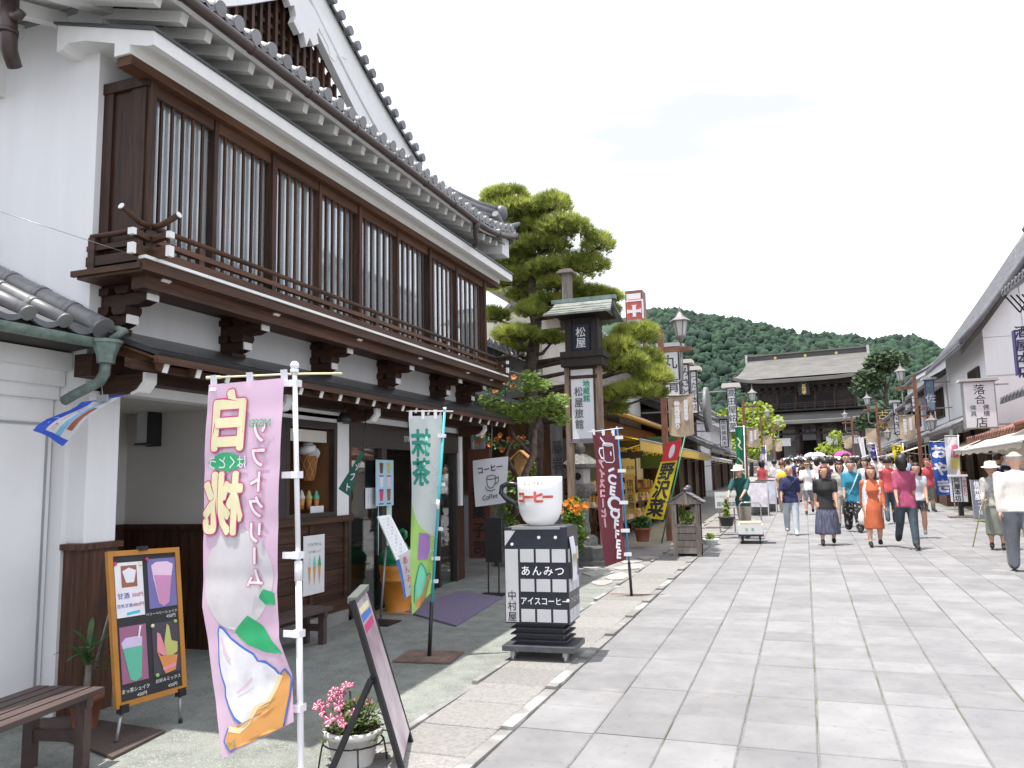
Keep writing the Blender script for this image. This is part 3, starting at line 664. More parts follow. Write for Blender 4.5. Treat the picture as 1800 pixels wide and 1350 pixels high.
# ================================================================ WHITE WING BESIDE THE SHOP
wing=thing('white_wing','low white plaster wing with grey tiled roof beside the coffee shop','building',(-4.95,2,.05))
w=B(); w.box((-8,-2,-.2),(-4.95,4.14,2.56)); w.build('wall',plaster,wing)
for z0,z1,d in ((2.24,2.33,.05),(2.33,2.44,.10),(2.44,2.56,.16)):
    q=B(); q.box((-4.949,-2,z0),(-4.95+d,4.14+.0,z1)); q.build('cornice',plaster,wing)
q=B(); q.box((-4.948,3.62,.15),(-4.943,4.10,2.05)); q.build('panel_door',mat('white door panel',(.76,.76,.77),.5,.03,2),wing)
q=B(); q.box((-4.948,4.085,.15),(-4.935,4.10,2.10)); q.box((-4.948,3.5,2.06),(-4.935,4.1,2.075)); q.build('door_edge',steel,wing)
w=B(); w.prism([(-8,4.3),(-4.5,2.66),(-4.45,2.60),(-4.95,2.56),(-8,2.56)],'y',-2,4.13); w.build('roof_body',mat('roof underside',(.05,.045,.04),.8,.2),wing)
def wing_roll(r,yc):
    b=B(); pts=[(-4.44-.30*k,yc,2.70+.14*k) for k in range(9)]
    b.tube(pts,r,12)
    for k in range(8): a=Vector(pts[k])+Vector((-.26,0,.12)); b.tube([a,a+Vector((-.045,0,.021))],r*1.12,12)
    b.cyl((-4.425,yc,2.69),(-4.44,yc,2.70),r*1.05,n=16); return b
yy=2.2
while yy<3.9: wing_roll(.047,yy).build('roof_tile_roll',tile2,wing); yy+=.26
wing_roll(.075,4.06).build('verge_roll',tile2,wing)
yy=2.33
while yy<4.0:
    b=B()
    for k in range(6):
        b.grid(lambda a,c,k=k,yy=yy:(-4.44-.30*(k+1.1*c),yy-.09+.18*a,2.655+.14*(k+1.1*c)-.03*math.sin(a*math.pi)+.02*(1-c)),6,1)
    b.prism([(yy-.09,2.655),(yy-.05,2.635),(yy,2.625),(yy+.05,2.635),(yy+.09,2.655),(yy+.09,2.69),(yy+.05,2.672),(yy,2.664),(yy-.05,2.672),(yy-.09,2.69)],'x',-4.435,-4.46); b.build('pan_tile',tile,wing); yy+=.26
w=B(); n=24
w.grid(lambda a,c:(-4.40+.055*math.cos(math.pi*(1+a)),-2+5.95*c,2.60+.05*math.sin(math.pi*(1+a))),8,2); w.grid(lambda a,c:(-4.40+.060*math.cos(math.pi*(1+a)),-2+5.95*c,2.60+.055*math.sin(math.pi*(1+a))),8,2); w.build('gutter',copper,wing)
w=B(); hx,hy=-4.33,4.0
w.lathe([(.0,.0),(.055,0),(.060,.05),(.085,.12),(.09,.13),(.10,.135),(.10,.155),(.085,.155)],(hx,hy,2.44),8,sm=False); w.tube([(hx,hy,2.46),(hx-.01,hy,2.37),(hx-.06,hy+.01,2.32),(hx-.30,hy+.03,2.25),(hx-.42,hy+.06,2.22)],.036,8); w.tube([(hx+.02,hy+.02,2.60),(hx+.10,hy+.05,2.66),(hx-.02,hy+.10,2.69)],.026,8); w.build('rainwater_hopper',copper,wing)
# ================================================================ PRINTED BANNERS
def fillpoly(poly,ny=20,nx=5):
    V=[];F=[]; ys=[p[1] for p in poly]; y0,y1=min(ys),max(ys); n=len(poly); rows=[]
    for j in range(ny+1):
        y=y0+(y1-y0)*(j+.02)/(ny+.04); xs=[]
        for i in range(n):
            a,b=poly[i],poly[(i+1)%n]
            if (a[1]<=y)!=(b[1]<=y): xs.append(a[0]+(b[0]-a[0])*(y-a[1])/(b[1]-a[1]))
        if len(xs)>=2: rows.append((y,min(xs),max(xs)))
    for y,a,b in rows: V+=[(a+(b-a)*i/nx,y) for i in range(nx+1)]
    for j in range(len(rows)-1):
        for i in range(nx): k=j*(nx+1)+i; F.append((k,k+1,k+nx+2,k+nx+1))
    return V,F
def stroke(pts,wd,closed=False,dens=3):
    P=[]; m=len(pts); 
    for i in range(m if closed else m-1):
        a,b=Vector(pts[i]),Vector(pts[(i+1)%m])
        for k in range(dens): P.append(a+(b-a)*k/dens)
    if not closed: P.append(Vector(pts[-1]))
    V=[];F=[];n=len(P)
    for i,p in enumerate(P):
        a=P[(i-1)%n] if (closed or i>0) else p; b=P[(i+1)%n] if (closed or i<n-1) else p
        d=(b-a); d=d.normalized() if d.length>1e-9 else Vector((1,0)); q=Vector((-d.y,d.x))*wd/2
        V+=[(p.x+q.x,p.y+q.y),(p.x-q.x,p.y-q.y)]
    for i in range(n if closed else n-1): j=(i+1)%n; F.append((2*i,2*i+1,2*j+1,2*j))
    return V,F
def move(VF,dx,dy,s=1.0,rot=0.0):
    c,sn=math.cos(rot),math.sin(rot); return [(dx+s*(p[0]*c-p[1]*sn),dy+s*(p[0]*sn+p[1]*c))+tuple(p[2:]) for p in VF[0]],VF[1]
def ell(cx,cy,rx,ry,n=28): return [(cx+rx*math.cos(6.2832*i/n),cy+ry*math.sin(6.2832*i/n)) for i in range(n)]
def banner(root,mapf,w,h,cloth,prints,nu=14,nv=44,local=False,both=True,step=.0007):
    """cloth sheet following mapf(s,t) and its print laid on the surface"""
    b=MB(); b.grid(lambda s,t:mapf(s*w,t*h),nu,nv); c=b.build('cloth',cloth,root,local=local)
    def at(x,y,e):
        s,t=x+w/2,h/2-y; p=Vector(mapf(s,t)); ds=Vector(mapf(s+.01,t))-p; dt=Vector(mapf(s,t+.01))-p
        return p-ds.cross(dt).normalized()*e
    k=0
    for VF,m,nm in prints:
        k+=1; b=MB(); e=.0012+step*k
        b.add([at(p[0],p[1],e+(p[2] if len(p)>2 else 0)) for p in VF[0]],VF[1])
        b.sm=[True]*len(b.f); b.build(nm,m,c,local=local)
        if both: b=MB(); b.add([at(p[0],p[1],-e-(p[2] if len(p)>2 else 0)) for p in VF[0]],[f[::-1] for f in VF[1]],0,True); b.build(nm+'_reverse',m,c,local=local)
    return c
pinkc=mat('pink banner cloth',(.76,.54,.70),.7,.03,3,trans=.35)
crim=FL('crimson print',(.55,.045,.17)); cream=FL('cream print',(.74,.69,.44)); prwhite=FL('white print',(.72,.70,.76)); prgreen=FL('green print',(.03,.37,.15))
pbrown=FL('cone print',(.62,.30,.09)); pblue=FL('blue print',(.06,.17,.55)); porange=FL('salmon print',(.68,.22,.14)); pgrey=FL('peach print',(.58,.55,.58)); pteal=FL('teal print',(.02,.27,.20))
pk=thing('pink_banner','tall pink banner with mirrored white peach lettering on a white pole','banner',(-2.46,3.53,.078))
def pinkmap(s,t):
    w_,h_=.56,1.93; f=s/w_; g_=t/h_
    xl=np.interp(g_,[0,.2,.45,.62,.8,1],[-3.05,-3.085,-3.11,-3.105,-3.0,-2.875]); xr=np.interp(g_,[0,.3,.6,.75,.86,1],[-2.535,-2.56,-2.575,-2.56,-2.475,-2.45])
    zt=2.165; z=zt-t*(1.0 if f<0 else 1)+(.25*f*max(0,g_-.45)/.55*.85)
    y=3.51+.022*math.sin(f*4.5+g_*5)*(g_+.15)+.10*math.sin(g_*3.3)*(1-f)*g_-.03*f+.0035*(abs(math.sin(g_*20))**6)+.003*math.sin(f*23+g_*7)*g_
    return (xl+(xr-xl)*f,y,z)
Wp,Hp=.56,1.93
X=lambda f:(f-.5)*Wp
Y=lambda g_:(.5-g_)*Hp
PR=[]
PR+= [(move((0,0) and fillpoly(ell(0,0,.255,.285,48),40,16),X(.50),Y(.55)),pgrey,'peach')]
PR+= [(fillpoly([(X(.42),Y(.70)),(X(.62),Y(.66)),(X(.80),Y(.70)),(X(.98),Y(.795)),(X(.75),Y(.775)),(X(.58),Y(.745))],16,5),prgreen,'leaf'),(fillpoly([(X(.97),Y(.60)),(X(.84),Y(.585)),(X(.78),Y(.61)),(X(.86),Y(.635)),(X(.97),Y(.64))],10,4),prgreen,'leaf')]
pinkd0=FL('rose shading print',(.68,.50,.62))
ice=[(X(a_),Y(b_)) for a_,b_ in [(.21,.695),(.24,.683),(.28,.69),(.36,.72),(.5,.75),(.60,.775),(.63,.80),(.72,.805),(.80,.83),(.85,.86),(.84,.885),(.72,.93),(.5,.95),(.32,.945),(.24,.92),(.19,.885),(.165,.86),(.19,.835),(.165,.805),(.16,.775),(.19,.74)]]
cone=[(X(a_),Y(b_)) for a_,b_ in [(.07,.965),(.15,.94),(.26,.955),(.38,.945),(.50,.915),(.64,.915),(.76,.885),(.86,.85),(.93,.84),(.99,.87),(.96,.915),(.89,.955),(.82,.998),(.52,.998),(.44,.985),(.30,.982),(.13,.992)]]
PR+=[(stroke(ice,.026,True),pblue,'outline'),(fillpoly(ice,40,14),mat('ice cream print',(.70,.68,.74),.6,.10,9,col2=(.80,.79,.82)),'ice_cream'),(stroke(cone[7:13]+[(X(.86),Y(.86))],.022,False),pblue,'outline'),(stroke(cone[13:]+cone[:2],.022),pblue,'outline'),(fillpoly(cone,26,14),mat('cone print',(.60,.30,.11),.6,.25,22,col2=(.72,.45,.20)),'cone'),(stroke(cone[1:8],.028),FL('cone rim print',(.74,.60,.36)),'cone_rim'),(stroke([(X(.245),Y(.71)),(X(.27),Y(.745)),(X(.31),Y(.775))],.018),pinkd0,'cream_shade'),(stroke([(X(.30),Y(.86)),(X(.42),Y(.85)),(X(.52),Y(.835))],.010),pinkd0,'cream_shade')]
def outl(txt,size,x,y,fo,ff,vert=True,gap=1.0,sx=1.0,mir=True,mo=None,mf=None,name='lettering'):
    return [(move(bold(layout(txt,size,0,vert,gap,sx,mir),fo*size),x,y),mo,name+'_outline'),(move(bold(layout(txt,size,0,vert,gap,sx,mir),ff*size),x,y),mf,name)]
PR+=outl('白',.33,X(.32),Y(.105),.068,.045,sx=.92,mo=crim,mf=cream)
PR+=[(fillpoly([(X(.06),Y(.222)),(X(.18),Y(.20)),(X(.32),Y(.193)),(X(.46),Y(.203)),(X(.58),Y(.225)),(X(.44),Y(.245)),(X(.28),Y(.248)),(X(.16),Y(.24))],10,6),prgreen,'leaf'),(move(layout('はくとう',.075,.02,False,1.0,1,True),X(.33),Y(.222)),prwhite,'lettering')]
PR+=outl('桃',.34,X(.30),Y(.335),.058,.038,sx=.92,mo=crim,mf=cream)
PR+=outl('ソフトクリーム',.122,X(.75),Y(.345),.060,.030,gap=1.06,mo=crim,mf=prwhite)
PR+=[(move(layout('NISSEI',.058,.014,False,1.0,1,True),X(.75),Y(.118)),prgreen,'lettering'),(move(layout('D13',.035,.0,False,1.0,1,True),X(.16),Y(.978)),pteal,'lettering')]
banner(pk,pinkmap,Wp,Hp,pinkc,PR,24,90)
polew=mat('white pole plastic',(.74,.74,.78),.35,.03,5)
b=MB(); b.tube([(-2.44,3.535,.0),(-2.47,3.53,1.18)],.0165,10); b.tube([(-2.47,3.53,1.18),(-2.505,3.525,2.20)],.0135,10); b.tube([(-2.469,3.53,1.12),(-2.471,3.53,1.22)],.021,10); b.ball((-2.505,3.525,2.235),.024,10,8); b.cyl((-2.505,3.525,2.195),(-2.505,3.525,2.215),.022,n=10); b.build('pole',polew,pk)
b=MB(); b.tube([(-3.06,3.52,2.205),(-2.505,3.525,2.19),(-2.22,3.53,2.175)],.006,6); b.tube([(-3.075,3.52,2.206),(-2.98,3.52,2.203)],.010,6); b.build('crossbar',cream,pk)
for x in (-3.02,-2.78,-2.56):
    b=MB(); b.grid(lambda a,c,x=x:(x-.022+.044*a,3.505+.008*math.sin(c*3.14),2.215-.085*c),2,4); b.build('loop',polew,pk)
for z in (2.14,1.66,1.25,.86,.50):
    x=np.interp(z,[.0,2.2],[-2.44,-2.505]); b=MB(); b.box((x-.075,3.506,z-.017),(x-.0205,3.511,z+.017)); b.box((x-.02,3.503,z-.018),(x+.024,3.555,z+.018)); b.build('strap',polew,pk)
b=MB(); b.cyl((-2.44,3.535,.0),(-2.44,3.535,.12),.15,.13,n=20); b.build('base',polew,pk)
# green matcha banner
gn=thing('green_banner','green and white matcha soft cream banner on a turquoise pole','banner',(-3.09,6.27,.14))
GW,GH=.36,1.66
def gmap(s,t):
    f=s/GW; g_=t/GH; xl=-3.235+.02*g_-.01*math.sin(g_*5); xr=np.interp(g_,[0,.5,.85,1],[-2.955,-3.0,-3.03,-3.05])
    return (xl+(xr-xl)*f+0,6.22+.10*f+.03*math.sin(f*5+g_*7)*(g_+.2)+.05*math.sin(g_*4)*(1-f),2.19-t+.16*f*max(0,g_-.6)/.4-.03*(1-f)*g_)
gcl=mat('matcha banner white cloth',(.66,.72,.70),.7,.03,3,trans=.35); limec=FL('lime print',(.33,.55,.13)); violet=FL('violet print',(.32,.16,.42)); minti=FL('mint print',(.17,.60,.42))
X=lambda f:(f-.5)*GW
Y=lambda g_:(.5-g_)*GH
gp=[(fillpoly([(X(.0),Y(.44)),(X(.12),Y(.50)),(X(.3),Y(.56)),(X(.5),Y(.60)),(X(.75),Y(.63)),(X(1),Y(.65)),(X(1),Y(1)),(X(0),Y(1))],20,6),limec,'print_field'),
 (move(bold(layout('抹茶',.245,0,True,1.02,.95,True),.008),X(.36),Y(.215)),pteal,'lettering'),
 (move(layout('ソフトクリーム',.128,.02,True,.98,.8,True),X(.80),Y(.475)),pteal,'lettering_outline'),(move(layout('ソフトクリーム',.128,.006,True,.98,.8,True),X(.80),Y(.475)),prwhite,'lettering'),
 (fillpoly([(X(.25),Y(.68)),(X(.30),Y(.60)),(X(.66),Y(.61)),(X(.66),Y(.71)),(X(.58),Y(.76)),(X(.22),Y(.745))],10,4),violet,'box_print'),
 (fillpoly([(X(.25),Y(.79)),(X(.32),Y(.765)),(X(.45),Y(.80)),(X(.62),Y(.86)),(X(.65),Y(.93)),(X(.4),Y(.95)),(X(.18),Y(.95)),(X(.12),Y(.88))],14,5),minti,'ice_cream'),
 (fillpoly([(X(.08),Y(.955)),(X(.4),Y(.95)),(X(.62),Y(.90)),(X(.75),Y(.86)),(X(.85),Y(.875)),(X(.72),Y(.93)),(X(.66),Y(1)),(X(.25),Y(1))],10,5),pbrown,'cone'),
 (stroke([(X(.08),Y(.95)),(X(.10),Y(.87)),(X(.24),Y(.785)),(X(.32),Y(.765)),(X(.45),Y(.80)),(X(.63),Y(.86)),(X(.75),Y(.855)),(X(.86),Y(.875)),(X(.74),Y(.94)),(X(.66),Y(1))],.012),pteal,'outline')]
banner(gn,gmap,GW,GH,gcl,gp,10,34)
turq=mat('turquoise pole',(.05,.38,.44),.4,.06,5); rust=mat('rusty steel plate',(.15,.095,.075),.8,.3,8,col2=(.23,.15,.12),bump=.03)
b=MB(); b.tube([(-3.078,6.27,.14),(-3.053,6.28,.60)],.017,8); b.build('socket',blackm,gn)
b=MB(); b.tube([(-3.053,6.28,.60),(-2.935,6.325,2.24)],.0125,8); b.build('pole',turq,gn)
b=MB(); b.tube([(-3.26,6.23,2.235),(-2.93,6.32,2.225),(-2.86,6.34,2.222)],.005,6); b.cyl((-2.935,6.325,2.235),(-2.934,6.325,2.26),.016,n=8)
for t in (.18,.6,.98,1.3,1.55):
    p=Vector(gmap(GW,t)); b.box((p.x-.03,p.y-.015,p.z-.015),(p.x+.04,p.y+.012,p.z+.015))
for f in (.06,.42,.8): p=Vector(gmap(f*GW,0)); b.box((p.x-.015,p.y-.003,p.z-.03),(p.x+.015,p.y+.003,p.z+.05))
b.tube([(-3.0,6.30,1.38),(-2.995,6.30,1.46)],.016,8); b.build('crossbar',polew,gn)
b=MB(); b.prism([(-.24,-.20),(.26,-.20),(.26,.20),(-.24,.20)],'z',.0,.012); o=b.build('base_plate',rust,gn,local=True); o.rotation_euler=(PSL,0,.12); o.location=(0,0,.006)
# maroon ice coffee banner
mr=thing('maroon_banner','maroon ice coffee banner with white letters on a blue pole','banner',(-2.03,9.57,.21))
MW,MH=.40,1.60
def mmap(s,t):
    f=s/MW; g_=t/MH
    xl=-2.41+.10*g_+.012*math.sin(g_*8); xr=-2.125+.06*g_
    return (xl+(xr-xl)*f,9.42+.10*f+.03*math.sin(f*6+g_*6)*(g_+.2),2.175-t-.02*f+.10*f*max(0,g_-.7)/.3)
X=lambda f:(f-.5)*MW
Y=lambda g_:(.5-g_)*MH
mcl=mat('maroon banner cloth',(.15,.028,.040),.75,.1,4,trans=.2); redp=FL('red print',(.62,.06,.06))
mp_=[(move(bold(layout('アイスコーヒー',.115,0,True,1.02,.85,True),.0065),X(.24),Y(.455)),prwhite,'lettering_outline'),(move(bold(layout('アイスコーヒー',.115,0,True,1.02,.85,True),.0015,6),X(.24),Y(.455)),redp,'lettering')]
for i,(ch,g_,sz,dx) in enumerate([('I',.275,.13,.66),('C',.345,.16,.66),('E',.43,.15,.64),('C',.525,.25,.66),('O',.60,.17,.68),('F',.68,.16,.68),('F',.76,.16,.68),('E',.845,.16,.70),('E',.93,.16,.70)]):
    mp_.append((move(bold(layout(ch,sz,.0,False,1,1.2,False),.008),X(dx),Y(g_),1,(-1.2 if i==0 else -.18)),prwhite,'lettering'))
mug=[(X(.38),Y(.085)),(X(.80),Y(.085)),(X(.80),Y(.205)),(X(.72),Y(.222)),(X(.46),Y(.222)),(X(.38),Y(.205))]
mp_+=[(stroke(mug,.011,True),prwhite,'mug_outline'),(stroke(ell(X(.59),Y(.087),.083,.018,16),.009,True,1),prwhite,'mug_rim'),(stroke([(X(.38),Y(.115)),(X(.22),Y(.12)),(X(.18),Y(.15)),(X(.26),Y(.19)),(X(.38),Y(.195))],.02),prwhite,'mug_handle'),(stroke([(X(.30),Y(.035)),(X(.50),Y(.088))],.022),prwhite,'straw'),(fillpoly(ell(X(.68),Y(.155),.012,.03,10),6,2),prwhite,'drop')]
banner(mr,mmap,MW,MH,mcl,mp_,10,30)
bluep=mat('blue pole',(.04,.22,.46),.4,.06,5)
b=MB(); b.tube([(-2.03,9.57,.21),(-2.045,9.565,.62)],.017,8); b.build('socket',blackm,mr)
b=MB(); b.tube([(-2.045,9.565,.62),(-2.125,9.53,2.24)],.0125,8); b.build('pole',bluep,mr)
b=MB(); b.tube([(-2.46,9.42,2.18),(-2.12,9.52,2.215),(-2.05,9.54,2.22)],.006,6)
for t in (.05,.45,.83,1.17,1.52): p=Vector(mmap(MW,t)); b.box((p.x-.03,p.y-.012,p.z-.02),(p.x+.07,p.y+.02,p.z+.02))
for f in (.06,.45,.85): p=Vector(mmap(f*MW,0)); b.box((p.x-.02,p.y-.004,p.z-.03),(p.x+.02,p.y+.004,p.z+.04))
b.build('crossbar',polew,mr)
b=MB(); b.box((-.28,-.2,0),(.24,.2,.012)); o=b.build('base_plate',rust,mr,local=True); o.rotation_euler=(PSL,0,0); o.location=(0,0,.006)
# ================================================================ COFFEE CUP SIGN
navy=mat('navy sign paint',(.018,.022,.033),.35,.15,5); pan=mat('grey sign panel',(.50,.50,.52),.55,.05,4,spots=((.42,.41,.40),6,.66))
cs=thing('coffee_sign','wheeled black and white storehouse-style sign cabinet at the pavement edge','sign',(-2.13,6.50,.143))
cs.rotation_euler=(0,0,.06)
def L(b,name,m,par=None,**k): return b.build(name,m,par or cs,local=True,**k)
b=MB(); b.box((-.30,-.22,.09),(.30,.22,.135)); L(b,'base',mat('sign base metal',(.07,.075,.085),.4,.3,9),bev=.004)
b=MB(); b.box((-.20,-.14,.135),(.20,.14,.30)); L(b,'stem',navy)
for z in (.165,.215,.262): b=MB(); b.box((-.235,-.175,z),(.235,.175,z+.012)); L(b,'louvre',navy)
b=MB(); b.box((-.268,-.20,.31),(.268,.20,1.08)); L(b,'cabinet',navy)
for sx in (-.22,.22):
    for sy in (-.16,.16):
        b=MB(); b.cyl((sx-.012,sy,.034),(sx+.012,sy,.034),.034,n=12); b.box((sx-.02,sy-.03,.05),(sx+.02,sy+.03,.09)); L(b,'castor',steel)
F=-.20
def pnl(x0,x1,z0,z1,nm='panel',side=0,m=None):
    b=MB()
    if side==0: b.box((x0,F-.006,z0),(x1,F+.004,z1))
    else: b.box((.264,x0,z0),(.274,x1,z1))
    L(b,nm,m or pan)
pnl(-.262,-.152,.322,.905); b=MB(); b.prism([(-.262,.93),(-.17,1.055),(-.262,1.055)],'y',F-.006,F+.003); L(b,'panel',pan)
for z0,z1 in ((.80,.905),(.565,.665),(.325,.425)):
    for k in range(3): x=-.132+.134*k; pnl(x,x+.115,z0,z1)
    for k in range(3): pnl(-.185+.125*k,-.075+.125*k,z0,z1,side=1)
b=MB(); b.box((-.2,F-.008,1.065),(.21,F+.05,1.085)); b.box((-.24,-.17,1.08),(.24,.17,1.086)); L(b,'top_plate',steel)
for x,z in ((.03,1.0),(.17,1.0),(-.2,.945),(.26,.50)): b=MB(); b.cyl((x,F-.008,z),(x,F-.001,z),.013,n=10); L(b,'bolt',white_pl)
lettering(cs,'あんみつ',(.055,F-.001,.733),(1,0,0),(0,0,1),.085,whitep,.02,gap=1.12,local=True,eps=.006)
lettering(cs,'アイスコーヒー',(.065,F-.001,.492),(1,0,0),(0,0,1),.068,whitep,.018,sx=.85,local=True,eps=.006)
lettering(cs,'アイスコーヒー',(.27,.0,.492),(0,1,0),(0,0,1),.060,pan,.012,sx=.8,local=True,eps=.006)
inkm=mat('black ink',(.012,.012,.014),.6,.1,5)
lettering(cs,'中村屋',(-.207,F-.006,.45),(1,0,0),(0,0,1),.078,inkm,.012,True,1.08,local=True)
b=MB(); b.grid(lambda a,c:(.276+.02*math.sin(c*2.5),-.17+.17*a+.03*c,1.0-.36*c),3,6); o=L(b,'paper',mat('printed paper',(.68,.69,.72),.7,.06,5))
b=MB(); 
for k in range(3): b.add([(.299,-.13+.05*k,.86),(.300,-.10+.05*k,.86),(.302,-.11+.05*k,.74)],[(0,1,2)],k%2)
L(b,'cone_print',[pbrown,minti])
cup=thing('giant_coffee_cup','giant white coffee cup with red lettering and black handle on top of sign cabinet','cup',(-2.13,6.49,1.231))
prof=[(0,.008),(.105,.0),(.115,.012),(.15,.05),(.178,.11),(.188,.19),(.191,.30),(.192,.405),(.186,.408),(.182,.40),(.18,.3),(.16,.12),(0,.06)]
b=MB(); b.lathe(prof,n=40); b.build('body',mat('glossy white cup',(.80,.80,.80),.25,.02,3),cup,local=True)
b=MB(); hpts=[(-.18*1,0,.155),(-.24,0,.19),(-.31,0,.23),(-.355,0,.28),(-.345,0,.33),(-.29,0,.355),(-.22,0,.345),(-.18,0,.32)]; b.tube(hpts,[.022]*8,10); b.build('handle',mat('glossy black handle',(.015,.015,.017),.25,.05),cup,local=True)
def cupmap(x,y,e=0,R=.1935): R+=e*4; a=-math.pi/2+x/R; return (R*math.cos(a),R*math.sin(a),y)
redk=mat('red sign paint',(.60,.075,.05),.5,.2,6,col2=(.70,.16,.11))
b=MB(); put(b,move(layout('コーヒー',.106,.10,False,.80),.0,.24),0,0,0,mapf=cupmap); b.build('lettering',redk,cup,local=True)
b=MB(); put(b,move(layout('Coffee',.05,-.004,False,1.25),-.0,.36),0,0,0,mapf=cupmap); b.build('lettering',FL('grey print',(.25,.24,.25)),cup,local=True)
# ================================================================ FORECOURT PROPS
def qb(c,a,b_,e=0):
    """point on the four-cornered board c=(TL,TR,BL,BR); a across, b down, e off the face"""
    TL,TR,BL,BR=c; p=(TL*(1-a)+TR*a)*(1-b_)+(BL*(1-a)+BR*a)*b_; n=(TR-TL).cross(BL-TL).normalized(); return p-n*e
def qpanel(b,c,a0,b0,a1,b1,e0,e1,mi=0):
    v=[qb(c,a,bb,e) for e in (e0,e1) for a,bb in ((a0,b0),(a1,b0),(a1,b1),(a0,b1))]
    b.add(v,[(0,1,2,3),(7,6,5,4),(0,4,5,1),(1,5,6,2),(2,6,7,3),(3,7,4,0)],mi)
def qshape(par,c,VF,e,m,name):
    b=MB(); b.add([qb(c,p[0],p[1],e+(p[2] if len(p)>2 else 0)) for p in VF[0]],VF[1]); return b.build(name,m,par)
def qtext(par,c,txt,a,bb,size,m,e=.005,off=.0,rot=0,asp=1.0,name='lettering'):
    VF=layout(txt,size,off); cs_,sn=math.cos(rot),math.sin(rot)
    return qshape(par,c,([(a+(p[0]*cs_-p[1]*sn)*asp,bb-(p[0]*sn+p[1]*cs_))+tuple(p[2:]) for p in VF[0]],VF[1]),e,m,name)
cb=thing('chalkboard_easel','yellow-framed blackboard menu easel with four drink and sundae photographs','menu board',(-3.95,4.08,.09))
CC=(PY(187,970,3.9),PY(313,962,4.38),PY(203,1248,3.87),PY(327,1212,4.33))
chalk=mat('blackboard',(.022,.022,.024),.7,.2,7); yelf=mat('ochre frame',(.42,.17,.018),.5,.12,6)
b=MB(); qpanel(b,CC,.02,.01,.98,.99,-.012,.004); b.build('board',chalk,cb)
for a in ((0,0,1,.035),(0,.965,1,1),(0,.035,.065,.965),(.935,.035,1,.965)):
    b=MB(); qpanel(b,CC,*a,-.02,.014); b.build('frame_rail',yelf,cb)
PC={'sheet':(.08,.08,.46,.44),'berry':(.53,.07,.93,.41),'matcha':(.10,.50,.46,.86),'mix':(.54,.51,.93,.86)}
photo_m={'sheet':FL('menu sheet',(.72,.70,.74)),'berry':FL('photo violet',(.16,.14,.36)),'matcha':FL('photo rose',(.30,.11,.20)),'mix':FL('photo dark',(.05,.04,.06))}
for k,(a0,b0,a1,b1) in PC.items():
    b=MB(); qpanel(b,CC,a0,b0,a1,b1,.004,.008); b.build('photo_'+k if k!='sheet' else 'menu_sheet',photo_m[k],cb)
def rel(k,pts): a0,b0,a1,b1=PC[k]; return [(a0+(a1-a0)*x,b0+(b1-b0)*y) for x,y in pts]
def fp(k,pts,m,e,name='drink_print'): qshape(cb,CC,fillpoly(rel(k,pts),14,4),e,m,name)
pinkd=FL('berry shake',(.55,.24,.42)); pinkl=FL('pale berry',(.72,.52,.66)); mintd=FL('matcha shake',(.10,.42,.29)); lilac=FL('lilac foam',(.56,.46,.66)); wafer=FL('wafer',(.62,.24,.06)); olive=FL('matcha cream',(.45,.46,.13)); rosec=FL('rose cream',(.72,.24,.30)); brownp=FL('table print',(.30,.10,.06))
fp('berry',[(.12,.12),(.3,.07),(.7,.07),(.92,.14),(.86,.3),(.70,.93),(.5,.98),(.35,.93),(.18,.4)],pinkl,.0095); fp('berry',[(.2,.33),(.84,.36),(.70,.92),(.5,.97),(.36,.92)],pinkd,.011)
fp('matcha',[(.04,.28),(.2,.2),(.6,.2),(.84,.22),(.8,.4),(.1,.42)],lilac,.0095); fp('matcha',[(.08,.38),(.82,.38),(.72,.95),(.5,.99),(.3,.96)],mintd,.011); fp('matcha',[(.74,.02),(.82,.02),(.72,.24),(.66,.24)],prwhite,.0125)
fp('mix',[(.18,.18),(.28,.2),(.45,.5),(.5,.7),(.15,.55)],rosec,.0095); fp('mix',[(.55,.05),(.62,.06),(.7,.4),(.92,.42),(.9,.62),(.5,.72),(.42,.4)],olive,.011); fp('mix',[(.14,.55),(.4,.72),(.9,.66),(.78,.97),(.4,.99)],wafer,.0125); fp('mix',[(.3,.86),(.82,.82),(.8,.9),(.34,.93)],rosec,.014)
fp('sheet',[(.22,.06),(.78,.06),(.78,.46),(.22,.46)],brownp,.0095,'cup_photo'); fp('sheet',[(.26,.16),(.5,.1),(.75,.16),(.66,.38),(.38,.38)],prwhite,.011,'cup_photo'); fp('sheet',[(.35,.92),(.82,.90),(.82,.95),(.35,.97)],FL('cyan tape',(.05,.45,.62)),.0095,'tape')
bl_=FL('blue marker',(.05,.06,.35)); rd_=FL('red marker',(.40,.04,.06)); chk=FL('white chalk',(.72,.72,.70),.9)
qtext(cb,CC,'甘酒',.18,.30,.042,bl_,.010,.01,0,2.0); qtext(cb,CC,'350円',.37,.30,.032,rd_,.010,.01,0,2.0); qtext(cb,CC,'豆乳甘酒',.19,.365,.026,bl_,.010,.008,0,2.0); qtext(cb,CC,'400円',.375,.365,.030,rd_,.010,.012,0,2.0)
qtext(cb,CC,'ベリーベリーシェイク',.70,.445,.024,chk,.006,.004,0,1.9); qtext(cb,CC,'450円',.83,.475,.028,chk,.006,.006,0,1.9)
qtext(cb,CC,'まっ茶シェイク',.28,.905,.031,chk,.006,.008,0,1.8); qtext(cb,CC,'450円',.36,.945,.028,chk,.006,.004,0,1.9); qtext(cb,CC,'お好みミックス',.74,.893,.028,chk,.006,.008,0,1.9); qtext(cb,CC,'450円',.80,.94,.028,chk,.006,.004,0,1.9)
for a,bb,c_ in ((.09,.085,crim),(.43,.10,cream),(.52,.07,crim),(.55,.525,cream),(.88,.52,limec),(.58,.855,limec)):
    p=qb(CC,a,bb,.012); b=MB(); b.ball(p,(.012,.012,.012),8,6); b.build('magnet',c_,cb)
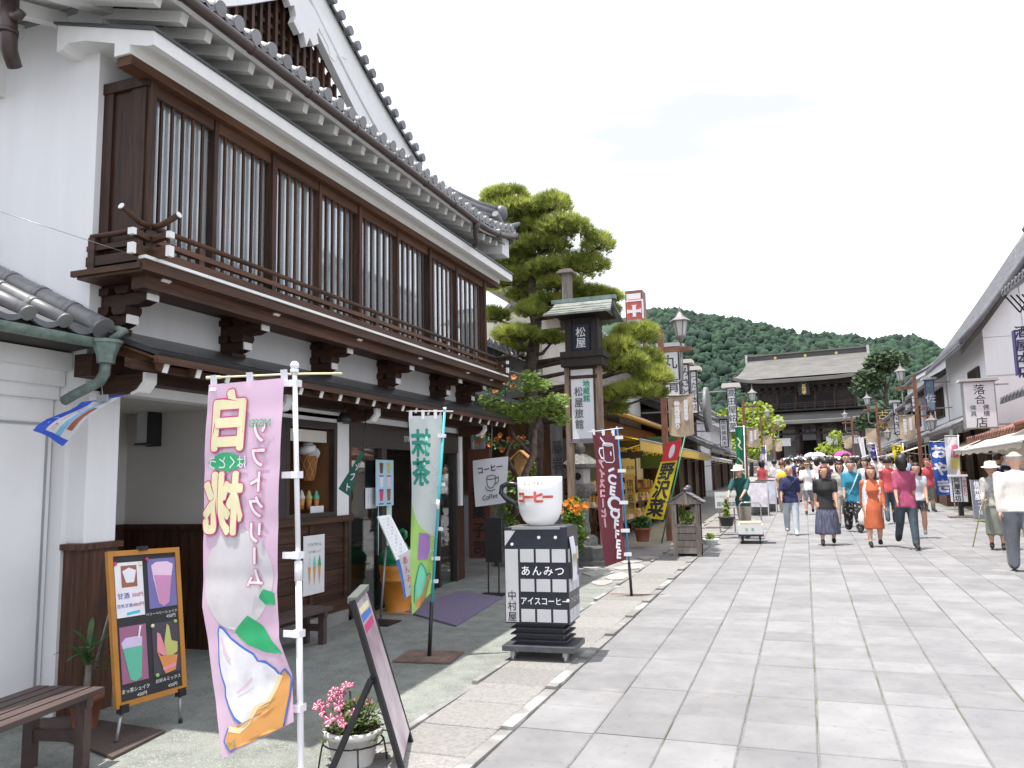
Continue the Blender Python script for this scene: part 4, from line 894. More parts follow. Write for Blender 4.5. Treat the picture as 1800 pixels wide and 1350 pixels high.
p=qb(CC,.47,0,.01); b=MB(); b.box((p.x-.02,p.y-.03,p.z-.005),(p.x+.02,p.y+.03,p.z+.02)); b.build('clip',blackm,cb)
f1,f2=G(203,1312),G(317,1272)
b=MB(); b.tube([qb(CC,.10,1.0,-.01),f1],.010,8); b.build('leg',steel,cb); b=MB(); b.tube([qb(CC,.92,1.0,-.01),f2],.010,8); b.build('leg',steel,cb)
for f in (f1,f2): b=MB(); b.tube([f+Vector((0,0,.03)),f],.013,8); b.build('foot',rubber,cb)
b=MB(); b.beam(f1+Vector((0,0,.01)),f1+Vector((-.02,.30,.015)),.014,.012); b.build('foot_bar',blackm,cb)
r0=qb(CC,.05,.35,-.02); r1=G(148,1240); b=MB(); b.tube([r0,r1],.008,8); b.build('leg',steel,cb)
for a in (.10,.92): p=qb(CC,a,1.0,0); b=MB(); b.box((p.x-.02,p.y-.03,p.z-.03),(p.x+.02,p.y+.03,p.z+.02)); b.build('bracket',blackm,cb)
wt=MB(); wt.lathe([(0,0),(.055,0),(.06,.03),(.058,.07),(.045,.085),(0,.085)],r1,12); wt.build('easel_weight',mat('blue bottle weight',(.03,.10,.32),.4,.5,12,col2=(.22,.05,.14)),label='blue and purple water weight at the easel rear leg',category='weight')
b=MB(); q4=[G(40,1275),G(120,1262),G(290,1290),G(197,1338)]; b.add([p+Vector((0,0,.008)) for p in q4]+[p+Vector((0,0,.022)) for p in q4],[(4,5,6,7),(0,4,7,3),(3,7,6,2),(2,6,5,1),(1,5,4,0)][:1]+[(3,7,4,0),(2,6,7,3),(1,5,6,2),(0,4,5,1)])
for f in range(len(b.f)): pass
b.build('rubber_mat',mat('brown rubber mat',(.085,.06,.052),.9,.15,5,bump=.25,bscale=90),label='brown ribbed rubber mat under the blackboard easel',category='mat')
def bench(name,label,loc,rz_,L_,nsl,wd,h,m):
    t=thing(name,label,'bench',loc,rz_,'dark slatted benches at the shop')
    s_=MB(); s_.box((-wd/nsl/2+.008,-L_/2,h-.03),(wd/nsl/2-.008,L_/2,h)); me=s_.mesh('slat',m)
    for k in range(nsl): piece(me,'slat',t,(-wd/2+wd*(k+.5)/nsl,0,0),world=False)
    b=MB(); b.box((-.029,-.029,0),(.029,.029,h-.031)); me=b.mesh('leg',m)
    for sx in (-1,1):
        for sy in (-1,1): piece(me,'leg',t,(sx*(wd/2-.06),sy*(L_/2-.10),0),world=False)
    for sy in (-1,1):
        b=MB(); b.box((-wd/2+.09,sy*(L_/2-.10)-.02,h*.38),(wd/2-.09,sy*(L_/2-.10)+.02,h*.38+.06)); b.build('stretcher',m,t,local=True)
        b=MB(); b.box((-wd/2+.02,sy*(L_/2-.10)-.025,h-.085),(wd/2-.02,sy*(L_/2-.10)+.025,h-.0305)); b.build('apron',m,t,local=True)
    return t
bwood=mat('dark brown bench slats',(.070,.045,.040),.6,.2,4,stretch=(4,.4,4),bump=.02)
bench('bench','dark brown slatted bench in front of the white wing, partly cut off',(-3.90,2.95,.065),.19,1.25,5,.44,.43,bwood)
bench('bench','low dark slatted bench behind the pink banner below the kiosk',(-4.38,6.15,.135),0.02,.95,4,.30,.34,bwood)
# palm plant behind the easel
def leafblade(b,p,az,el,L_,w_,droop=.3,n=5,mi=0):
    d=Vector((math.cos(az)*math.cos(el),math.sin(az)*math.cos(el),math.sin(el))); s_=Vector((-math.sin(az),math.cos(az),0)); vs=[]
    for i in range(n+1):
        t=i/n; c=Vector(p)+d*(L_*t)+Vector((0,0,-droop*L_*t*t)); ww=w_*math.sin(math.pi*min(1,.15+.85*t))**.7*(1 if t<.98 else .1); vs+=[c-s_*ww/2,c+s_*ww/2+Vector((0,0,.004))]
    b.add(vs,[(2*i,2*i+1,2*i+3,2*i+2) for i in range(n)],mi,True)
leafg=mat('glossy leaf',(.035,.10,.025),.4,.3,9,col2=(.07,.17,.035),trans=.25); leafy=mat('yellow green leaf',(.12,.22,.03),.5,.3,9,col2=(.20,.32,.05),trans=.3)
def pot(t,r,h,m,z=0,sub=None,rim=True):
    b=MB(); b.lathe([(0,0),(r*.68,0),(r*.70,.01),(r*.92,h*.82)]+([(r*1.04,h*.82),(r*1.06,h),(r*.95,h),(r*.93,h*.88),(0,h*.86)] if rim else [(r,h),(r*.92,h),(r*.9,h*.88),(0,h*.86)]),(0,0,z),22); o=b.build('pot',m,t,local=True)
    b=MB(); b.lathe([(0,h*.9),(r*.92,h*.89)],(0,0,z),16); b.build('soil',soil,o,local=True); return o
rv=random.Random(21)
t=thing('palm_plant','spiky green palm in a terracotta pot behind the blackboard easel','plant',(-4.40,4.02,.095)); pot(t,.10,.22,terra)
b=MB(); b.tube([(0,0,.18),(.01,0,.40)],[.025,.018],7); b.build('stem',woodw,t,local=True)
for k in range(16):
    b=MB(); leafblade(b,(0,0,.36+.01*k),k*2.4,rv.uniform(.2,1.3),rv.uniform(.22,.34),.035,rv.uniform(.1,.5)); b.build('leaf',leafg,t,local=True)
# petunias in a white pot on a wire stand
t=thing('petunia_pot','white round pot of pink striped petunias on a black wire stand','plant',(-2.40,3.95,.087)); pot(t,.155,.19,mat('white ceramic pot',(.70,.69,.66),.5,.06,5),.015)
b=MB(); b.tube([(.162*math.cos(a*.3927),.162*math.sin(a*.3927),.135) for a in range(17)],.005,5,caps=False); b.build('ring',blackm,t,local=True)
for a in (.6,2.2,3.8,5.4): b=MB(); b.tube([(.162*math.cos(a),.162*math.sin(a),.14),(.175*math.cos(a),.175*math.sin(a),.07),(.185*math.cos(a),.185*math.sin(a),.0)],.005,5); b.build('leg',blackm,t,local=True)
b=MB()
for k in range(420):
    a=rv.uniform(0,6.28); r=rv.uniform(0,.17)**1; h=rv.uniform(.19,.34)-r*.3; leafblade(b,(r*math.cos(a),r*math.sin(a),h),rv.uniform(0,6.28),rv.uniform(-.2,1.2),rv.uniform(.03,.06),.018,.3,3)
for k in range(40):
    a=rv.uniform(0,6.28); r=rv.uniform(.02,.16); b.tube([(r*.3*math.cos(a),r*.3*math.sin(a),.17),(r*math.cos(a),r*math.sin(a),rv.uniform(.26,.40))],.0025,4)
b.build('foliage',mat('petunia leaf',(.09,.15,.035),.6,.3,20,col2=(.17,.24,.07),trans=.3),t,local=True,kind='stuff')
petp=mat('pink petal',(.62,.05,.20),.6,.2,30,col2=(.75,.25,.40),trans=.3); petr=mat('red petal',(.55,.06,.05),.6,.3,20,col2=(.7,.25,.10),trans=.3); petw=FL('white petal streak',(.8,.72,.76))
def flower(b,p,r,nrm,n=5,m2=True):
    nrm=Vector(nrm).normalized(); u=nrm.orthogonal().normalized(); v=nrm.cross(u); p=Vector(p)
    for k in range(n):
        a=6.2832*k/n; d=u*math.cos(a)+v*math.sin(a); s_=u*-math.sin(a)+v*math.cos(a)
        b.add([p-nrm*.012,p+d*r*.6+s_*r*.42+nrm*.004,p+d*r+nrm*.0,p+d*r*.6-s_*r*.42+nrm*.004],[(0,1,2,3)],0)
        if m2: b.add([p-nrm*.009,p+d*r*.55+s_*r*.09+nrm*.006,p+d*r*.92+nrm*.004,p+d*r*.55-s_*r*.09+nrm*.006],[(0,1,2,3)],1)
for k in range(26):
    a=rv.uniform(0,6.28) if k<14 else rv.uniform(2.2,4.4); r=rv.uniform(.03,.22); h=rv.uniform(.33,.45)-r*.45
    b=MB(); flower(b,(r*math.cos(a)-.03,r*math.sin(a),h),rv.uniform(.026,.036),(math.cos(a)*.6+rv.uniform(-.3,.3)+.3,math.sin(a)*.6-.8,rv.uniform(.1,.9))); b.build('flower',[petp if r*math.cos(a)<.09 else petr,petw],t,local=True)
# A-frame sign seen almost edge-on
t=thing('folding_sign','black folding pavement sign seen edge-on beside the petunia pot','sign',(-2.3,4.0,.087))
fd=Vector((-.40,.917,0)); fn_=Vector((.917,.40,0)); ac=Vector((-2.385,3.98,1.0)); z0=.095
ap0,ap1=ac-fd*.27,ac+fd*.27
def leg(a,e,name): b=MB(); b.beam(a,e,.018,.03,up=(1,0,0)); b.build(name,blackm,t)
def dn(p,z): return Vector((p.x,p.y,z))
for a in (ap0,ap1):
    leg(a,dn(a+fn_*.27,z0),'leg'); leg(a+fn_*.10+fd*(.02 if a is ap1 else -.02)-Vector((0,0,.40)),dn(a-fn_*.13,z0),'leg')
CA=(ap0+fn_*.008+fd*.014-Vector((0,0,.02)),ap1+fn_*.008-fd*.014-Vector((0,0,.02)),dn(ap0+fn_*.255+fd*.014,z0+.08),dn(ap1+fn_*.255-fd*.014,z0+.08))
b=MB(); qpanel(b,CA,0,0,1,1,-.006,.004); b.build('panel',mat('faded pink poster',(.42,.28,.33),.4,.3,2.2,col2=(.68,.62,.64)),t)
b=MB(); b.beam(ap0,ap1,.05,.03); b.build('top_bar',mat('grey top bar',(.13,.14,.13),.4,.1),t)
for bb,cc_ in ((.05,cream),(.09,pblue),(.16,crim)): 
    b=MB(); qpanel(b,CA,.15,bb,.85,bb+.05,.0042,.0055); b.build('poster_print',cc_,t)
# mats, statue, menu stand at the entrance
b=MB(); q4=[G(706,1076),G(802,1103),G(884,1052),G(806,1042)]; b.add([p+Vector((0,0,.006)) for p in q4]+[p+Vector((0,0,.022)) for p in q4],[(4,5,6,7),(0,1,5,4),(1,2,6,5),(2,3,7,6),(3,0,4,7)])
b.build('purple_mat',mat('purple coil mat',(.27,.21,.35),.95,.3,90,col2=(.38,.32,.47),bump=.5,bscale=220),label='purple coil doormat in front of the shop entrance',category='mat')
t=thing('soft_cream_statue','large green soft cream cone statue with orange cone by the door','statue',(-4.40,8.18,.18))
b=MB(); b.lathe([(0,.0),(.14,0),(.14,.02),(.135,.03),(.185,.34),(.2,.345),(.2,.375),(.19,.38),(.205,.46),(.21,.52),(0,.52)],n=22); b.build('cone',mat('orange cone paint',(.56,.21,.025),.45,.12,6,bump=.15,bscale=30),t,local=True)
b=MB(); pts=[];rs_=[]
for k in range(70):
    a=k*.30; q=k/69; r=.135*(1-q)**.85; pts.append((r*math.cos(a),r*math.sin(a),.545+.27*q)); rs_.append(.092*(1-q)**.9+.02)
b.tube(pts,rs_,10); b.ball((0,0,.52),(.2,.2,.07),16,6); b.tube([(0,0,.80),(.03,0,.87),(.07,-.01,.90),(.11,-.02,.88),(.115,-.02,.83),(.085,-.02,.80)],[.03,.028,.026,.024,.022,.018],8); b.build('swirl',mat('glossy green swirl',(.012,.19,.075),.3,.1,5),t,local=True)
b=MB(); b.box((-.24,-.2,0),(.26,.22,.014)); b.build('board',mat('cardboard',(.30,.20,.12),.9,.15,6),t,local=True)
t=thing('menu_stand','steel menu stand with slanted white price list beside the door','menu stand',(-4.25,7.52,.165))
b=MB(); b.tube([(0,0,.02),(.05,.03,.78)],.012,8); b.build('pole',steel,t,local=True); b=MB(); b.box((-.17,-.15,0),(.17,.15,.02)); b.build('base',blackm,t,local=True)
MC=(PY(663,908,7.50),PY(686,905,7.72),PY(697,985,7.35),PY(720,972,7.60)); b=MB(); qpanel(b,MC,0,0,1,1,-.01,.004); b.build('board',white_pl,t)
for k in range(12):
    qtext(t,MC,'コーヒー　紅茶　アイス'[k%3:8+k%3],.48,.09+.072*k,.05,FL('grey ink',(.30,.30,.34)),.0055,0,0,2.0)
t=thing('anmitsu_flag','small blue and white flag with red hiragana below the menu stand','flag',tuple(PY(712,1050,7.45)))
FC=(PY(698,978,7.40),PY(722,965,7.52),PY(716,1050,7.42),PY(737,1036,7.52)); b=MB(); b.grid(lambda a,c:qb(FC,a-.1*c*c,c,.02*math.sin(a*4+c*4)),5,8); c_=b.build('cloth',mat('white flag cloth',(.72,.72,.75),.7,.04,trans=.3),t)
b=MB(); b.grid(lambda a,c:qb(FC,-.16+.22*a-.1*c*c,c,.004+.02*math.sin((-.16+.22*a)*4+c*4)),3,8); b.build('border',pblue,c_)
for k,ch in enumerate('あんみつ'): qtext(c_,FC,ch,.42-.08*k*.25,.17+.22*k,.2,redp,.026,.03,0,1.7)
# posters and notices on the entrance glass
DX=FX-.045
def sheetx(name,label,u0,v0,u1,v1,x,m,cat='poster',th=.006):
    a=PX(u0,v0,x); c=PX(u1,v1,x); t=thing(name,label,cat,(x,(a.y+c.y)/2,c.z)); b=MB(); b.box((x,a.y,c.z),(x+th,c.y,a.z)); b.build('sheet',m,t); return t,a,c
t,a,c=sheetx('drink_menu_poster','pale blue drink menu poster hung on the entrance glass',660,808,691,888,DX+.06,FL('pale blue poster',(.38,.56,.64)))
for i in range(2):
    for j in range(3):
        y=a.y+(c.y-a.y)*(.3+.42*i); z=a.z+(c.z-a.z)*(.18+.30*j); x=DX+.0665
        b=MB(); b.prism([(y-.045,z+.06),(y+.045,z+.06),(y+.03,z-.06),(y-.03,z-.06)],'x',x,x+.002); b.build('drink_print',[FL('cola print',(.12,.05,.03)),prwhite,crim,olive,pinkl,brownp][i*3+j],t)
        b=MB(); b.prism([(y-.05,z-.085),(y+.05,z-.085),(y+.05,z-.1),(y-.05,z-.1)],'x',x,x+.002); b.build('caption',bl_,t)
t,a,c=sheetx('notice','white handwritten notice taped to the door glass',642,858,661,893,DX,FL('notice paper',(.70,.70,.72)))
for k in range(4): lettering(t,'ソフトクリーム',(DX+.007,a.y+(c.y-a.y)*(.86-.22*k),(a.z+c.z)/2+.01),(0,1,0),(0,0,1),.038,FL('grey ink',(.3,.3,.34)),.0,True,.95)
t,a,c=sheetx('door_poster','narrow pale mint soft cream poster low on the glass door',664,890,688,972,DX,FL('mint poster',(.48,.66,.62)))
for k in range(2): y=a.y+(c.y-a.y)*(.35+.35*k); b=MB(); b.prism([(y-.03,c.z+.38),(y+.03,c.z+.38),(y,c.z+.12)],'x',DX+.007,DX+.009); b.build('cone_print',pinkd if k else rosec,t)
t,a,c=sheetx('cone_poster','white poster with three soft cream cones pinned below the kiosk window',533,943,569,1040,FX+.035,FL('poster paper',(.72,.72,.74)))
for k,cc_ in enumerate((prwhite,minti,prgreen)):
    y=a.y+(c.y-a.y)*(.27+.24*k); z=(a.z+c.z)/2-.02; x=FX+.0415
    b=MB(); b.prism([(y-.025,z),(y+.025,z),(y,z-.18)],'x',x,x+.002); b.build('cone_print',pbrown,t); b=MB(); b.prism([(y-.028,z+.002),(y+.028,z+.002),(y+.02,z+.05),(y+.003,z+.11),(y-.02,z+.05)],'x',x,x+.002); b.build('cream_print',cc_ if k else FL('pale cream print',(.6,.64,.66)),t)
lettering(t,'ソフトクリーム',(FX+.041,(a.y+c.y)/2,a.z-.09),(0,1,0),(0,0,1),.042,inkm,.004,sx=.8)
lettering(t,'バニラ 抹茶 ミックス',(FX+.041,(a.y+c.y)/2,a.z-.16),(0,1,0),(0,0,1),.026,inkm,.0,sx=.8)
# soft cream cones inside the kiosk window
p=PX(542,812,FX-.22); t=thing('cone_display','big white soft cream display cone in the kiosk window','display',(p.x,p.y,p.z-.22))
b=MB(); b.lathe([(0,-.2),(.055,-.2),(.06,-.19),(.095,.05),(.1,.06),(0,.06)],p,16); b.build('cone',mat('waffle cone',(.26,.10,.025),.5,.25,12,bump=.2,bscale=25),t)
for k in range(8):
    a0=k*.785
    for sg in (1,-1): b=MB(); b.tube([p+Vector(((.06+.04*q)*math.cos(a0+sg*q*1.2),(.06+.04*q)*math.sin(a0+sg*q*1.2),-.19+.245*q)) for q in (0,.25,.5,.75,1)],.004,4); b.build('waffle_rib',mat('waffle rib',(.5,.27,.09),.5,.1),t)
b=MB(); pts=[];rs_=[]
for k in range(48): q=k/47; a0=k*.4; r=.062*(1-q); pts.append(p+Vector((r*math.cos(a0),r*math.sin(a0),.085+.16*q))); rs_.append(.052*(1-q)+.012)
b.tube(pts,rs_,8); b.tube([p+Vector((0,0,.24)),p+Vector((0,-.02,.275)),p+Vector((0,-.04,.265))],[.014,.012,.008],6); b.build('swirl',mat('white swirl',(.72,.72,.74),.4,.03),t)
for k,cc_ in enumerate((FL('vanilla',(.66,.64,.6)),olive,minti)):
    p2=PX(530+13*k,880,FX-.2); q=thing('sample_cone',('white','olive green','pale green')[k]+' sample soft cream cone in the lower display case','display',(p2.x,p2.y,p2.z-.09)); b=MB(); b.lathe([(0,-.09),(.022,-.09),(.032,.02),(0,.02)],p2,10); b.build('cone',pbrown,q); b=MB(); b.lathe([(.035,.02),(.034,.045),(.022,.06),(.02,.08),(.004,.11),(0,.11)],p2,10); b.build('swirl',cc_,q)
t,a,c=sheetx('price_card','small white price card in the kiosk display case',545,890,568,903,FX-.06,FL('notice paper',(.70,.70,.72)),'price card')
# things hanging from the eaves
p=PX(605,735,-4.35); t=thing('floodlight','small black floodlight under the lower eave by the kiosk','lamp',tuple(p)); b=MB(); b.lathe([(0,.05),(.04,.05),(.07,-.01),(.07,-.04),(.055,-.04),(0,-.02)],p,14); b.build('hood',blackm,t); b=MB(); b.tube([p+Vector((0,0,.05)),p+Vector((0,.02,.13))],.012,6); b.build('arm',blackm,t)
t=thing('hanging_green_flag','narrow dark green flag with white letters swinging from the eave','flag',tuple(PY(618,870,7.0)))
FC=(PY(634,792,7.05),PY(641,797,7.12),PY(596,860,6.9),PY(613,872,7.0)); b=MB(); b.grid(lambda a,c:qb(FC,a,c,.01*math.sin(a*3+c*5)),4,8); c_=b.build('cloth',mat('dark green cloth',(.008,.105,.075),.7,.1,trans=.2),t)
for k,ch in enumerate('ソフト'): qtext(c_,FC,ch,.5,.35+.25*k,.2,prwhite,.014,.03,.5,3.0)
b=MB(); b.tube([PY(645,718,7.3),PY(641,760,7.2),PY(638,794,7.08)],.006,5); b.build('cord',blackm,t)
t=thing('coffee_flag','white hanging cloth sign with drawn coffee cup under the eave end','sign',tuple(PY(866,888,10.3)))
FC=(PY(831,810,10.3),PY(893,802,10.35),PY(836,891,10.25),PY(889,884,10.3)); b=MB(); b.grid(lambda a,c:qb(FC,a,c,.02*math.sin(a*4+c*3)),8,8); c_=b.build('cloth',mat('white cloth sign',(.68,.69,.72),.7,.03,trans=.3),t)
dk=FL('dark brown print',(.06,.02,.02)); qtext(c_,FC,'コーヒー',.5,.22,.17,dk,.025,.045,.06,1.1); qtext(c_,FC,'Coffee',.5,.82,.15,inkm,.025,.02,.08,1.1)
qshape(c_,FC,stroke([(.40,.42),(.42,.58),(.50,.65),(.60,.63),(.66,.55),(.68,.41)],.02),.026,inkm,'cup_outline'); qshape(c_,FC,stroke(ell(.54,.415,.14,.045,16),.018,True,1),.026,inkm,'cup_rim'); qshape(c_,FC,stroke([(.67,.45),(.76,.42),(.76,.52),(.66,.58)],.02),.026,inkm,'cup_handle'); qshape(c_,FC,stroke([(.36,.60),(.40,.68),(.54,.71),(.66,.68)],.018),.026,inkm,'saucer')
b=MB(); b.tube([PY(865,738,10.3),PY(864,804,10.32)],.004,4); b.build('cord',steel,t)
t=thing('blue_white_flag','blue bordered white flag fluttering from the green copper hopper','flag',tuple(PY(100,782,3.9)))
def bw(a,c):
    TL,TR,BL,BR=PY(143,707,3.95),PY(218,692,4.0),PY(60,757,3.75),PY(107,784,3.85); return (TL*(1-a)+TR*a)*(1-c)+(BL*(1-a)+BR*a)*c+Vector((.02*math.sin(a*5),.03*math.sin(c*6+a*2),.012*math.sin(c*3.14)))
b=MB(); b.grid(bw,8,10); c_=b.build('cloth',mat('white flag cloth',(.72,.72,.75),.7,.04,trans=.3),t)
def bwr(a0,c0,a1,c1,m,e,nm): b=MB(); b.grid(lambda a,c:Vector(bw(a0+(a1-a0)*a,c0+(c1-c0)*c))+Vector((.3,-.9,-.1))*e,4,6); b.build(nm,m,c_)
for r in ((0,0,.22,1),(.22,0,1,.05),(.22,.9,1,1)): bwr(*r,FL('royal blue print',(.03,.09,.52)),.003,'border')
bwr(.52,.05,.70,.9,FL('sky blue print',(.18,.42,.68)),.003,'stripe')
b=MB(); V,F_=layout('コーヒー',.2,0); b.add([Vector(bw(.37+y*.6,.45-x*1.1))+Vector((.3,-.9,-.1))*.005 for x,y in V],F_); b.build('lettering',redp,c_)
bwr(.75,.3,.92,.75,brownp,.004,'cup_print')
b=MB(); b.tube([PY(178,672,4.0),PY(180,690,3.98),PY(181,702,3.97)],.003,4); b.box(PY(172,695,3.965),PY(188,705,3.955)); b.build('clip',steel,t)
b=MB(); b.tube([PY(-30,362,3.3),PY(240,450,4.03)],.0025,4); b.build('wire',steel,label='thin steel wire running to the balcony corner',category='wire')
# ================================================================ LEFT SIDE OF THE STREET
# tall wooden inn sign with lantern house
woodk=mat('blackened wood',(.012,.009,.008),.6,.3,6,col2=(.03,.019,.014),stretch=(4,4,.4))
tw=thing('inn_sign_tower','tall wooden inn sign with white panel and copper-roofed lantern house','sign',(-3.7,12.95,.285))
TY=12.9
def bx(u0,v0,u1,v1,y,d,name,m,par=None,**k):
    a,c=PY(u0,v0,y),PY(u1,v1,y); b=MB(); b.box((a.x,y,c.z),(c.x,y+d,a.z)); return b.build(name,m,par or tw,**k)
pw=mat('sun-bleached post',(.20,.13,.09),.8,.35,5,col2=(.34,.25,.19),stretch=(4,4,.35),bump=.03)
a=PY(992,648,TY); q=PY(1003,648,TY); c=PY(1056,648,TY)
for x0,x1 in ((a.x,q.x),(c.x-.10,c.x)):
    b=MB(); b.box((x0,TY-.02,.2),(x1,TY+.10,3.74)); b.build('post',pw,tw)
bx(1003,646,1046,777,TY-.02,.30,'sign_box',mat('white acrylic sign',(.76,.76,.80),.35,.02),)
for r in ((1000,640,1049,647),(1000,661,1049,663.5),(1000,647,1005,776),(1043,647,1049,776)): bx(*r,TY-.035,.05,'sign_frame',woodm)
bx(1000,772,1049,777,TY-.03,.04,'sign_sill',steel)
p=PY(1031,687,TY-.025); lettering(tw,'地蔵館',p,(1,0,0),(0,0,1),.125,mat('sign green',(.01,.30,.15),.5,.05),.03,True,1.0)
p=PY(1018,717,TY-.025); lettering(tw,'松屋旅館',p,(1,0,0),(0,0,1),.17,mat('sign grey ink',(.10,.10,.11),.5,.2),.016,True,1.08,sx=.9)
bx(985,624,1058,640,TY-.15,.42,'bracket_beam',woodk); bx(984,619,1060,624,TY-.18,.48,'shelf',woodk)
bx(993,562,1051,619,TY-.10,.36,'lantern_house',woodk)
bx(1005,572,1037,614,TY-.135,.03,'dark_panel',mat('night blue panel',(.02,.026,.045),.3,.1)); 
for u in (992,1038): bx(u,562,u+13 if u<1000 else u+14,619,TY-.16,.05,'lantern_frame',woodk)
p=PY(1021,593,TY-.14); lettering(tw,'松屋',p,(1,0,0),(0,0,1),.18,whitep,.012,True,1.0)
e0,e1=PY(964,563,TY),PY(1088,560,TY); rz0=PY(1025,527,TY).z; cx=(e0.x+e1.x)/2; hw=(e1.x-e0.x)/2*.93
cpr=mat('verdigris copper roof',(.13,.145,.13),.5,.25,7,col2=(.24,.26,.235))
for sg in (-1,1):
    for k in range(4):
        b=MB(); t0,t1=k/4,(k+1.05)/4
        f=lambda t:(TY+.08+sg*(.02+.50*t), rz0-(rz0-e0.z)*(t**.75))
        y0,z0=f(t0); y1,z1=f(t1); w0,w1=hw*(.86+.14*t0),hw*(.86+.14*t1)
        b.add([(cx-w0,y0,z0),(cx+w0,y0,z0),(cx+w1,y1,z1+.012),(cx-w1,y1,z1+.012),(cx-w0,y0,z0-.03),(cx+w0,y0,z0-.03),(cx+w1,y1,z1-.02),(cx-w1,y1,z1-.02)],[(0,1,2,3),(7,6,5,4),(0,4,5,1),(1,5,6,2),(2,6,7,3),(3,7,4,0)]); b.build('roof_course',cpr,tw)
b=MB(); b.box((cx-hw*.98,TY+.02,rz0-.02),(cx+hw*.98,TY+.14,rz0+.05)); b.build('ridge',copper,tw)
b=MB(); b.prism([(TY-.35,e0.z+.02),(TY+.08,rz0-.06),(TY+.50,e0.z+.02)],'x',cx-hw*.8,cx+hw*.8); b.build('gable',woodk,tw)
p=PY(997,500,TY+.3); b=MB(); b.box((p.x-.075,TY+.22,rz0-.1),(p.x+.075,TY+.37,p.z+.18)); b.build('chimney_post',woodw,tw); b=MB(); b.box((p.x-.14,TY+.14,p.z+.18),(p.x+.14,TY+.45,p.z+.215)); b.box((p.x-.11,TY+.17,p.z+.216),(p.x+.11,TY+.42,p.z+.25)); b.build('chimney_cap',woodw,tw)
b=MB(); b.tube([PY(840,640,10.9),PY(1003,676,12.8)],.004,4); b.tube([PY(1050,678,12.85),PY(1130,666,15)],.004,4); b.build('power_line',steel,label='thin cable strung from the balcony to the inn sign',category='cable')
# stone lantern in front of the inn
stone=mat('grey granite',(.17,.165,.155),.9,.3,20,col2=(.27,.26,.245),bump=.06); 
def stone_lantern(loc,s,label):
    t=thing('stone_lantern',label,'lantern',loc)
    def part(name,prof,n,sm=False): b=MB(); b.lathe([(r*s,z*s) for r,z in prof],n=n,sm=sm); b.build(name,stone,t,local=True)
    part('base',[(0,0),(.34,0),(.34,.18),(.26,.18),(.26,.32),(.2,.36),(0,.36)],6); part('shaft',[(.12,.36),(.15,.42),(.12,.6),(.12,.75),(.15,.95),(.15,1.0)],12,True); part('platform',[(.12,1.0),(.24,1.12),(.26,1.2),(.2,1.24),(0,1.24)],6)
    b=MB(); b.lathe([(.16*s,1.24*s),(.165*s,1.5*s),(0,1.5*s)],n=6,sm=False); o=b.build('light_box',mat('pale granite',(.42,.42,.41),.9,.1,9),t,local=True)
    b=MB(); b.cyl((-.02*s,-.15*s,1.37*s),(-.02*s,-.17*s,1.37*s),.065*s,n=14); b.build('opening',blackm,o,local=True)
    part('cap',[(.12,1.5),(.34,1.52),(.36,1.58),(.2,1.7),(.1,1.76),(0,1.76)],6); part('finial',[(.05,1.76),(.09,1.82),(.085,1.9),(.02,1.98),(0,1.98)],10,True); return t
p=PY(1026,985,13.6); stone_lantern((p.x,13.6,.30),1.0,'grey stone lantern standing behind the inn sign tower')
# carved plank boards
t=thing('carved_plank','weathered grey plank with carved calligraphy leaning behind the inn sign','sign',tuple(PY(980,900,13.3))); a=PY(967,745,13.3);c=PY(992,930,13.3); b=MB(); b.box((a.x,13.3,c.z),(c.x,13.36,a.z)); b.build('plank',mat('dark weathered plank',(.06,.058,.06),.85,.3,5,col2=(.12,.115,.115),stretch=(4,4,.4)),t); lettering(t,'藤岩の',PY(980,815,13.29),(1,0,0),(0,0,1),.24,inkm,.02,True,1.2,sx=.8)
t=thing('shop_name_board','tall reddish brown board with dark carved characters beside the shop','sign',tuple(PY(846,982,11.0))); a=PY(822,790,11.0);c=PY(863,982,11.0); b=MB(); b.box((a.x,11.0,c.z),(c.x,11.08,a.z)); b.build('board',mat('red brown board',(.10,.032,.018),.6,.25,5,stretch=(4,4,.4)),t); lettering(t,'御菓子司',PY(842,915,10.995),(1,0,0),(0,0,1),.24,inkm,.03,True,1.12,sx=.9)
# inn behind the pine
inn=thing('old_inn','grey timber inn with tiled roof half hidden behind the pine','building',(-6.5,12,.25))
gw=mat('blue grey siding',(.155,.17,.185),.8,.15,4,stretch=(3,3,.4)); b=MB(); b.box((-11,11.0,0),(-5.7,16.2,4.3)); b.build('wall',gw,inn)
for k in range(9): b=MB(); b.box((-5.7,11.2+.55*k,.2),(-5.66,11.26+.55*k,4.2)); b.build('batten',mat('pale batten',(.30,.31,.32),.8,.1),inn)
for k in range(2): b=MB(); b.box((-5.7,12.1+2*k,1.4),(-5.65,13.3+2*k,2.9)); o=b.build('window_frame',darkal,inn); b=MB(); b.box((-5.65,12.16+2*k,1.46),(-5.645,13.24+2*k,2.84)); b.build('pane',glassw,o)
b=MB(); b.box((-5.69,11.0,3.1),(-5.2,16.2,3.18)); b.build('string_course',gw,inn)
rl=random.Random(4)
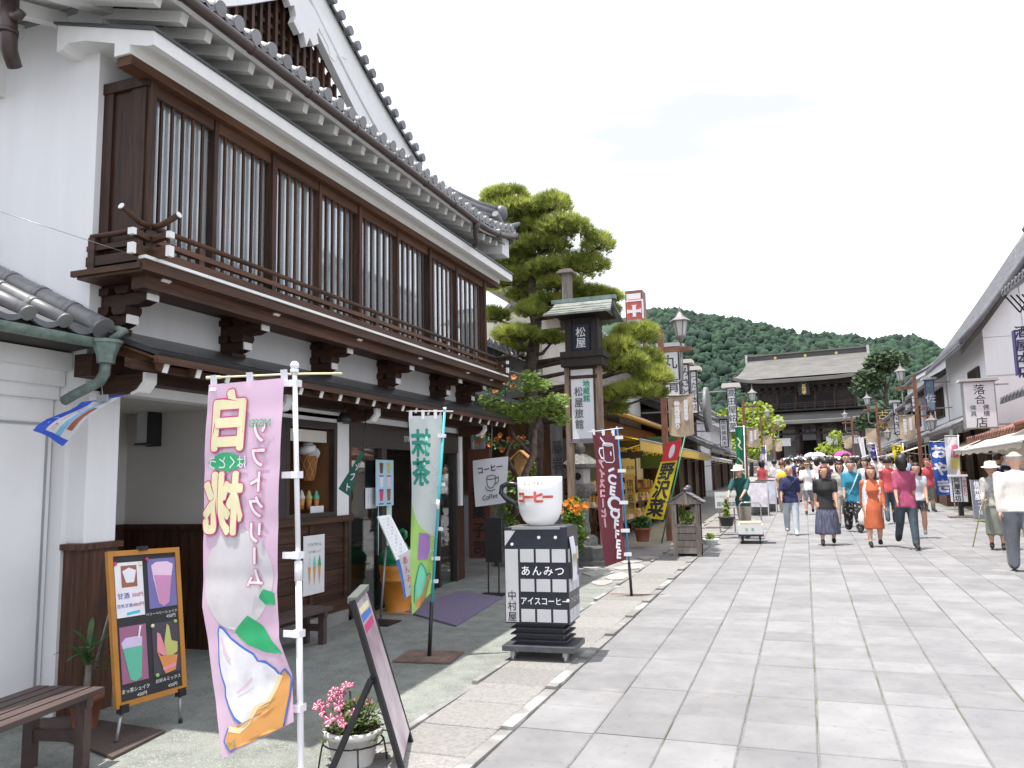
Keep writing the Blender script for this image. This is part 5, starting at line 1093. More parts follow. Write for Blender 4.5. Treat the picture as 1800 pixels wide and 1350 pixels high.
def tiled_slope(par,x0,z0,x1,z1,y0,y1,m,step=.27,name='roof_tiles',curve=1.0,bars=True):
    """tile rolls and pans from the eave (x0,z0) to the ridge (x1,z1)"""
    n=6; P=[(x0+(x1-x0)*k/n,z0+(z1-z0)*((k/n)**curve)) for k in range(n+1)]; sg=1 if x1>x0 else -1
    b=MB(); b.add([(x,y,z) for y in (y0,y1) for x,z in P],[(k,k+1,n+2+k,n+1+k) for k in range(n)]); b.add([(x,y,z-.08) for y in (y0,y1) for x,z in P],[(k,k+1,n+2+k,n+1+k) for k in range(n)])
    b.add([(P[0][0],y0,P[0][1]-.08),(P[0][0],y1,P[0][1]-.08),(P[0][0],y1,P[0][1]),(P[0][0],y0,P[0][1])],[(0,1,2,3)])
    for y in (y0,y1): b.add([(x,y,z) for x,z in P]+[(x,y,z-.08) for x,z in P],[(k,k+1,n+2+k,n+1+k) for k in range(n)])
    b.build('roof_slope',m,par)
    b=MB(); y=y0+.06
    while y<y1:
        b.tube([(x,y,z+.02) for x,z in P],.05,6); b.cyl((P[0][0]-.02*sg,y,P[0][1]+.015),(P[0][0]+.01*sg,y,P[0][1]+.015),.062,n=8); y+=step
    b.build(name,m,par,kind='stuff')
tiled_slope(inn,-5.1,4.05,-8.3,5.6,10.9,16.2,tile2)
# pine
needle=mat('pine needles',(.25,.33,.06),.6,.45,3,col2=(.54,.58,.13),trans=.55); bark=mat('pine bark',(.075,.055,.045),.95,.4,9,col2=(.15,.11,.09),bump=.3,bscale=25)
PADS=[(887,345,42,13),(862,365,20,9),(905,374,50,14),(968,360,36,20),(930,402,50,15),(990,400,48,20),(1050,428,28,22),(950,434,52,15),(900,458,46,18),(1012,468,60,20),(905,492,62,22),(868,478,24,13),(1030,518,46,14),(1078,522,16,11),(932,546,26,14),(870,555,26,15),(908,588,40,13),(971,596,20,11),(905,612,32,10),(1100,588,22,16),(1126,587,30,20),(1084,612,32,20),(1131,634,36,22),(1098,636,36,22),(1147,662,30,17),(1115,686,40,14),(1075,696,24,13),(1078,717,24,14),(1149,692,22,10),(1040,560,34,14),(960,470,32,12),(985,500,36,12),(960,530,30,12),(920,520,30,10),(1062,545,28,12)]
NT=[]; nrng=np.random.default_rng(5)
def needles(c,rx,ry,rz_,n,L_=.15,wd=.0125,k=11):
    q=nrng.uniform(-1,1,(n*5,3)); q[:,2]=q[:,2]*.675+.325; q=q[(q**2).sum(1)<1]; q=q[(q[:,2]>0)|(nrng.random(len(q))<.5)][:n]; n=len(q)
    p=np.array(c)+q*np.array((rx,ry,rz_)); up=np.stack([q[:,0]*.7,q[:,1]*.7,np.full(n,.75)],1); up/=np.linalg.norm(up,axis=1)[:,None]
    d=up[:,None,:]+nrng.normal(0,1,(n,k,3))*np.array((.55,.55,.4)); d/=np.linalg.norm(d,axis=2)[...,None]; s_=np.cross(d,nrng.normal(0,1,(n,k,3))); s_/=np.linalg.norm(s_,axis=2)[...,None]; s_*=wd*.5; l=(L_*nrng.uniform(.7,1.2,(n,k)))[...,None]; P0=p[:,None,:]
    NT.append(np.stack([P0-s_,P0+s_,P0+d*l],2).reshape(-1,3,3))
pine=thing('pine_tree','large cloud-pruned green pine tree rising behind the inn sign','tree',(-4.75,14.2,.31))
tp=[(-4.75,14.2,.3),(-4.78,14.1,1.4),(-4.70,14.15,2.6),(-4.80,14.2,3.6),(-4.66,14.25,4.6),(-4.72,14.2,5.5),(-4.9,14.2,6.2)]
b=MB(); b.tube(tp,[.24,.19,.16,.135,.10,.07,.035],12); b.build('trunk',bark,pine)
rn=random.Random(31); lb=MB()
for i,(u,v,hw_,hh) in enumerate(PADS):
    y=14.1+rn.uniform(-.75,.75)
    if u>1060: y=14.3+rn.uniform(-.5,.5)
    c=PY(u,v,y); s_=1/96.0; rx,rzz=hw_*s_*1.06,hh*s_*1.06; ry=rx*rn.uniform(.8,1.15)
    needles((c.x,y,c.z-rzz*.35),rx,ry,rzz*1.25,int(1250*rx*ry**.5+90))
    zt=c.z-rzz*.5-.15-abs(c.x+4.75)*.12; kx=np.interp(zt,[p_[2] for p_ in tp],[p_[0] for p_ in tp]); m_=Vector(((kx+c.x)/2,(14.2+y)/2,(zt+c.z)/2-.12)); e_=Vector((c.x,y,c.z-rzz*.4))
    lb.tube([(kx,14.2,max(1.6,zt)),m_,e_],[.05,.035,.018],6)
    for _ in range(9): q=Vector((c.x+rn.uniform(-.85,.85)*rx,y+rn.uniform(-.85,.85)*ry,c.z+rn.uniform(-.2,.2)*rzz)); md=(e_+q)/2+Vector((rn.uniform(-.04,.04),0,-.05)); lb.tube([e_,md,q],[.014,.010,.005],4)
trimesh('crown',np.concatenate(NT),needle,pine,pine.location); lb.build('limb',bark,pine)
# maple and vine beside the eave
mapl=mat('maple leaf',(.14,.23,.035),.55,.3,10,col2=(.30,.42,.08),trans=.45)
def leaves(b,c,r,n,rng,sz,lobes=5,flat=.5):
    for _ in range(n):
        while True:
            x,y,z=[rng.uniform(-1,1) for _ in range(3)]
            if x*x+y*y+z*z<1: break
        p=Vector((c[0]+x*r[0],c[1]+y*r[1],c[2]+z*r[2])); nv=Vector((rng.gauss(0,flat),rng.gauss(-.2,flat),1)).normalized(); u=nv.orthogonal().normalized(); a0=rng.uniform(0,6.28); u=Matrix.Rotation(a0,3,nv)@u; w_=nv.cross(u); s_=sz*rng.uniform(.7,1.25)
        if lobes==5: pts=[(0,-.35),(.55,-.25),(.25,.05),(.6,.45),(.18,.35),(0,.9),(-.18,.35),(-.6,.45),(-.25,.05),(-.55,-.25)]
        elif lobes==1: pts=[(0,-.6),(.28,0),(0,.7),(-.28,0)]
        else: pts=[(0,-.5),(.4,-.1),(.3,.4),(0,.6),(-.3,.4),(-.4,-.1)]
        b.add([p+u*(q[0]*s_)+w_*(q[1]*s_) for q in pts],[tuple(range(len(pts)))])
mp_t=thing('maple_tree','small pale green maple spreading above the hanging coffee sign','tree',(-4.35,11.3,.25)); rm=random.Random(17)
b=MB()
for u,v,hw_,hh in [(938,676,34,13),(953,716,46,17),(890,722,40,14),(920,735,30,10),(985,735,16,12),(862,705,22,9),(975,700,22,10),(930,660,18,8)]:
    c=PY(u,v,11.3); leaves(b,(c.x,11.3+rm.uniform(-.15,.15),c.z),(hw_/112,.32,hh/112*1.15),int(hw_*hh*.55),rm,.055)
b.build('crown',mapl,mp_t)
b=MB(); P_=lambda u,v,y=11.3:PY(u,v,y)
b.tube([P_(905,905),P_(915,850),P_(938,800),P_(940,760),P_(950,725)],[.06,.05,.055,.045,.02],8); b.tube([P_(938,800),P_(905,770),P_(890,735)],[.03,.025,.012],6); b.tube([P_(940,770),P_(925,720),P_(938,690)],[.03,.02,.01],6); b.tube([P_(915,850),P_(890,800),P_(900,770)],[.03,.025,.012],6); b.build('trunk',bark,mp_t)
vt=thing('trumpet_vine','orange-flowered trumpet vine hanging below the eave end','plant',tuple(PY(890,790,11.6))); b=MB()
for u,v,hw_,hh in [(875,690,26,10),(900,680,18,10),(850,770,22,9),(890,782,30,10),(915,775,14,8)]: c=PY(u,v,11.6); leaves(b,(c.x,11.6,c.z),(hw_/110,.2,hh/110),int(hw_*hh*.5),rm,.045,1)
b.build('foliage',leafg,vt,kind='stuff')
orf=mat('orange trumpet flower',(.62,.12,.04),.6,.25,9,col2=(.75,.28,.06),trans=.3)
for u,v in [(880,655),(888,668),(876,672),(898,676),(905,660),(868,640+45),(842,778),(858,784),(872,775),(885,788),(900,776),(910,772),(880,765),(893,770),(918,770),(850,768)]:
    p=PY(u+rm.uniform(-3,3),v+rm.uniform(-3,3),11.5); b=MB(); flower(b,p,.055,(rm.uniform(-.3,.3),-1,rm.uniform(-.3,.5)),5,False); b.build('flower',orf,vt)
# small wooden house on the wall, potted plants, lilies
t=thing('wooden_nest_box','small pale wooden nest box among the garden leaves','nest box',tuple(PY(914,838,11.9))); a=PY(904,806,11.9);c=PY(924,838,11.9); b=MB(); b.prism([(a.x,c.z),(c.x,c.z),(c.x,a.z),((a.x+c.x)/2,a.z+.11),(a.x,a.z)],'y',11.9,12.05); b.build('body',mat('pine board',(.45,.24,.09),.7,.15,5),t); b=MB(); m_=(a.x+c.x)/2
for sg in (-1,1): b.beam((m_,11.97,a.z+.125),(m_+sg*.16,11.97,a.z-.015),.2,.018,up=(0,0,1))
b.build('roof',mat('pine board',(.45,.24,.09)),t)
conif=mat('yellow conifer',(.16,.26,.03),.6,.35,12,col2=(.28,.38,.05),trans=.25)
def bush(name,label,u,v0,v1,hw_,y,m,n,sz=.04,lob=1,potm=None,potr=.12,poth=.2,cone=False):
    """v0 top, v1 ground"""
    g_=PY(u,v1,y); z0=g_.z; top=PY(u,v0,y).z; sc=(PY(u+10,v0,y)-PY(u,v0,y)).length/10; r=hw_*sc; t=thing(name,label,'plant',(g_.x,y,z0)); zb=0
    if potm: pot(t,potr,poth,potm); zb=poth*.9
    h=top-z0-zb; b=MB()
    for k in range(5):
        f=(k+.5)/5; rr=r*(1-f*.85) if cone else r*math.sin(math.pi*(.18+.72*f)); leaves(b,(0,0,zb+h*f),(rr,rr,h/7),int(n/5),rm,sz,lob,.9)
    b.tube([(0,0,zb*.8),(0,0,zb+h*.8)],[.02,.008],5); b.build('foliage',m,t,local=True,kind='stuff'); return t
bush('conifer','golden green conifer behind the giant coffee cup',940,815,905,14,12.1,conif,500,.05,1,cone=True)
bush('shrub','dark green garden shrub left of the giant coffee cup',892,830,960,24,12.3,leafy,700,.05,3)
t=bush('lily_plant','orange lilies with narrow leaves beside the coffee sign cabinet',1010,878,975,24,12.2,leafy,900,.09,1)
for k in range(11):
    p=PY(985+rm.uniform(0,46),876+rm.uniform(0,24),12.0)-t.location; b=MB(); flower(b,p,.06,(rm.uniform(-.5,.5),-1,rm.uniform(-.2,.6)),6,False); b.build('flower',mat('orange lily petal',(.72,.26,.025),.6,.2,9,trans=.3),t,local=True)
t=bush('viola_pot','purple and white violas in a dark pot beside the brown board',868,925,985,9,11.2,leafg,160,.04,3,mat('dark pot',(.03,.04,.04),.6,.1),.12,.28)
for k in range(12): p=PY(860+rm.uniform(0,18),925+rm.uniform(0,30),11.05)-t.location; b=MB(); flower(b,p,.03,(rm.uniform(-.5,.5),-1,.3),5,False); b.build('flower',FL('violet petal',(.20,.06,.42)) if k%3 else petw,t,local=True)
bush('azalea_pot','round leafy azalea in a terracotta pot before the souvenir shop',1130,908,952,22,15.0,leafg,420,.05,3,terra,.16,.26)
bush('white_planter_plant','light green herbs in a low white planter by the roofed planter',1249,938,962,12,15.6,conif,150,.05,1,white_pl,.16,.16)
bush('conifer_pot','small bright conifer in a black pot beside the white shop notice',1278,878,925,10,17.6,conif,350,.05,1,mat('dark pot',(.03,.04,.04)),.17,.20,True)
for k,(x,y,s_) in enumerate([(-4.2,12.3,.25),(-3.9,12.5,.2),(-4.5,12.2,.3),(-3.35,13.3,.22),(-3.2,13.6,.26)]):
    b=MB(); b.ball((x,y,.30),(s_,s_*.8,s_*.8),9,6); o=b.build('garden_stone',stone,label='rough grey garden stone at the foot of the inn sign',category='stone',group='garden stones at the inn')
t=thing('granite_trough','square dark granite block edging the lily bed','stone block',(-3.3,12.4,.27)); b=MB(); b.box((-3.65,12.2,.2),(-3.05,12.7,.55)); b.box((-3.7,12.15,.2),(-3.0,12.75,.36)); b.build('block',mat('dark granite',(.075,.075,.075),.8,.25,15),t)
t=thing('black_easel','black folding display stand beside the coffee sign cabinet','stand',tuple(G(868,1046))); g_=G(868,1046); b=MB()
for d in (-.07,.07): b.beam((g_.x+d,g_.y,g_.z+.02),(g_.x+d,g_.y+.02,g_.z+.55),.015,.015)
b.build('legs',blackm,t); b=MB(); b.box((g_.x-.16,g_.y-.12,g_.z),(g_.x+.16,g_.y+.12,g_.z+.015)); b.build('base',blackm,t); b=MB(); b.box((g_.x-.10,g_.y-.005,g_.z+.4),(g_.x+.12,g_.y+.03,g_.z+.95)); b.build('panel',blackm,t)
# roofed wooden planter
t=thing('roofed_planter','weathered wooden planter box with little gabled roof at the kerb','planter',(-1.93,13.78,.303)); t.rotation_euler=(0,0,.05)
for sx in (-.19,.19):
    for sy in (-.18,.18): b=MB(); b.box((sx-.035,sy-.035,0),(sx+.035,sy+.035,.86)); b.build('post',woodw if sy<0 else woodv,t,local=True)
for k in range(4):
    for f,(a,c) in enumerate((((-.155,-.205),(.155,-.18)),((-.155,.18),(.155,.205)),((-.215,-.145),(-.19,.145)),((.19,-.145),(.215,.145)))): b=MB(); z=.06+.11*k; b.box((a[0],a[1],z),(c[0],c[1],z+.10)); b.build('plank',woodw,t,local=True)
b=MB(); b.box((-.2,-.22,.50),(.2,.22,.53)); b.build('rim',woodw,t,local=True)
for sg in (-1,1):
    for k in range(3): b=MB(); b.beam((sg*(.02+.09*k),0,1.065-.055*k),(sg*(.13+.09*k),0,1.0-.055*k+.006),.62,.014); b.build('roof_board',mat('grey roof board',(.13,.125,.13),.7,.25,7,stretch=(1,4,1)),t,local=True)
b=MB(); b.prism([(-.29,.87),(.29,.87),(.0,1.05)],'y',-.23,-.20); b.build('gable',woodw,t,local=True); b=MB(); b.ball((.0,-.05,1.10),(.05,.05,.04)); b.ball((.03,.1,1.12),(.06,.05,.06)); b.build('ornament',tile,t,local=True)
b=MB(); leaves(b,(0,0,.62),(.14,.14,.14),260,rm,.05,1,.9); leaves(b,(-.08,0,.72),(.05,.06,.12),120,rm,.05,1,.9); b.build('foliage',conif,t,local=True,kind='stuff')
# ---------------------------------------------------------------- lamp posts
brownst=mat('brown lamp post',(.17,.065,.035),.55,.2,5,col2=(.24,.10,.06)); lampw=mat('lamp glass',(.55,.56,.54),.3,.05); tanb=mat('tan lamp banner',(.40,.31,.21),.7,.12,4,col2=(.50,.40,.29)); lantmetal=mat('lantern grey metal',(.20,.19,.185),.45,.2,7)
def lantern(t,x,y,z,s=1.0,up=True):
    b=MB(); b.lathe([(.0,.56),(.02,.55),(.03,.45),(.10,.34),(.22,.27),(.225,.255),(.14,.25),(0,.25)],(x,y,z),6,sm=False); b.tube([(x,y,z+.54),(x,y,z+.66)],[.012,.004],5); b.build('lantern_roof',lantmetal,t,local=True)
    b=MB(); b.lathe([(.15,.25),(.095,-.05),(0,-.05)],(x,y,z),6,sm=False); o=b.build('lantern_glass',lampw,t,local=True)
    for k in range(6): a=6.2832*k/6; b=MB(); b.beam((x+.155*math.cos(a),y+.155*math.sin(a),z+.25),(x+.1*math.cos(a),y+.1*math.sin(a),z-.05),.018,.018); b.build('lantern_rib',lantmetal,o,local=True)
    b=MB(); b.lathe([(.11,-.05),(.12,-.08),(.05,-.13),(.03,-.2),(0,-.2)],(x,y,z),8); b.build('lantern_base',lantmetal,t,local=True)
def lamp_post(x,y,side,label,lower=False,txt=True,up=True):
    t=thing('lamp_post',label,'street lamp',(x,y,gz(y)),0,'street lamps along the shops'); s=side
    b=MB(); b.box((-.055,-.055,0),(.055,.055,4.28)); b.box((-.06,-.06,4.28),(.06,.06,4.30)); b.build('post',brownst,t,local=True)
    if up:
        b=MB(); b.box((.055*s,-.04,3.83),(s*.62,.04,3.92)); b.build('arm',brownst,t,local=True); b=MB(); b.tube([(.055*s,0,3.18),(s*.30,0,3.18),(s*.40,0,3.24),(s*.41,0,3.40),(s*.41,0,4.15)],.025,8); b.build('stem',lantmetal,t,local=True); lantern(t,s*.41,0,4.20)
    if lower:
        b=MB(); b.tube([(-.055*s,0,3.2),(-s*.35,0,3.2),(-s*.42,0,3.1),(-s*.42,0,2.95)],.022,8); b.box((-.055*s,-.03,2.84),(-s*.55,.03,2.9)); b.build('lower_arm',brownst,t,local=True); lantern(t,-s*.42,0,2.45)
    b=MB(); b.tube([(.055*s,0,2.92),(s*.60,0,2.92)],.018,6); b.build('banner_bar',lantmetal,t,local=True)
    cx=s*.34; b=MB(); b.grid(lambda a,c:(cx-.25+.5*a,.02*math.sin(a*4+c*3)-.005,2.92-.80*c-.05*math.sin(a*3.14)*c),6,8); o=b.build('banner',tanb,t,local=True)
    if txt:
        for dx,tx,sz in ((-.07,'仲見世通り',.115),(.11,'信州善光寺',.085)):
            b=MB(); VF=bold(layout(tx,sz,0,True,1.0),.008,8); b.add([(cx+dx+p[0],-.035-p[2],2.52+(.0 if dx<0 else .09)+p[1]) for p in VF[0]],VF[1]); b.build('lettering',prwhite,o,local=True)
    return t
lamp_post(-2.66,16.4,1,'brown street lamp with lantern towering beside the yellow shop banner')
lamp_post(-.0665*36.5,36.5,1,'brown street lamp in front of the pale green tree',txt=True); lamp_post(-.0472*52,52,1,'third brown street lamp on the cake shop side, half lost in leaves',txt=False); lamp_post(-.0338*66,66,1,'farthest small street lamp before the temple steps on the cake shop side',txt=False)
lamp_post(3.72,30.5,-1,'brown street lamp with two lanterns beside the blue shop sign',True); lamp_post(3.55,44,-1,'brown street lamp with two lanterns near the red-circle shop sign',True,False); lamp_post(3.2,60,-1,'small distant brown street lamp in front of the dark temple pine',True,False)
# ---------------------------------------------------------------- box signs on the left
def boxsign(label,u0,v0,u1,v1,y,txt,size,capm,dep=.22,ink=None,face=None,cap=True,post=True,cap_over=8,x_anchor=None,vertical=True,off=.004,gap=1.05,sx=1.0,frame=None):
    a,c=PY(u0,v0,y),PY(u1,v1,y); t=thing('box_sign',label,'sign',((a.x+c.x)/2,y,c.z)); fr=frame or blackm
    b=MB(); b.box((a.x,y,c.z),(c.x,y+dep,a.z)); b.build('cabinet',fr,t); m=.03
    b=MB(); b.box((a.x+m,y-.012,c.z+m),(c.x-m,y+.01,a.z-m)); b.build('face',face or pan,t)
    if cap:
        o=(PY(u0+cap_over,v0,y)-a).length; h=o*.9; b=MB(); b.prism([(a.x-o,a.z+.005),(c.x+o,a.z+.005),(c.x+o*.8,a.z+h),(a.x-o*.8,a.z+h)],'y',y-.12,y+dep+.12); b.build('cap',capm,t)
    for tx,uu,vv,sz,mm in txt: lettering(t,tx,PY(uu,vv,y-.012),(1,0,0),(0,0,1),sz,mm or inkm,off,vertical,gap,sx)
    if x_anchor is not None:
        for z in (c.z+.1,a.z-.1): b=MB(); b.beam(((a.x+c.x)/2,y+dep/2,z),(x_anchor,y+dep/2,z),.04,.04); b.build('bracket',steel,t)
    return t
greyc=mat('grey sign cap',(.38,.38,.38),.6,.1,5); creamc=mat('cream sign cap',(.62,.58,.53),.6,.08,5); pale=mat('white sign face',(.66,.66,.69),.5,.04,4)
boxsign('white box sign with brush characters beside the first lamp post',1162,612,1197,700,18.6,[('丸',1177,636,.36,None),('清',1181,677,.36,None)],0,greyc,face=pale,x_anchor=-4.6)
boxsign('second white box sign behind the brush character sign',1196,640,1213,700,21.0,[('みさと',1205,672,.26,None)],0,creamc,face=pale,x_anchor=-4.4)
boxsign('third white vertical sign behind the two lamp post signs',1212,652,1228,727,23.0,[('つたや本店',1221,690,.20,None)],0,creamc,face=pale,x_anchor=-4.4)
boxsign('tall white sign with black brush characters before the temple gate',1277,682,1297,760,31,[('高田屋銘菓',1287,720,.30,None)],0,creamc,face=pale,x_anchor=-4.4,cap_over=9)
boxsign('short white buddhist goods sign with dark cap under the tall sign',1264,737,1281,786,26.5,[('雨宮佛具店',1272.5,761,.165,None)],0,tile,face=pale,x_anchor=-4.0,cap_over=5)
# red sign box on the roof
t=thing('red_roof_sign','red and white box sign with white family crest above the shops','sign',tuple(PY(1117,640,20))); a,c=PY(1098,512,20),PY(1134,640,20); b=MB(); b.box((a.x,20,c.z),(c.x,20.5,a.z)); b.build('box',brownst,t); redf=mat('faded red sign',(.52,.10,.09),.5,.1,3)
b=MB(); b.box((a.x+.04,19.98,c.z),(c.x-.04,20.0,a.z-.09)); b.build('white_face',pale,t)
r0,r1=PY(1101,527,19.97),PY(1131,560,19.97); b=MB(); b.box((r0.x,19.96,r1.z),(r1.x,19.979,r0.z)); b.build('red_face',redf,t)
cxx,czz=PY(1115,546,19.95).x,PY(1115,546,19.95).z; b=MB(); b.prism([(cxx+x*.18,czz+z*.18) for x,z in [(-.25,-.9),(-.25,-.3),(-.8,-.3),(-1.05,-.45),(-1.05,.25),(-.8,.1),(-.25,.1),(-.25,.6),(-.4,.8),(.4,.8),(.25,.6),(.25,.1),(.8,.1),(1.0,.25),(1.0,-.45),(.8,-.3),(.25,-.3),(.25,-.9)]],'y',19.94,19.959); b.build('crest',pale,t)
b=MB(); b.box((cxx-.22,19.94,czz+.24),(cxx+.24,19.958,czz+.28)); b.box((cxx+.20,19.94,czz-.22),(cxx+.24,19.9579,czz+.2399)); b.build('crest_bracket',pale,t)
# ---------------------------------------------------------------- souvenir shop with yellow awning
sv=thing('souvenir_shop','open-fronted souvenir shop with yellow awning and heaped wares','building',(-5,20,.42))
brk=mat('brown shop wall',(.16,.075,.03),.7,.3,3,stretch=(3,3,.5)); b=MB(); b.box((-9,15.3,.2),(-7.2,27,5.0)); b.box((-7.2,26.9,.2),(-4.3,27,3.0)); b.box((-9,15.2,.2),(-4.6,15.3,3.3)); b.build('wall',brk,sv)
b=MB(); b.box((-7.2,15.3,2.75),(-4.3,27,3.0)); b.build('ceiling',brk,sv)
b=MB(); b.box((-7.3,15.3,3.0),(-4.9,27,5.1)); b.build('upper_wall',plaster2,sv)
b=MB(); b.box((-4.35,15.2,2.45),(-4.20,27,2.95)); b.build('fascia',mat('ochre fascia board',(.34,.15,.035),.6,.15,3),sv)
for y in (15.25,18.2,21.2,24.2): b=MB(); b.box((-4.4,y,.3),(-4.26,y+.14,2.6)); b.build('post',woodv,sv)
tiled_slope(sv,-3.72,3.02,-4.95,3.55,15.0,27,mat('brown roof tile',(.16,.10,.07),.5,.3,6),.3)
b=MB(); b.tube([(-3.66,15.0,3.0),(-3.66,27,3.0)],.055,8); b.build('gutter',mat('ochre gutter',(.42,.24,.06),.5,.2,5),sv)
tiled_slope(sv,-4.4,5.1,-7.0,6.3,15.5,27,tile2)
t=thing('yellow_awning','yellow fabric awning with scalloped edge over the souvenir shop front','awning',(-3.5,20,2.3)); yel=mat('yellow awning cloth',(.86,.58,.03),.6,.05,4,trans=.85); yelp=mat('pale yellow valance',(.78,.62,.22),.7,.06,4,trans=.5)
ay=[15.2,17.6,20.0,22.4,24.8,27]
for k in range(5):
    b=MB(); y0,y1=ay[k],ay[k+1]; b.grid(lambda a,c:(-2.95-1.3*a,y0+(y1-y0)*c,2.36+.36*a-.03*math.sin(a*3.14)),4,4); b.build('cloth_panel',yel,t)
    b=MB(); b.grid(lambda a,c:(-2.949,y0+(y1-y0)*a,2.36-(.20+.03*abs(math.sin(a*12*3.14)))*c),48,1,sm=False); b.build('valance',yelp,t)
b=MB(); b.tube([(-2.96,15.2,2.36),(-2.96,27,2.36)],.022,6); b.build('front_bar',steel,t)
for y in (16.2,19,22,25): b=MB(); b.tube([(-2.97,y,2.34),(-4.2,y,2.0)],.015,6); b.build('arm',steel,t)
# wares: crates and bundles on trestle shelves
rw=random.Random(9); warm=[mat('wares %d'%k,c,.7,.25,9) for k,c in enumerate([(.42,.17,.03),(.5,.28,.06),(.30,.10,.03),(.55,.40,.15),(.16,.07,.04),(.50,.10,.05),(.58,.52,.40),(.20,.22,.08)])]
for j,(x0,z0) in enumerate(((-3.75,.75),(-4.15,1.05),(-4.5,1.35))):
    b=MB(); b.box((x0-.20,15.5,z0-.04),(x0+.20,26.8,z0)); 
    for y in (15.6,18.4,21.3,24.1,26.6): b.box((x0-.16,y,.3),(x0-.10,y+.06,z0-.041)); b.box((x0+.10,y,.3),(x0+.16,y+.06,z0-.041))
    o=b.build('display_shelf',woodm,sv)
    y=15.6; n=0
    while y<26.5:
        wd=rw.uniform(.18,.34); h=rw.uniform(.10,.30); b=MB(); m=rw.choice(warm)
        if rw.random()<.5: b.box((x0-.16,y,z0+.002),(x0+.15,y+wd-.03,z0+h))
        else:
            b.box((x0-.15,y,z0+.002),(x0+.15,y+wd-.03,z0+h*.5))
            for q in range(4): b.ball((x0-.10+.07*q,y+wd/2-.02,z0+h*.55),(.05,wd*.35,.06),7,5)
        g_=b.build('goods',m); g_['label']='heap of packed %s wares on the %s shelf of the souvenir shop'%(('ochre','golden','rust brown','straw','dark brown','red','cream','olive')[warm.index(m)],('front','middle','back')[j]); g_['category']='goods'; g_['group']='wares on the souvenir shop shelves'
        y+=wd
for k,(u,v,tx,cc_) in enumerate([(1105,790,'漬物 七味',FL('sign gold',(.62,.42,.04))),(1104,822,'くるみ',cream),(1108,868,'信州名物',cream),(1158,795,'やわたや',FL('sign yellow',(.6,.5,.05)))]):
    p=PY(u,v,16.2 if k<3 else 19); t=thing('shop_placard',('gold lettered','small cream','narrow vertical cream','dark green curtain')[k]+' placard hanging in the souvenir shop','sign',tuple(p)); w_,h_=((.55,.36),(.28,.34),(.2,.8),(.9,.75))[k]
    b=MB(); b.box((p.x-w_/2,p.y,p.z-h_/2),(p.x+w_/2,p.y+.02,p.z+h_/2)); b.build('board',[inkm,FL('placard cream',(.58,.46,.16)),FL('placard straw',(.5,.32,.08)),FL('curtain green',(.03,.07,.03))][k],t); lettering(t,tx,p-Vector((0,.002,0)),(1,0,0),(0,0,1),(.11,.09,.15,.19)[k],cc_ if k in(0,3) else inkm,.01,k==2)
# yellow pickles banner
yb=thing('yellow_banner','slanting yellow banner with black brush characters and red top','banner',(-2.71,15.84,.35)); YW,YH=.42,1.5
def ymap(s,t): f=s/YW; g_=t/YH; ex=PY(1150,905,15.8); return (-2.43-.52*g_+(-.02+.30*f)*(1+.3*g_)-.08,15.75+.05*f+.03*math.sin(g_*5),2.30-1.45*g_+.05*f-.10*f*g_)
X=lambda f:(f-.5)*YW
Y=lambda g_:(.5-g_)*YH
banner(yb,ymap,YW,YH,mat('yellow banner cloth',(.66,.52,.02),.7,.05,trans=.3),[(fillpoly([(X(0),Y(0)),(X(1),Y(0)),(X(1),Y(.26)),(X(0),Y(.26))],8,4),FL('bright red print',(.60,.02,.04)),'red_field'),(fillpoly(ell(X(.5),Y(.13),.07,.14,16),8,3),prwhite,'oval'),(move(bold(layout('野沢菜',.36,0,True,.98,.95),.012),X(.5),Y(.62)),inkm,'lettering')],8,20)
b=MB(); b.tube([(-2.73,15.84,.35),(-2.20,15.98,2.42)],.014,8); b.build('pole',mat('green pole',(.02,.20,.10),.4,.1),yb)
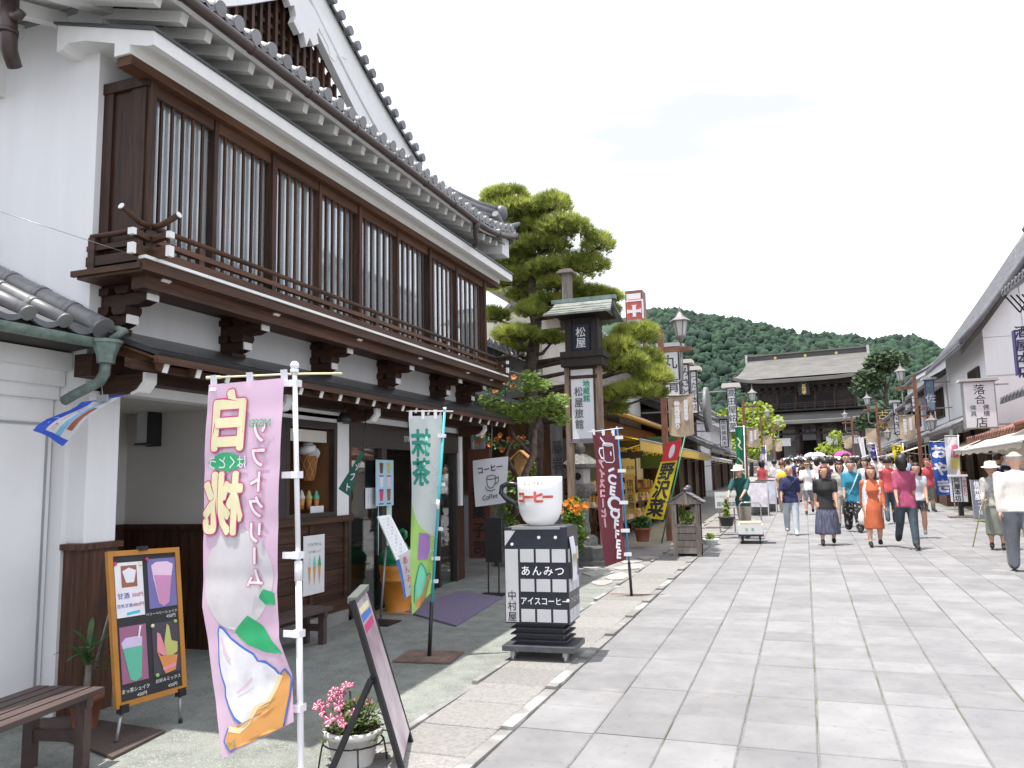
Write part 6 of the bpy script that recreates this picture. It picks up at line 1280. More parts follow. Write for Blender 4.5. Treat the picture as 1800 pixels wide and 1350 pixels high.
# ---------------------------------------------------------------- further shops on the left
def shophouse(label,side,xf,y0,y1,ze,zr,wallm,roofm,over=.7,depth=5.0,lower=None,win=None,curve=.85,gablem=None):
    t=thing('shop_house',label,'building',(xf+side*depth/2,(y0+y1)/2,gz(y0)-.1)); xb=xf+side*depth; xr=xf+side*depth*.5
    b=MB(); b.box((xf,y0,gz(y0)-.1),(xb,y1,ze)); 
    n=6; rp_=[(xf-side*over+(xr-xf+side*over)*k/n,ze-.22+(zr-ze+.22)*((k/n)**(1/curve))-.11) for k in range(n+1)]; hz_=lambda x:np.interp(abs(x-rp_[0][0]),[abs(q[0]-rp_[0][0]) for q in rp_],[q[1] for q in rp_])
    gx=[xf+(xr-xf)*k/5 for k in range(6)]; b.prism([(x,hz_(x)) for x in gx]+[(2*xr-x,hz_(x)) for x in gx[-2::-1]]+[(xb,ze-.01),(xf,ze-.01)],'y',y0,y1); b.build('wall',wallm,t)
    tiled_slope(t,xf-side*over,ze-.22,xr,zr,y0-.45,y1+.3,roofm,.3,curve=1/curve); tiled_slope(t,xb+side*over,ze-.22,xr,zr,y0-.45,y1+.3,roofm,.6,curve=1/curve)
    b=MB(); b.tube([(xr,y0-.5,zr+.06),(xr,y1+.35,zr+.06)],.13,8); b.tube([(xr,y0-.5,zr+.2),(xr,y1+.35,zr+.2)],.07,8); b.ball((xr,y0-.5,zr+.15),(.16,.1,.2)); b.build('ridge',roofm,t)
    n=6; pts=[(xf-side*over+(xr-xf+side*over)*k/n,ze-.22+(zr-ze+.22)*((k/n)**(1/curve))) for k in range(n+1)]
    b=MB(); b.tube([(x,y0-.42,z+.07) for x,z in pts],.085,7); b.build('verge_roll',roofm,t)
    b=MB(); b.add([(x,y0-.40,z-.08) for x,z in pts]+[(x,y0-.40,z-.30) for x,z in pts]+[(x,y0-.36,z-.08) for x,z in pts]+[(x,y0-.36,z-.30) for x,z in pts],[(k,k+1,n+2+k,n+1+k) for k in range(n)]+[(2*n+2+k,3*n+3+k,3*n+4+k,2*n+3+k) for k in range(n)]+[(n+1+k,n+2+k,3*n+4+k,3*n+3+k) for k in range(n)]); b.build('bargeboard',gablem or wallm,t)
    if lower:
        tiled_slope(t,xf-side*1.0,lower,xf-side*.0,lower+.5,y0,y1,roofm,.3,name='lower_roof_tiles')
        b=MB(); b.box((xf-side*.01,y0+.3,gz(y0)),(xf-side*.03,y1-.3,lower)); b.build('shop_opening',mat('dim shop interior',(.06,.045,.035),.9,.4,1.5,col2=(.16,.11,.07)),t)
        for k in range(4): y=y0+.2+(y1-y0-.5)*k/3; b=MB(); b.box((xf-side*.05,y,gz(y0)),(xf-side*.15,y+.12,lower)); b.build('post',woodv,t)
    for (a,c,z0,z1,m) in (win or []):
        b=MB(); b.box((xf-side*.002,a,z0),(xf-side*.06,c,z1)); o=b.build('window',m,t)
        k=0
        while a+.12+.22*k<c-.05: b=MB(); yy=a+.1+.22*k; b.box((xf-side*.06,yy,z0+.05),(xf-side*.085,yy+.05,z1-.05)); b.build('window_bar',woodv,o); k+=1
    return t
dkw=mat('dark timber wall',(.05,.043,.038),.8,.3,3); shut=mat('dark shutter',(.035,.032,.032),.7,.2,3)
shophouse('white gabled shop with dark lower storey behind the red roof sign',-1,-4.6,21.0,24.0,4.7,6.9,plaster,tile2,gablem=dkw)
t=shophouse('dark timber shop with orange corner pillar above the yellow awning',-1,-3.75,24.3,30.5,3.9,5.0,dkw,tile,over=.5,lower=2.6,win=[(24.7,25.6,2.95,3.75,shut),(27.0,28.6,2.95,3.75,shut)])
b=MB(); b.box((-3.72,24.02,2.4),(-3.45,24.28,3.5)); b.build('orange_pillar',mat('orange red pillar',(.45,.12,.05),.6,.1),t); b=MB(); b.box((-3.75,25.7,2.9),(-3.70,26.8,3.8)); b.build('white_panel',plaster,t)
shophouse('white plastered storehouse with high tiled gable beyond the box signs',-1,-5.3,36,42,6.8,8.2,plaster,tile2,over=.4,depth=4)
shophouse('grey tiled shop behind the tall white sign',-1,-4.3,31,36,4.6,6.4,plaster,tile2,over=.7,lower=2.7)
shophouse('long white shop with dark lattice near the pale green tree',-1,-4.6,42.5,56,4.6,6.6,plaster,tile2,over=.7,lower=2.9)
t=thing('round_roof_disc','large grey round disc ornament mounted above the dark shop','ornament',(-4.6,28,5)); p=PY(1243,720,27); b=MB(); b.cyl((p.x-.06,27,p.z),(p.x+.06,27,p.z),.75,n=32); b.build('disc',mat('grey disc',(.17,.18,.17),.5,.2),t); b=MB(); b.beam((p.x,27,p.z-.7),(p.x,27,4.0),.1,.1); b.build('stand',blackm,t)
# ================================================================ RIGHT SIDE OF THE STREET
greyt=mat('light grey roof tile',(.115,.117,.128),.45,.25,6,spec=.5)
RA=shophouse('near white shop house with deep tiled eave cut off by the picture edge',1,5.0,11.5,19.6,5.72,8.2,plaster,greyt,gablem=dkw,lower=3.1)
RB=shophouse('white gabled shop house with sweeping curved tile roof behind the large sign',1,5.0,25.8,32.3,5.42,10.2,plaster,greyt,depth=6,over=.65,curve=.93,lower=2.9,gablem=dkw,win=[(26.6,28.2,3.7,4.7,shut)])
b=MB(); 
b.box((5.0,25.785,4.3),(12,25.799,4.32)); b.box((6.0,25.784,2),(6.015,25.798,8)); b.build('wall_groove',FL('groove',(.45,.45,.46)),RB)
RG=shophouse('single-storey shop with red-brown tile roof under the large white sign',1,4.9,20.3,25.2,2.72,3.5,plaster2,mat('red brown roof tile',(.20,.085,.06),.5,.25,6),over=.6,depth=4)
RC=shophouse('white plaster shop house behind the blue vertical sign',1,5.05,33.0,38.6,5.1,7.4,plaster,greyt,lower=2.9,win=[(33.6,35.4,3.7,4.8,shut),(36.2,38.0,3.7,4.8,shut)],curve=.8)
RD=shophouse('white shop house with dark lattice behind the red-circle sign',1,5.0,39.2,46.0,4.9,6.7,plaster,greyt,lower=2.9,win=[(39.8,42,3.7,4.6,shut),(43,45.2,3.7,4.6,shut)])
RE=shophouse('cream-walled shop house with black and gold sign',1,5.05,46.6,56,4.9,6.6,plaster2,greyt,lower=3.0)
RF=shophouse('tall white storehouse with pale tiled roof near the temple',1,8.2,62,72,8.6,11.4,plaster,greyt,depth=7,over=.6)
RH=shophouse('low white shop house next to the temple precinct',1,5.6,57,70,4.6,6.3,plaster,greyt,lower=3.0)
# black lattice screen under the near eave
t=thing('lattice_screen','black diagonal lattice screen below the near eave','screen',(4.9,19.9,4.7))
for k in range(-6,9):
    for sg in (1,-1):
        z0,z1=5.05,5.45; x=4.62+.11*(k+6); b=MB(); b.beam((x,19.95+.01*sg,z0),(x+sg*.26,19.95+.01*sg,z1),.02,.03); b.build('lattice_bar',blackm,t)
# signs
purp=mat('purple sign frame',(.045,.03,.13),.5,.1)
boxsign('white sign with heavy purple-black characters at the picture edge',1782,580,1850,655,19.3,[('酒屋本店',1799,618,.27,mat('purple ink',(.03,.02,.07),.5,.1))],0,greyc,face=pale,cap=False,frame=purp,off=.04,x_anchor=5.1)
t=boxsign('large white buddhist altar shop sign with grey cap and black calligraphy',1690,672,1756,752,24.2,[('落',1721,684.5,.29,None),('合',1723,702,.27,None),('佛具',1711,722,.155,None),('佛檀',1734,721,.155,None),('店',1726,742,.30,None)],0,greyc,face=pale,x_anchor=5.2,frame=steel,cap_over=6)
boxsign('blue vertical sign with white character and grey cap',1625,668,1646,722,31.6,[('佐',1636,700,.34,prwhite)],0,greyc,face=mat('slate blue sign',(.12,.19,.26),.5,.2,2,col2=(.25,.35,.42)),x_anchor=5.2,frame=purp,cap_over=5)
boxsign('narrow white sign with red circle and hiragana',1569,708,1582,764,43.0,[('たきや',1576,747,.40,None),('八',1576,727,.3,redp)],0,greyc,face=pale,x_anchor=5.2,frame=purp,cap_over=5)
boxsign('narrow black sign with gold characters',1547,718,1557,757,51,[('古本',1552,738,.55,FL('gold paint',(.5,.38,.1)))],0,greyc,face=inkm,x_anchor=5.2,cap=False)
boxsign('thin white sign with brush writing between the lamp post and blue sign',1601,695,1610,724,36,[('仁村',1606,710,.3,None)],0,greyc,face=pale,x_anchor=5.2,cap=False)
# awnings
canv=mat('cream awning canvas',(.66,.60,.50),.75,.05,3,trans=.3)
def awning(label,xf,xw,y0,y1,zf,zw,m=None,val=.12):
    t=thing('awning',label,'awning',((xf+xw)/2,(y0+y1)/2,zf)); b=MB(); n=6; b.grid(lambda a,c:(xf+(xw-xf)*a,y0+(y1-y0)*c,zf+(zw-zf)*a-.05*math.sin(a*3.14)*(.6+.4*math.sin(c*9))),6,10); b.build('canvas',m or canv,t)
    b=MB(); b.grid(lambda a,c:(xf-.005,y0+(y1-y0)*a,zf-(val+.02*math.sin(a*40))*c),24,1); b.build('valance',m or canv,t)
    b=MB(); b.tube([(xf,y0,zf),(xf,y1,zf)],.03,6); b.build('front_bar',white_pl,t)
    for y in (y0+.1,y1-.1): b=MB(); b.tube([(xf,y,zf),(xw,y,zf-.25)],.018,6); b.build('arm',steel,t)
awning('large cream awning sloping out over the shop by the old man',3.75,5.3,17.0,23.0,2.15,2.95); awning('smaller cream awning behind the blue flag',3.9,5.2,24,29.5,2.2,2.75)
awning('wide white canvas canopy beside the two-lantern lamp post',3.3,5.2,31.5,38,2.35,3.0); awning('white canopy near the purple flag',3.3,5.2,39.5,46,2.4,3.0); awning('distant white canopy at the end of the shops',3.2,5.2,47,56,2.6,3.2)
awning('striped pale canopy on the cake shop side beyond the yellow awning',-3.0,-4.3,28,36,2.3,2.75); awning('far beige canopy on the cake shop side near the temple',-3.0,-4.6,42,55,2.6,3.0)
# shop interiors, stands
for k,(y,c_) in enumerate([(27,warm[5]),(29,warm[1]),(34,warm[0]),(36,warm[3]),(41,warm[6]),(44,warm[2])]):
    t=thing('stall_counter','%s stall counter with goods under the %s canopy'%(('red','golden','ochre','straw','cream','rust')[k],('small cream','small cream','wide white','wide white','second white','second white')[k]),'stall',(4.2,y,gz(y))); b=MB(); b.box((3.9,y,gz(y)),(4.6,y+1.5,gz(y)+.85)); b.build('counter',woodm,t); b=MB()
    for q in range(8): b.ball((4.05+.14*(q%4),y+.2+.3*(q//2)*.8,gz(y)+.93),(.12,.14,.1),7,5)
    b.build('goods',c_,t,kind='stuff')
# flags on the right
def nobori(label,name,u0,v0,u1,v1,vb,y,clothm,prints,polem=polew,lean=0.0,sway=.04):
    """flag between picture columns u0-u1 at distance y, pole on the right edge"""
    TL,TR,BL,BR=PY(u0,v0,y),PY(u1,v0,y),PY(u0+lean,v1,y),PY(u1+lean,v1,y); w_=(TR-TL).length; h_=(TL-BL).length; gb=PY(u1+lean*1.3,vb,y); gb.z=gz(y)
    t=thing(name,label,'flag',tuple(gb)); 
    def mp(s,q): a,c=s/w_,q/h_; p=(TL*(1-a)+TR*a)*(1-c)+(BL*(1-a)+BR*a)*c; return p+Vector((0,sway*math.sin(a*5+c*6),0))
    cl=banner(t,mp,w_,h_,clothm,prints(w_,h_),8,16)
    b=MB(); b.tube([gb,TR+Vector((.02,0,.06))],.014,6); b.tube([TL+Vector((0,0,.03)),TR+Vector((.06,0,.03))],.008,5); b.build('pole',polem,t); return t
nobori('blue flag with large white hiragana beside the white sign stand','blue_flag',1633,778,1662,870,905,25.5,mat('bright blue cloth',(.025,.10,.42),.7,.08,trans=.3),lambda w,h:[(move(bold(layout('おやき',.40,0,True,1.22),.02),0,-.0),prwhite,'lettering')],lean=14)
nobori('white flag printed with a pink and yellow ice lolly','lolly_flag',1660,768,1683,842,905,25.0,mat('white cloth',(.70,.68,.72),.7,.03,trans=.35),lambda w,h:[(fillpoly([(.0,.35),(.1,.38),(.17,.3),(.17,.0),(-.05,.0)],10,3),FL('pink lolly',(.7,.15,.25)),'lolly_print'),(fillpoly([(-.05,-.01),(.17,-.01),(.17,-.3),(-.05,-.3)],6,3),FL('lemon lolly',(.7,.6,.15)),'lolly_print')],lean=6)
nobori('leaning purple flag near the distant canopy','purple_flag',1527,780,1537,842,860,38,mat('purple cloth',(.06,.035,.28),.7,.08,trans=.3),lambda w,h:[(move(bold(layout('おや',.5,0,True,1.4),.02),0,.3),prwhite,'lettering')],lean=12)
nobori('bright yellow flag under the wide white canopy','wasabi_flag',1567,782,1586,812,850,32,mat('lemon cloth',(.66,.55,.01),.7,.05,trans=.3),lambda w,h:[(move(bold(layout('わさび',.2,0,True,1.0),.01),0,0),inkm,'lettering')],lean=5)
nobori('plain white flag among the crowd before the gate','white_flag',1508,770,1516,815,850,52,mat('white cloth',(.7,.68,.72)),lambda w,h:[],lean=10)
nobori('dark green flag with gold brush strokes behind the bucket hat man','dark_green_flag',1292,752,1306,858,905,20.5,mat('deep green cloth',(.006,.16,.085),.7,.08,trans=.25),lambda w,h:[(stroke([(-.06,.5),(.02,.4),(-.03,.3),(.05,.2)],.03),cream,'brush_print'),(stroke([(-.05,-.0),(.05,-.12),(.02,-.3),(.08,-.4)],.03),cream,'brush_print')],lean=5)
nobori('pale pink flag leaning among the shop stands','pink_flag',1336,800,1346,850,872,33,mat('pale pink cloth',(.66,.5,.56),.7,.04,trans=.3),lambda w,h:[],lean=-6)
nobori('blue and white narrow flag behind the shop stands','narrow_blue_flag',1338,785,1345,818,865,40,mat('violet blue cloth',(.10,.09,.30),.7,.05,trans=.3),lambda w,h:[],lean=4)
# stands on the right pavement
t=thing('white_sign_stand','white box sign on a black pedestal beside the blue flag','sign',(3.62,22.2,gz(22.2))); a,c=PY(1671,838,22.2),PY(1702,882,22.2); b=MB(); b.box((a.x,22.2,c.z),(c.x,22.45,a.z)); b.build('box',pale,t); b=MB(); b.box((a.x-.03,22.15,a.z),(c.x+.03,22.5,a.z+.05)); b.build('lid',white_pl,t); b=MB(); b.box((a.x+.13,22.25,gz(22)+.06),(c.x-.1,22.4,c.z)); b.build('pedestal',blackm,t); b=MB(); b.box((a.x-.1,22.1,gz(22)),(c.x+.1,22.55,gz(22)+.06)); b.build('base',woodw,t)
lettering(t,'阿屋本坊',PY(1683,860,22.195),(1,0,0),(0,0,1),.145,inkm,.03,True,1.0); lettering(t,'おみくじ',PY(1696,857,22.195),(1,0,0),(0,0,1),.10,crim,.02,True,1.0)
b=MB(); put(b,stroke([(-.1,-.31),(.1,-.31),(.1,.31),(-.1,.31)],.018,True),PY(1683,860,22.195),(1,0,0),(0,0,1)); b.build('lettering_border',inkm,t)
t=thing('blackboard_stand','leaning grey blackboard with white handwriting near the old man','menu board',(3.75,21.2,gz(21.2))); BC=(PY(1704,844,21.2),PY(1745,843,21.2),PY(1712,912,20.9),PY(1750,912,20.9)); b=MB(); qpanel(b,BC,0,0,1,1,-.02,.01); b.build('board',mat('slate board',(.10,.115,.16),.6,.15),t)
for a0 in (.0,.97): b=MB(); qpanel(b,BC,a0,-.01,a0+.04,1.14,-.025,.018); b.build('frame_rail',steel,t)
for k,ch in enumerate('信州産'): qtext(t,BC,ch,.28,.12+.16*k,.17,prwhite,.014,.03,0,1.5)
for k,ch in enumerate('りんごソフト'): qtext(t,BC,ch,.68,.12+.14*k,.13,prwhite,.014,.02,0,1.5)
for k,ch in enumerate('一丁焼'): qtext(t,BC,ch,.34,.58+.13*k,.12,prwhite,.014,.01,0,1.5)
t=thing('soba_sign','small indigo sign with white hiragana under the canopy','sign',tuple(PY(1635,846,27))); a,c=PY(1622,833,27),PY(1650,846,27); b=MB(); b.box((a.x,27,c.z),(c.x,27.04,a.z)); b.build('board',purp,t); lettering(t,'そば処',PY(1637,839,26.99),(1,0,0),(0,0,1),.19,whitep,.02)
# stands on the left pavement
t=thing('white_notice_stand','white shop notice board beside the conifer pot','sign',(-1.95,18.0,gz(18))); a,c=PY(1256,865,18),PY(1297,893,18); b=MB(); b.box((a.x,18,c.z),(c.x,18.06,a.z)); b.build('board',white_pl,t)
for x in (a.x+.08,c.x-.08): b=MB(); b.beam((x,18.03,gz(18)),(x,18.03,c.z),.03,.03); b.build('leg',steel,t)
lettering(t,'いつけんの味みそ',PY(1277,873,17.99),(1,0,0),(0,0,1),.055,inkm,.005); lettering(t,'田中商店',PY(1277,886,17.99),(1,0,0),(0,0,1),.10,inkm,.02)
for k,(u,y,m,lb) in enumerate([(1345,25,'pinkish','pink and blue poster stand by the kerb'),(1358,29,'pale','pale poster stand beyond the pink one'),(1330,23.5,'grey','grey framed poster stand next to the bucket hat man')]):
    p=PY(u,850,y); z=gz(y); t=thing('poster_stand',lb,'sign',(p.x,y,z)); b=MB(); b.prism([(y,z+.95),(y+.05,z+.95),(y+.35,z),(y+.3,z)],'x',p.x-.30,p.x+.30); b.prism([(y,z+.95),(y-.3,z),(y-.25,z),(y+.02,z+.9)],'x',p.x-.30,p.x-.27); b.prism([(y,z+.95),(y-.3,z),(y-.25,z),(y+.02,z+.9)],'x',p.x+.27,p.x+.30); b.build('frame',steel,t)
    b=MB(); b.add([(p.x-.27,y-.01,z+.91),(p.x+.27,y-.01,z+.91),(p.x+.27,y-.23,z+.25),(p.x-.27,y-.23,z+.25)],[(3,2,1,0)]); b.build('poster',mat('poster '+m,[(.55,.35,.42),(.60,.58,.55),(.40,.42,.48)][k],.6,.4,4,col2=[(.35,.5,.6),(.7,.5,.5),(.6,.55,.6)][k]),t)
# hand cart
t=thing('hand_cart','white box hand cart with grey handle pushed by the bucket hat man','cart',(-1.05,16.0,gz(16))); t.rotation_euler=(0,0,.05)
b=MB(); b.box((-.23,-.30,.14),(.23,.32,.18)); b.build('deck',blackm,t,local=True); b=MB(); b.box((-.22,-.29,.18),(.22,-.27,.36)); b.box((-.22,.28,.18),(.22,.30,.36)); b.box((-.22,-.27,.18),(-.20,.28,.36)); b.box((.20,-.27,.18),(.22,.28,.36)); b.box((-.2,-.27,.18),(.2,.28,.2)); b.build('box',mat('white carton',(.70,.70,.69),.6,.04),t,local=True)
b=MB(); b.box((-.2,-.25,.2),(.2,.26,.40)); b.build('inner_box',mat('pale cardboard',(.58,.50,.40),.8,.06),t,local=True)
b=MB(); b.add([(.22,-.29,.36),(.22,.1,.36),(.40,.12,.22),(.40,-.27,.22)],[(0,1,2,3),(3,2,1,0)]); b.build('box_flap',mat('pale cardboard',(.58,.50,.40)),t,local=True)
for sx in (-.16,.16):
    for sy in (-.24,.26): b=MB(); b.cyl((sx-.015,sy,.06),(sx+.015,sy,.06),.06,n=14); b.build('wheel',rubber,t,local=True); b=MB(); b.box((sx-.02,sy-.02,.10),(sx+.02,sy+.02,.14)); b.build('fork',blackm,t,local=True)
b=MB(); b.tube([(-.2,.32,.18),(-.2,.36,.70),(-.16,.37,.75),(.16,.37,.75),(.2,.36,.70),(.2,.32,.18)],.014,8); b.build('handle',steel,t,local=True)
lettering(t,'信濃',(-.02,-.291,.27),(1,0,0),(0,0,1),.06,prgreen,.01,gap=1.8,local=True)
# ================================================================ TEMPLE GATE
GY=146.0
gate=thing('temple_gate','huge two-storey dark timber temple gate with grey bark roofs at the street end','gate',(1.2,GY,gz(GY)-.2)); gate.rotation_euler=(0,0,-.12)
barkr=mat('grey cypress bark roof',(.112,.108,.10),.85,.15,.35,col2=(.15,.146,.138),stretch=(1,1,6),bump=.15,bscale=8); dkt=mat('ancient dark timber',(.018,.013,.011),.8,.3,1.2,col2=(.035,.026,.02)); dkt2=mat('brown timber column',(.035,.022,.016),.7,.3,1.0)
gold=mat('gilt metal',(.55,.42,.15),.35,.1,metal=.6)
def GB(b,name,m,par=None,**k): return b.build(name,m,par or gate,local=True,**k)
def groof(name,hx,hy,z0,hx2,hy2,z1,lift_,th,conc=1.5,n=20,m=10):
    b=MB()
    for sx,sy in ((0,-1),(0,1)):
        def fn(a,t):
            x=(a*2-1)*(hx+(hx2-hx)*t); e=abs(a*2-1); y=sy*(hy+(hy2-hy)*t); z=z0+(z1-z0)*(t**conc*.75+.25*t)+lift_*e**4*(1-t)**2; return (x,y,z)
        b.grid(fn,n,m); b.grid(lambda a,t:(fn(a,0)[0],fn(a,0)[1],fn(a,0)[2]-th*t),n,1)
    for sx in (-1,1):
        def fn(a,t):
            y=(a*2-1)*(hy+(hy2-hy)*t); e=abs(a*2-1); x=sx*(hx+(hx2-hx)*t); z=z0+(z1-z0)*(t**conc*.75+.25*t)+lift_*e**4*(1-t)**2; return (x,y,z)
        b.grid(fn,n,m); b.grid(lambda a,t:(fn(a,0)[0],fn(a,0)[1],fn(a,0)[2]-th*t),n,1)
    GB(b,name,barkr)
    b=MB(); b.grid(lambda a,t:((a*2-1)*hx*.985,(t*2-1)*hy*.985,z0-th+.02+lift_*max(abs(a*2-1),abs(t*2-1))**4*.9-.8*(1-max(abs(a*2-1),abs(t*2-1)))*0),14,10); GB(b,name+'_soffit',dkt)
Z0=gz(GY)+1.2
# stone platform and steps
b=MB(); b.box((-11,-6,-1.5),(11,6,1.3)); GB(b,'platform',stone)
for k in range(6): b=MB(); b.box((-7,-6-.4*(6-k),-1.0),(7,-6.001,-.0+.2*k+.05)); GB(b,'step',mat('pale granite',(.42,.42,.41)))
for k in range(6):
    for y in (-4.2,0,4.2): x=-8.2+3.28*k; b=MB(); b.cyl((x,y,1.3),(x,y,7.2),.36,n=12); GB(b,'column',dkt2)
b=MB(); b.box((-8.3,3.2,1.3),(-2.5,3.4,7)); b.box((2.5,3.2,1.3),(8.3,3.4,7)); b.box((-8.3,-.2,4.6),(8.3,0,7)); GB(b,'back_wall',mat('gate plaster',(.30,.29,.28),.85,.06))
b=MB(); b.box((-2.2,3.0,1.3),(2.2,3.1,5)); GB(b,'inner_dark',mat('dark opening',(.012,.012,.012),.9,.1))
for z in (5.4,6.3): b=MB(); b.box((-8.6,-4.35,z),(8.6,-4.05,z+.4)); GB(b,'tie_beam',dkt)
for k in range(5): b=MB(); x=-6.56+3.28*k; b.box((x-.5,-4.3,6.7),(x+.5,-4.0,7.3)); b.box((x-.9,-4.5,7.0),(x+.9,-4.0,7.3)); GB(b,'bracket_set',dkt)
b=MB(); b.box((-8.9,-4.8,7.1),(8.9,4.8,7.9)); GB(b,'lower_eave_frame',dkt)
groof('lower_roof',10.3,7.2,7.55,8.6,4.6,9.1,.55,.45)
# upper storey
b=MB(); b.box((-9.3,-5.6,9.35),(9.3,5.6,9.6)); GB(b,'balcony_floor',dkt)
for z in (9.95,10.3,10.6): b=MB(); b.box((-9.3,-5.6,z),(9.3,-5.5,z+.09)); b.box((-9.3,-5.5,z),(-9.2,5.5,z+.09)); b.box((9.2,-5.5,z),(9.3,5.5,z+.09)); GB(b,'balcony_rail',dkt2)
for k in range(13): b=MB(); x=-9.2+1.533*k; b.box((x-.06,-5.6,9.6),(x+.06,-5.48,10.75)); GB(b,'balcony_post',dkt2)
b=MB(); b.box((-7.6,-3.9,9.6),(7.6,3.9,13.8)); GB(b,'upper_wall',dkt)
for k in range(6): x=-7.6+3.04*k; b=MB(); b.cyl((x,-3.95,9.6),(x,-3.95,13.4),.30,n=10); GB(b,'upper_column',dkt2)
for k in (1,2,3): x=-6.08+3.04*k; b=MB(); b.box((x-.9,-4.02,9.8),(x+.9,-3.91,12.2)); GB(b,'upper_door',mat('dark opening',(.012,.012,.012)))
for j in range(3):
    for k in range(15): b=MB(); x=-8.4-.25*j+(16.8+.5*j)*k/14; b.box((x-.28,-4.3-.65*j,12.6+.55*j),(x+.28,-3.9-.65*j+.1,12.95+.55*j)); GB(b,'bracket_block',dkt)
    b=MB(); b.box((-8.7-.3*j,-4.35-.65*j,12.98+.55*j),(8.7+.3*j,-4.1-.65*j,13.12+.55*j)); GB(b,'bracket_beam',dkt)
b=MB(); b.box((-9.0,-5.4,13.6),(9.0,5.4,14.6)); GB(b,'upper_eave_frame',dkt)
groof('upper_roof',11.1,7.6,14.55,9.7,.5,19.0,.95,.55,1.45,24,14)
b=MB(); b.box((-9.75,-.55,18.6),(9.75,.55,19.75)); GB(b,'ridge',mat('dark ridge',(.06,.055,.05),.7,.2,1)); b=MB(); b.box((-9.95,-.75,19.75),(9.95,.75,19.98)); GB(b,'ridge_cap',barkr)
for x in (-5,0,5): b=MB(); b.cyl((x,-.56,19.2),(x,-.62,19.2),.25,n=14); GB(b,'ridge_crest',gold)
for sx in (-1,1): b=MB(); b.box((sx*9.75,-.8,18.4),(sx*10.1,.8,20.1)); b.box((sx*9.76,-.82,18.7),(sx*10.11,-.79,19.0)); GB(b,'ridge_end',mat('ridge end stone',(.40,.40,.38),.7,.3,1.5))
b=MB(); b.box((-.9,-5.55,11.9),(.9,-5.35,14.3)); o=GB(b,'plaque',inkm); b=MB(); put(b,bold(layout('善光寺',.72,0,True,1.0),.03,8),(0,-5.56,13.1),(1,0,0),(0,0,1)); b.build('lettering',gold,o,local=True)
for sx in (-5.2,5.2): b=MB(); b.box((sx-2.4,-4.30,3.6),(sx+2.4,-4.25,4.9)); o=GB(b,'curtain',mat('white temple curtain',(.6,.6,.62),.8,.05)); b=MB(); put(b,bold(layout('卍',1.0,0),.05,8),(sx,-4.31,4.2),(1,0,0),(0,0,1)); b.build('lettering',inkm,o,local=True)
b=MB(); b.prism([(-2.0,4.6),(0,6.2),(2.0,4.6),(2.3,4.5),(0,6.6),(-2.3,4.5)],'y',-4.6,-4.3); GB(b,'purple_curtain',mat('deep violet curtain',(.02,.012,.035),.8,.1))
# precinct: wide steps, walls, lantern, trees
b=MB()
for k in range(5): b.box((-14,92+.5*k,gz(92)-.5),(16,100,gz(92)+.16*(k+1)))
b.build('precinct_steps',mat('pale granite',(.42,.42,.41)),kind='structure')
b=MB(); b.box((-14,100,1.5),(16,140,gz(92)+.78)); b.build('precinct_terrace',stone,kind='structure')
stone_lantern((-4.9,88,gz(88)),2.1,'tall grey stone lantern at the foot of the temple steps')
stone_lantern((6.4,88,gz(88)),2.1,'stone lantern on the shop side of the temple steps below the dark pine')
rt=random.Random(41)
def broadtree(name,label,x,y,h,r,m,n,sz,tr=.12,base=None,cone=False):
    z=gz(y); t=thing(name,label,'tree',(x,y,z)); b=MB(); b.tube([(0,0,0),(.1,0,h*.35),(.0,0,h*.6),(.1,.0,h*.9)],[tr,tr*.8,tr*.55,tr*.15],8)
    cl=[]
    for k in range(11):
        a=rt.uniform(0,6.28); f=rt.uniform(.35,1); q=r*(1-f*.7 if cone else math.sin(math.pi*(.25+.65*f)))*rt.uniform(.4,.85); c=(q*math.cos(a),q*math.sin(a),h*f); cl.append(c); b.tube([(0,0,h*f*.7),(c[0]*.6,c[1]*.6,h*f*.85),c],[tr*.4,tr*.25,tr*.1],5)
    b.build('trunk',bark,t,local=True); b=MB()
    for c in cl: leaves(b,c,(r*.48,r*.48,r*.30),int(n/11),rt,sz,3,.8)
    b.build('crown',m,t,local=True); return t
ypl=mat('lime green leaf',(.24,.32,.03),.6,.3,3,col2=(.36,.44,.05),trans=.35); dpn=mat('dark pine foliage',(.025,.055,.022),.8,.4,3,col2=(.06,.10,.035),trans=.1)
broadtree('lime_tree','bright lime green tree behind the street lamps',-4.6,75,6.2,3.3,ypl,2600,.34,.2)
broadtree('temple_pine','dark layered pine standing beside the temple gate',9.0,98,12.5,3.8,dpn,3400,.42,.3)
broadtree('small_temple_tree','small light green tree before the temple gate columns',-.6+3.6,95,4.0,1.6,ypl,700,.25,.1)
broadtree('clipped_pine','rounded dark pine near the stone lantern by the lime tree',-7.5,85,3.2,1.8,dpn,900,.3,.15)
broadtree('precinct_cedar','dark cedar next to the temple pine behind the shop roofs',12.5,104,9.5,3.2,dpn,2000,.4,.3,cone=True)
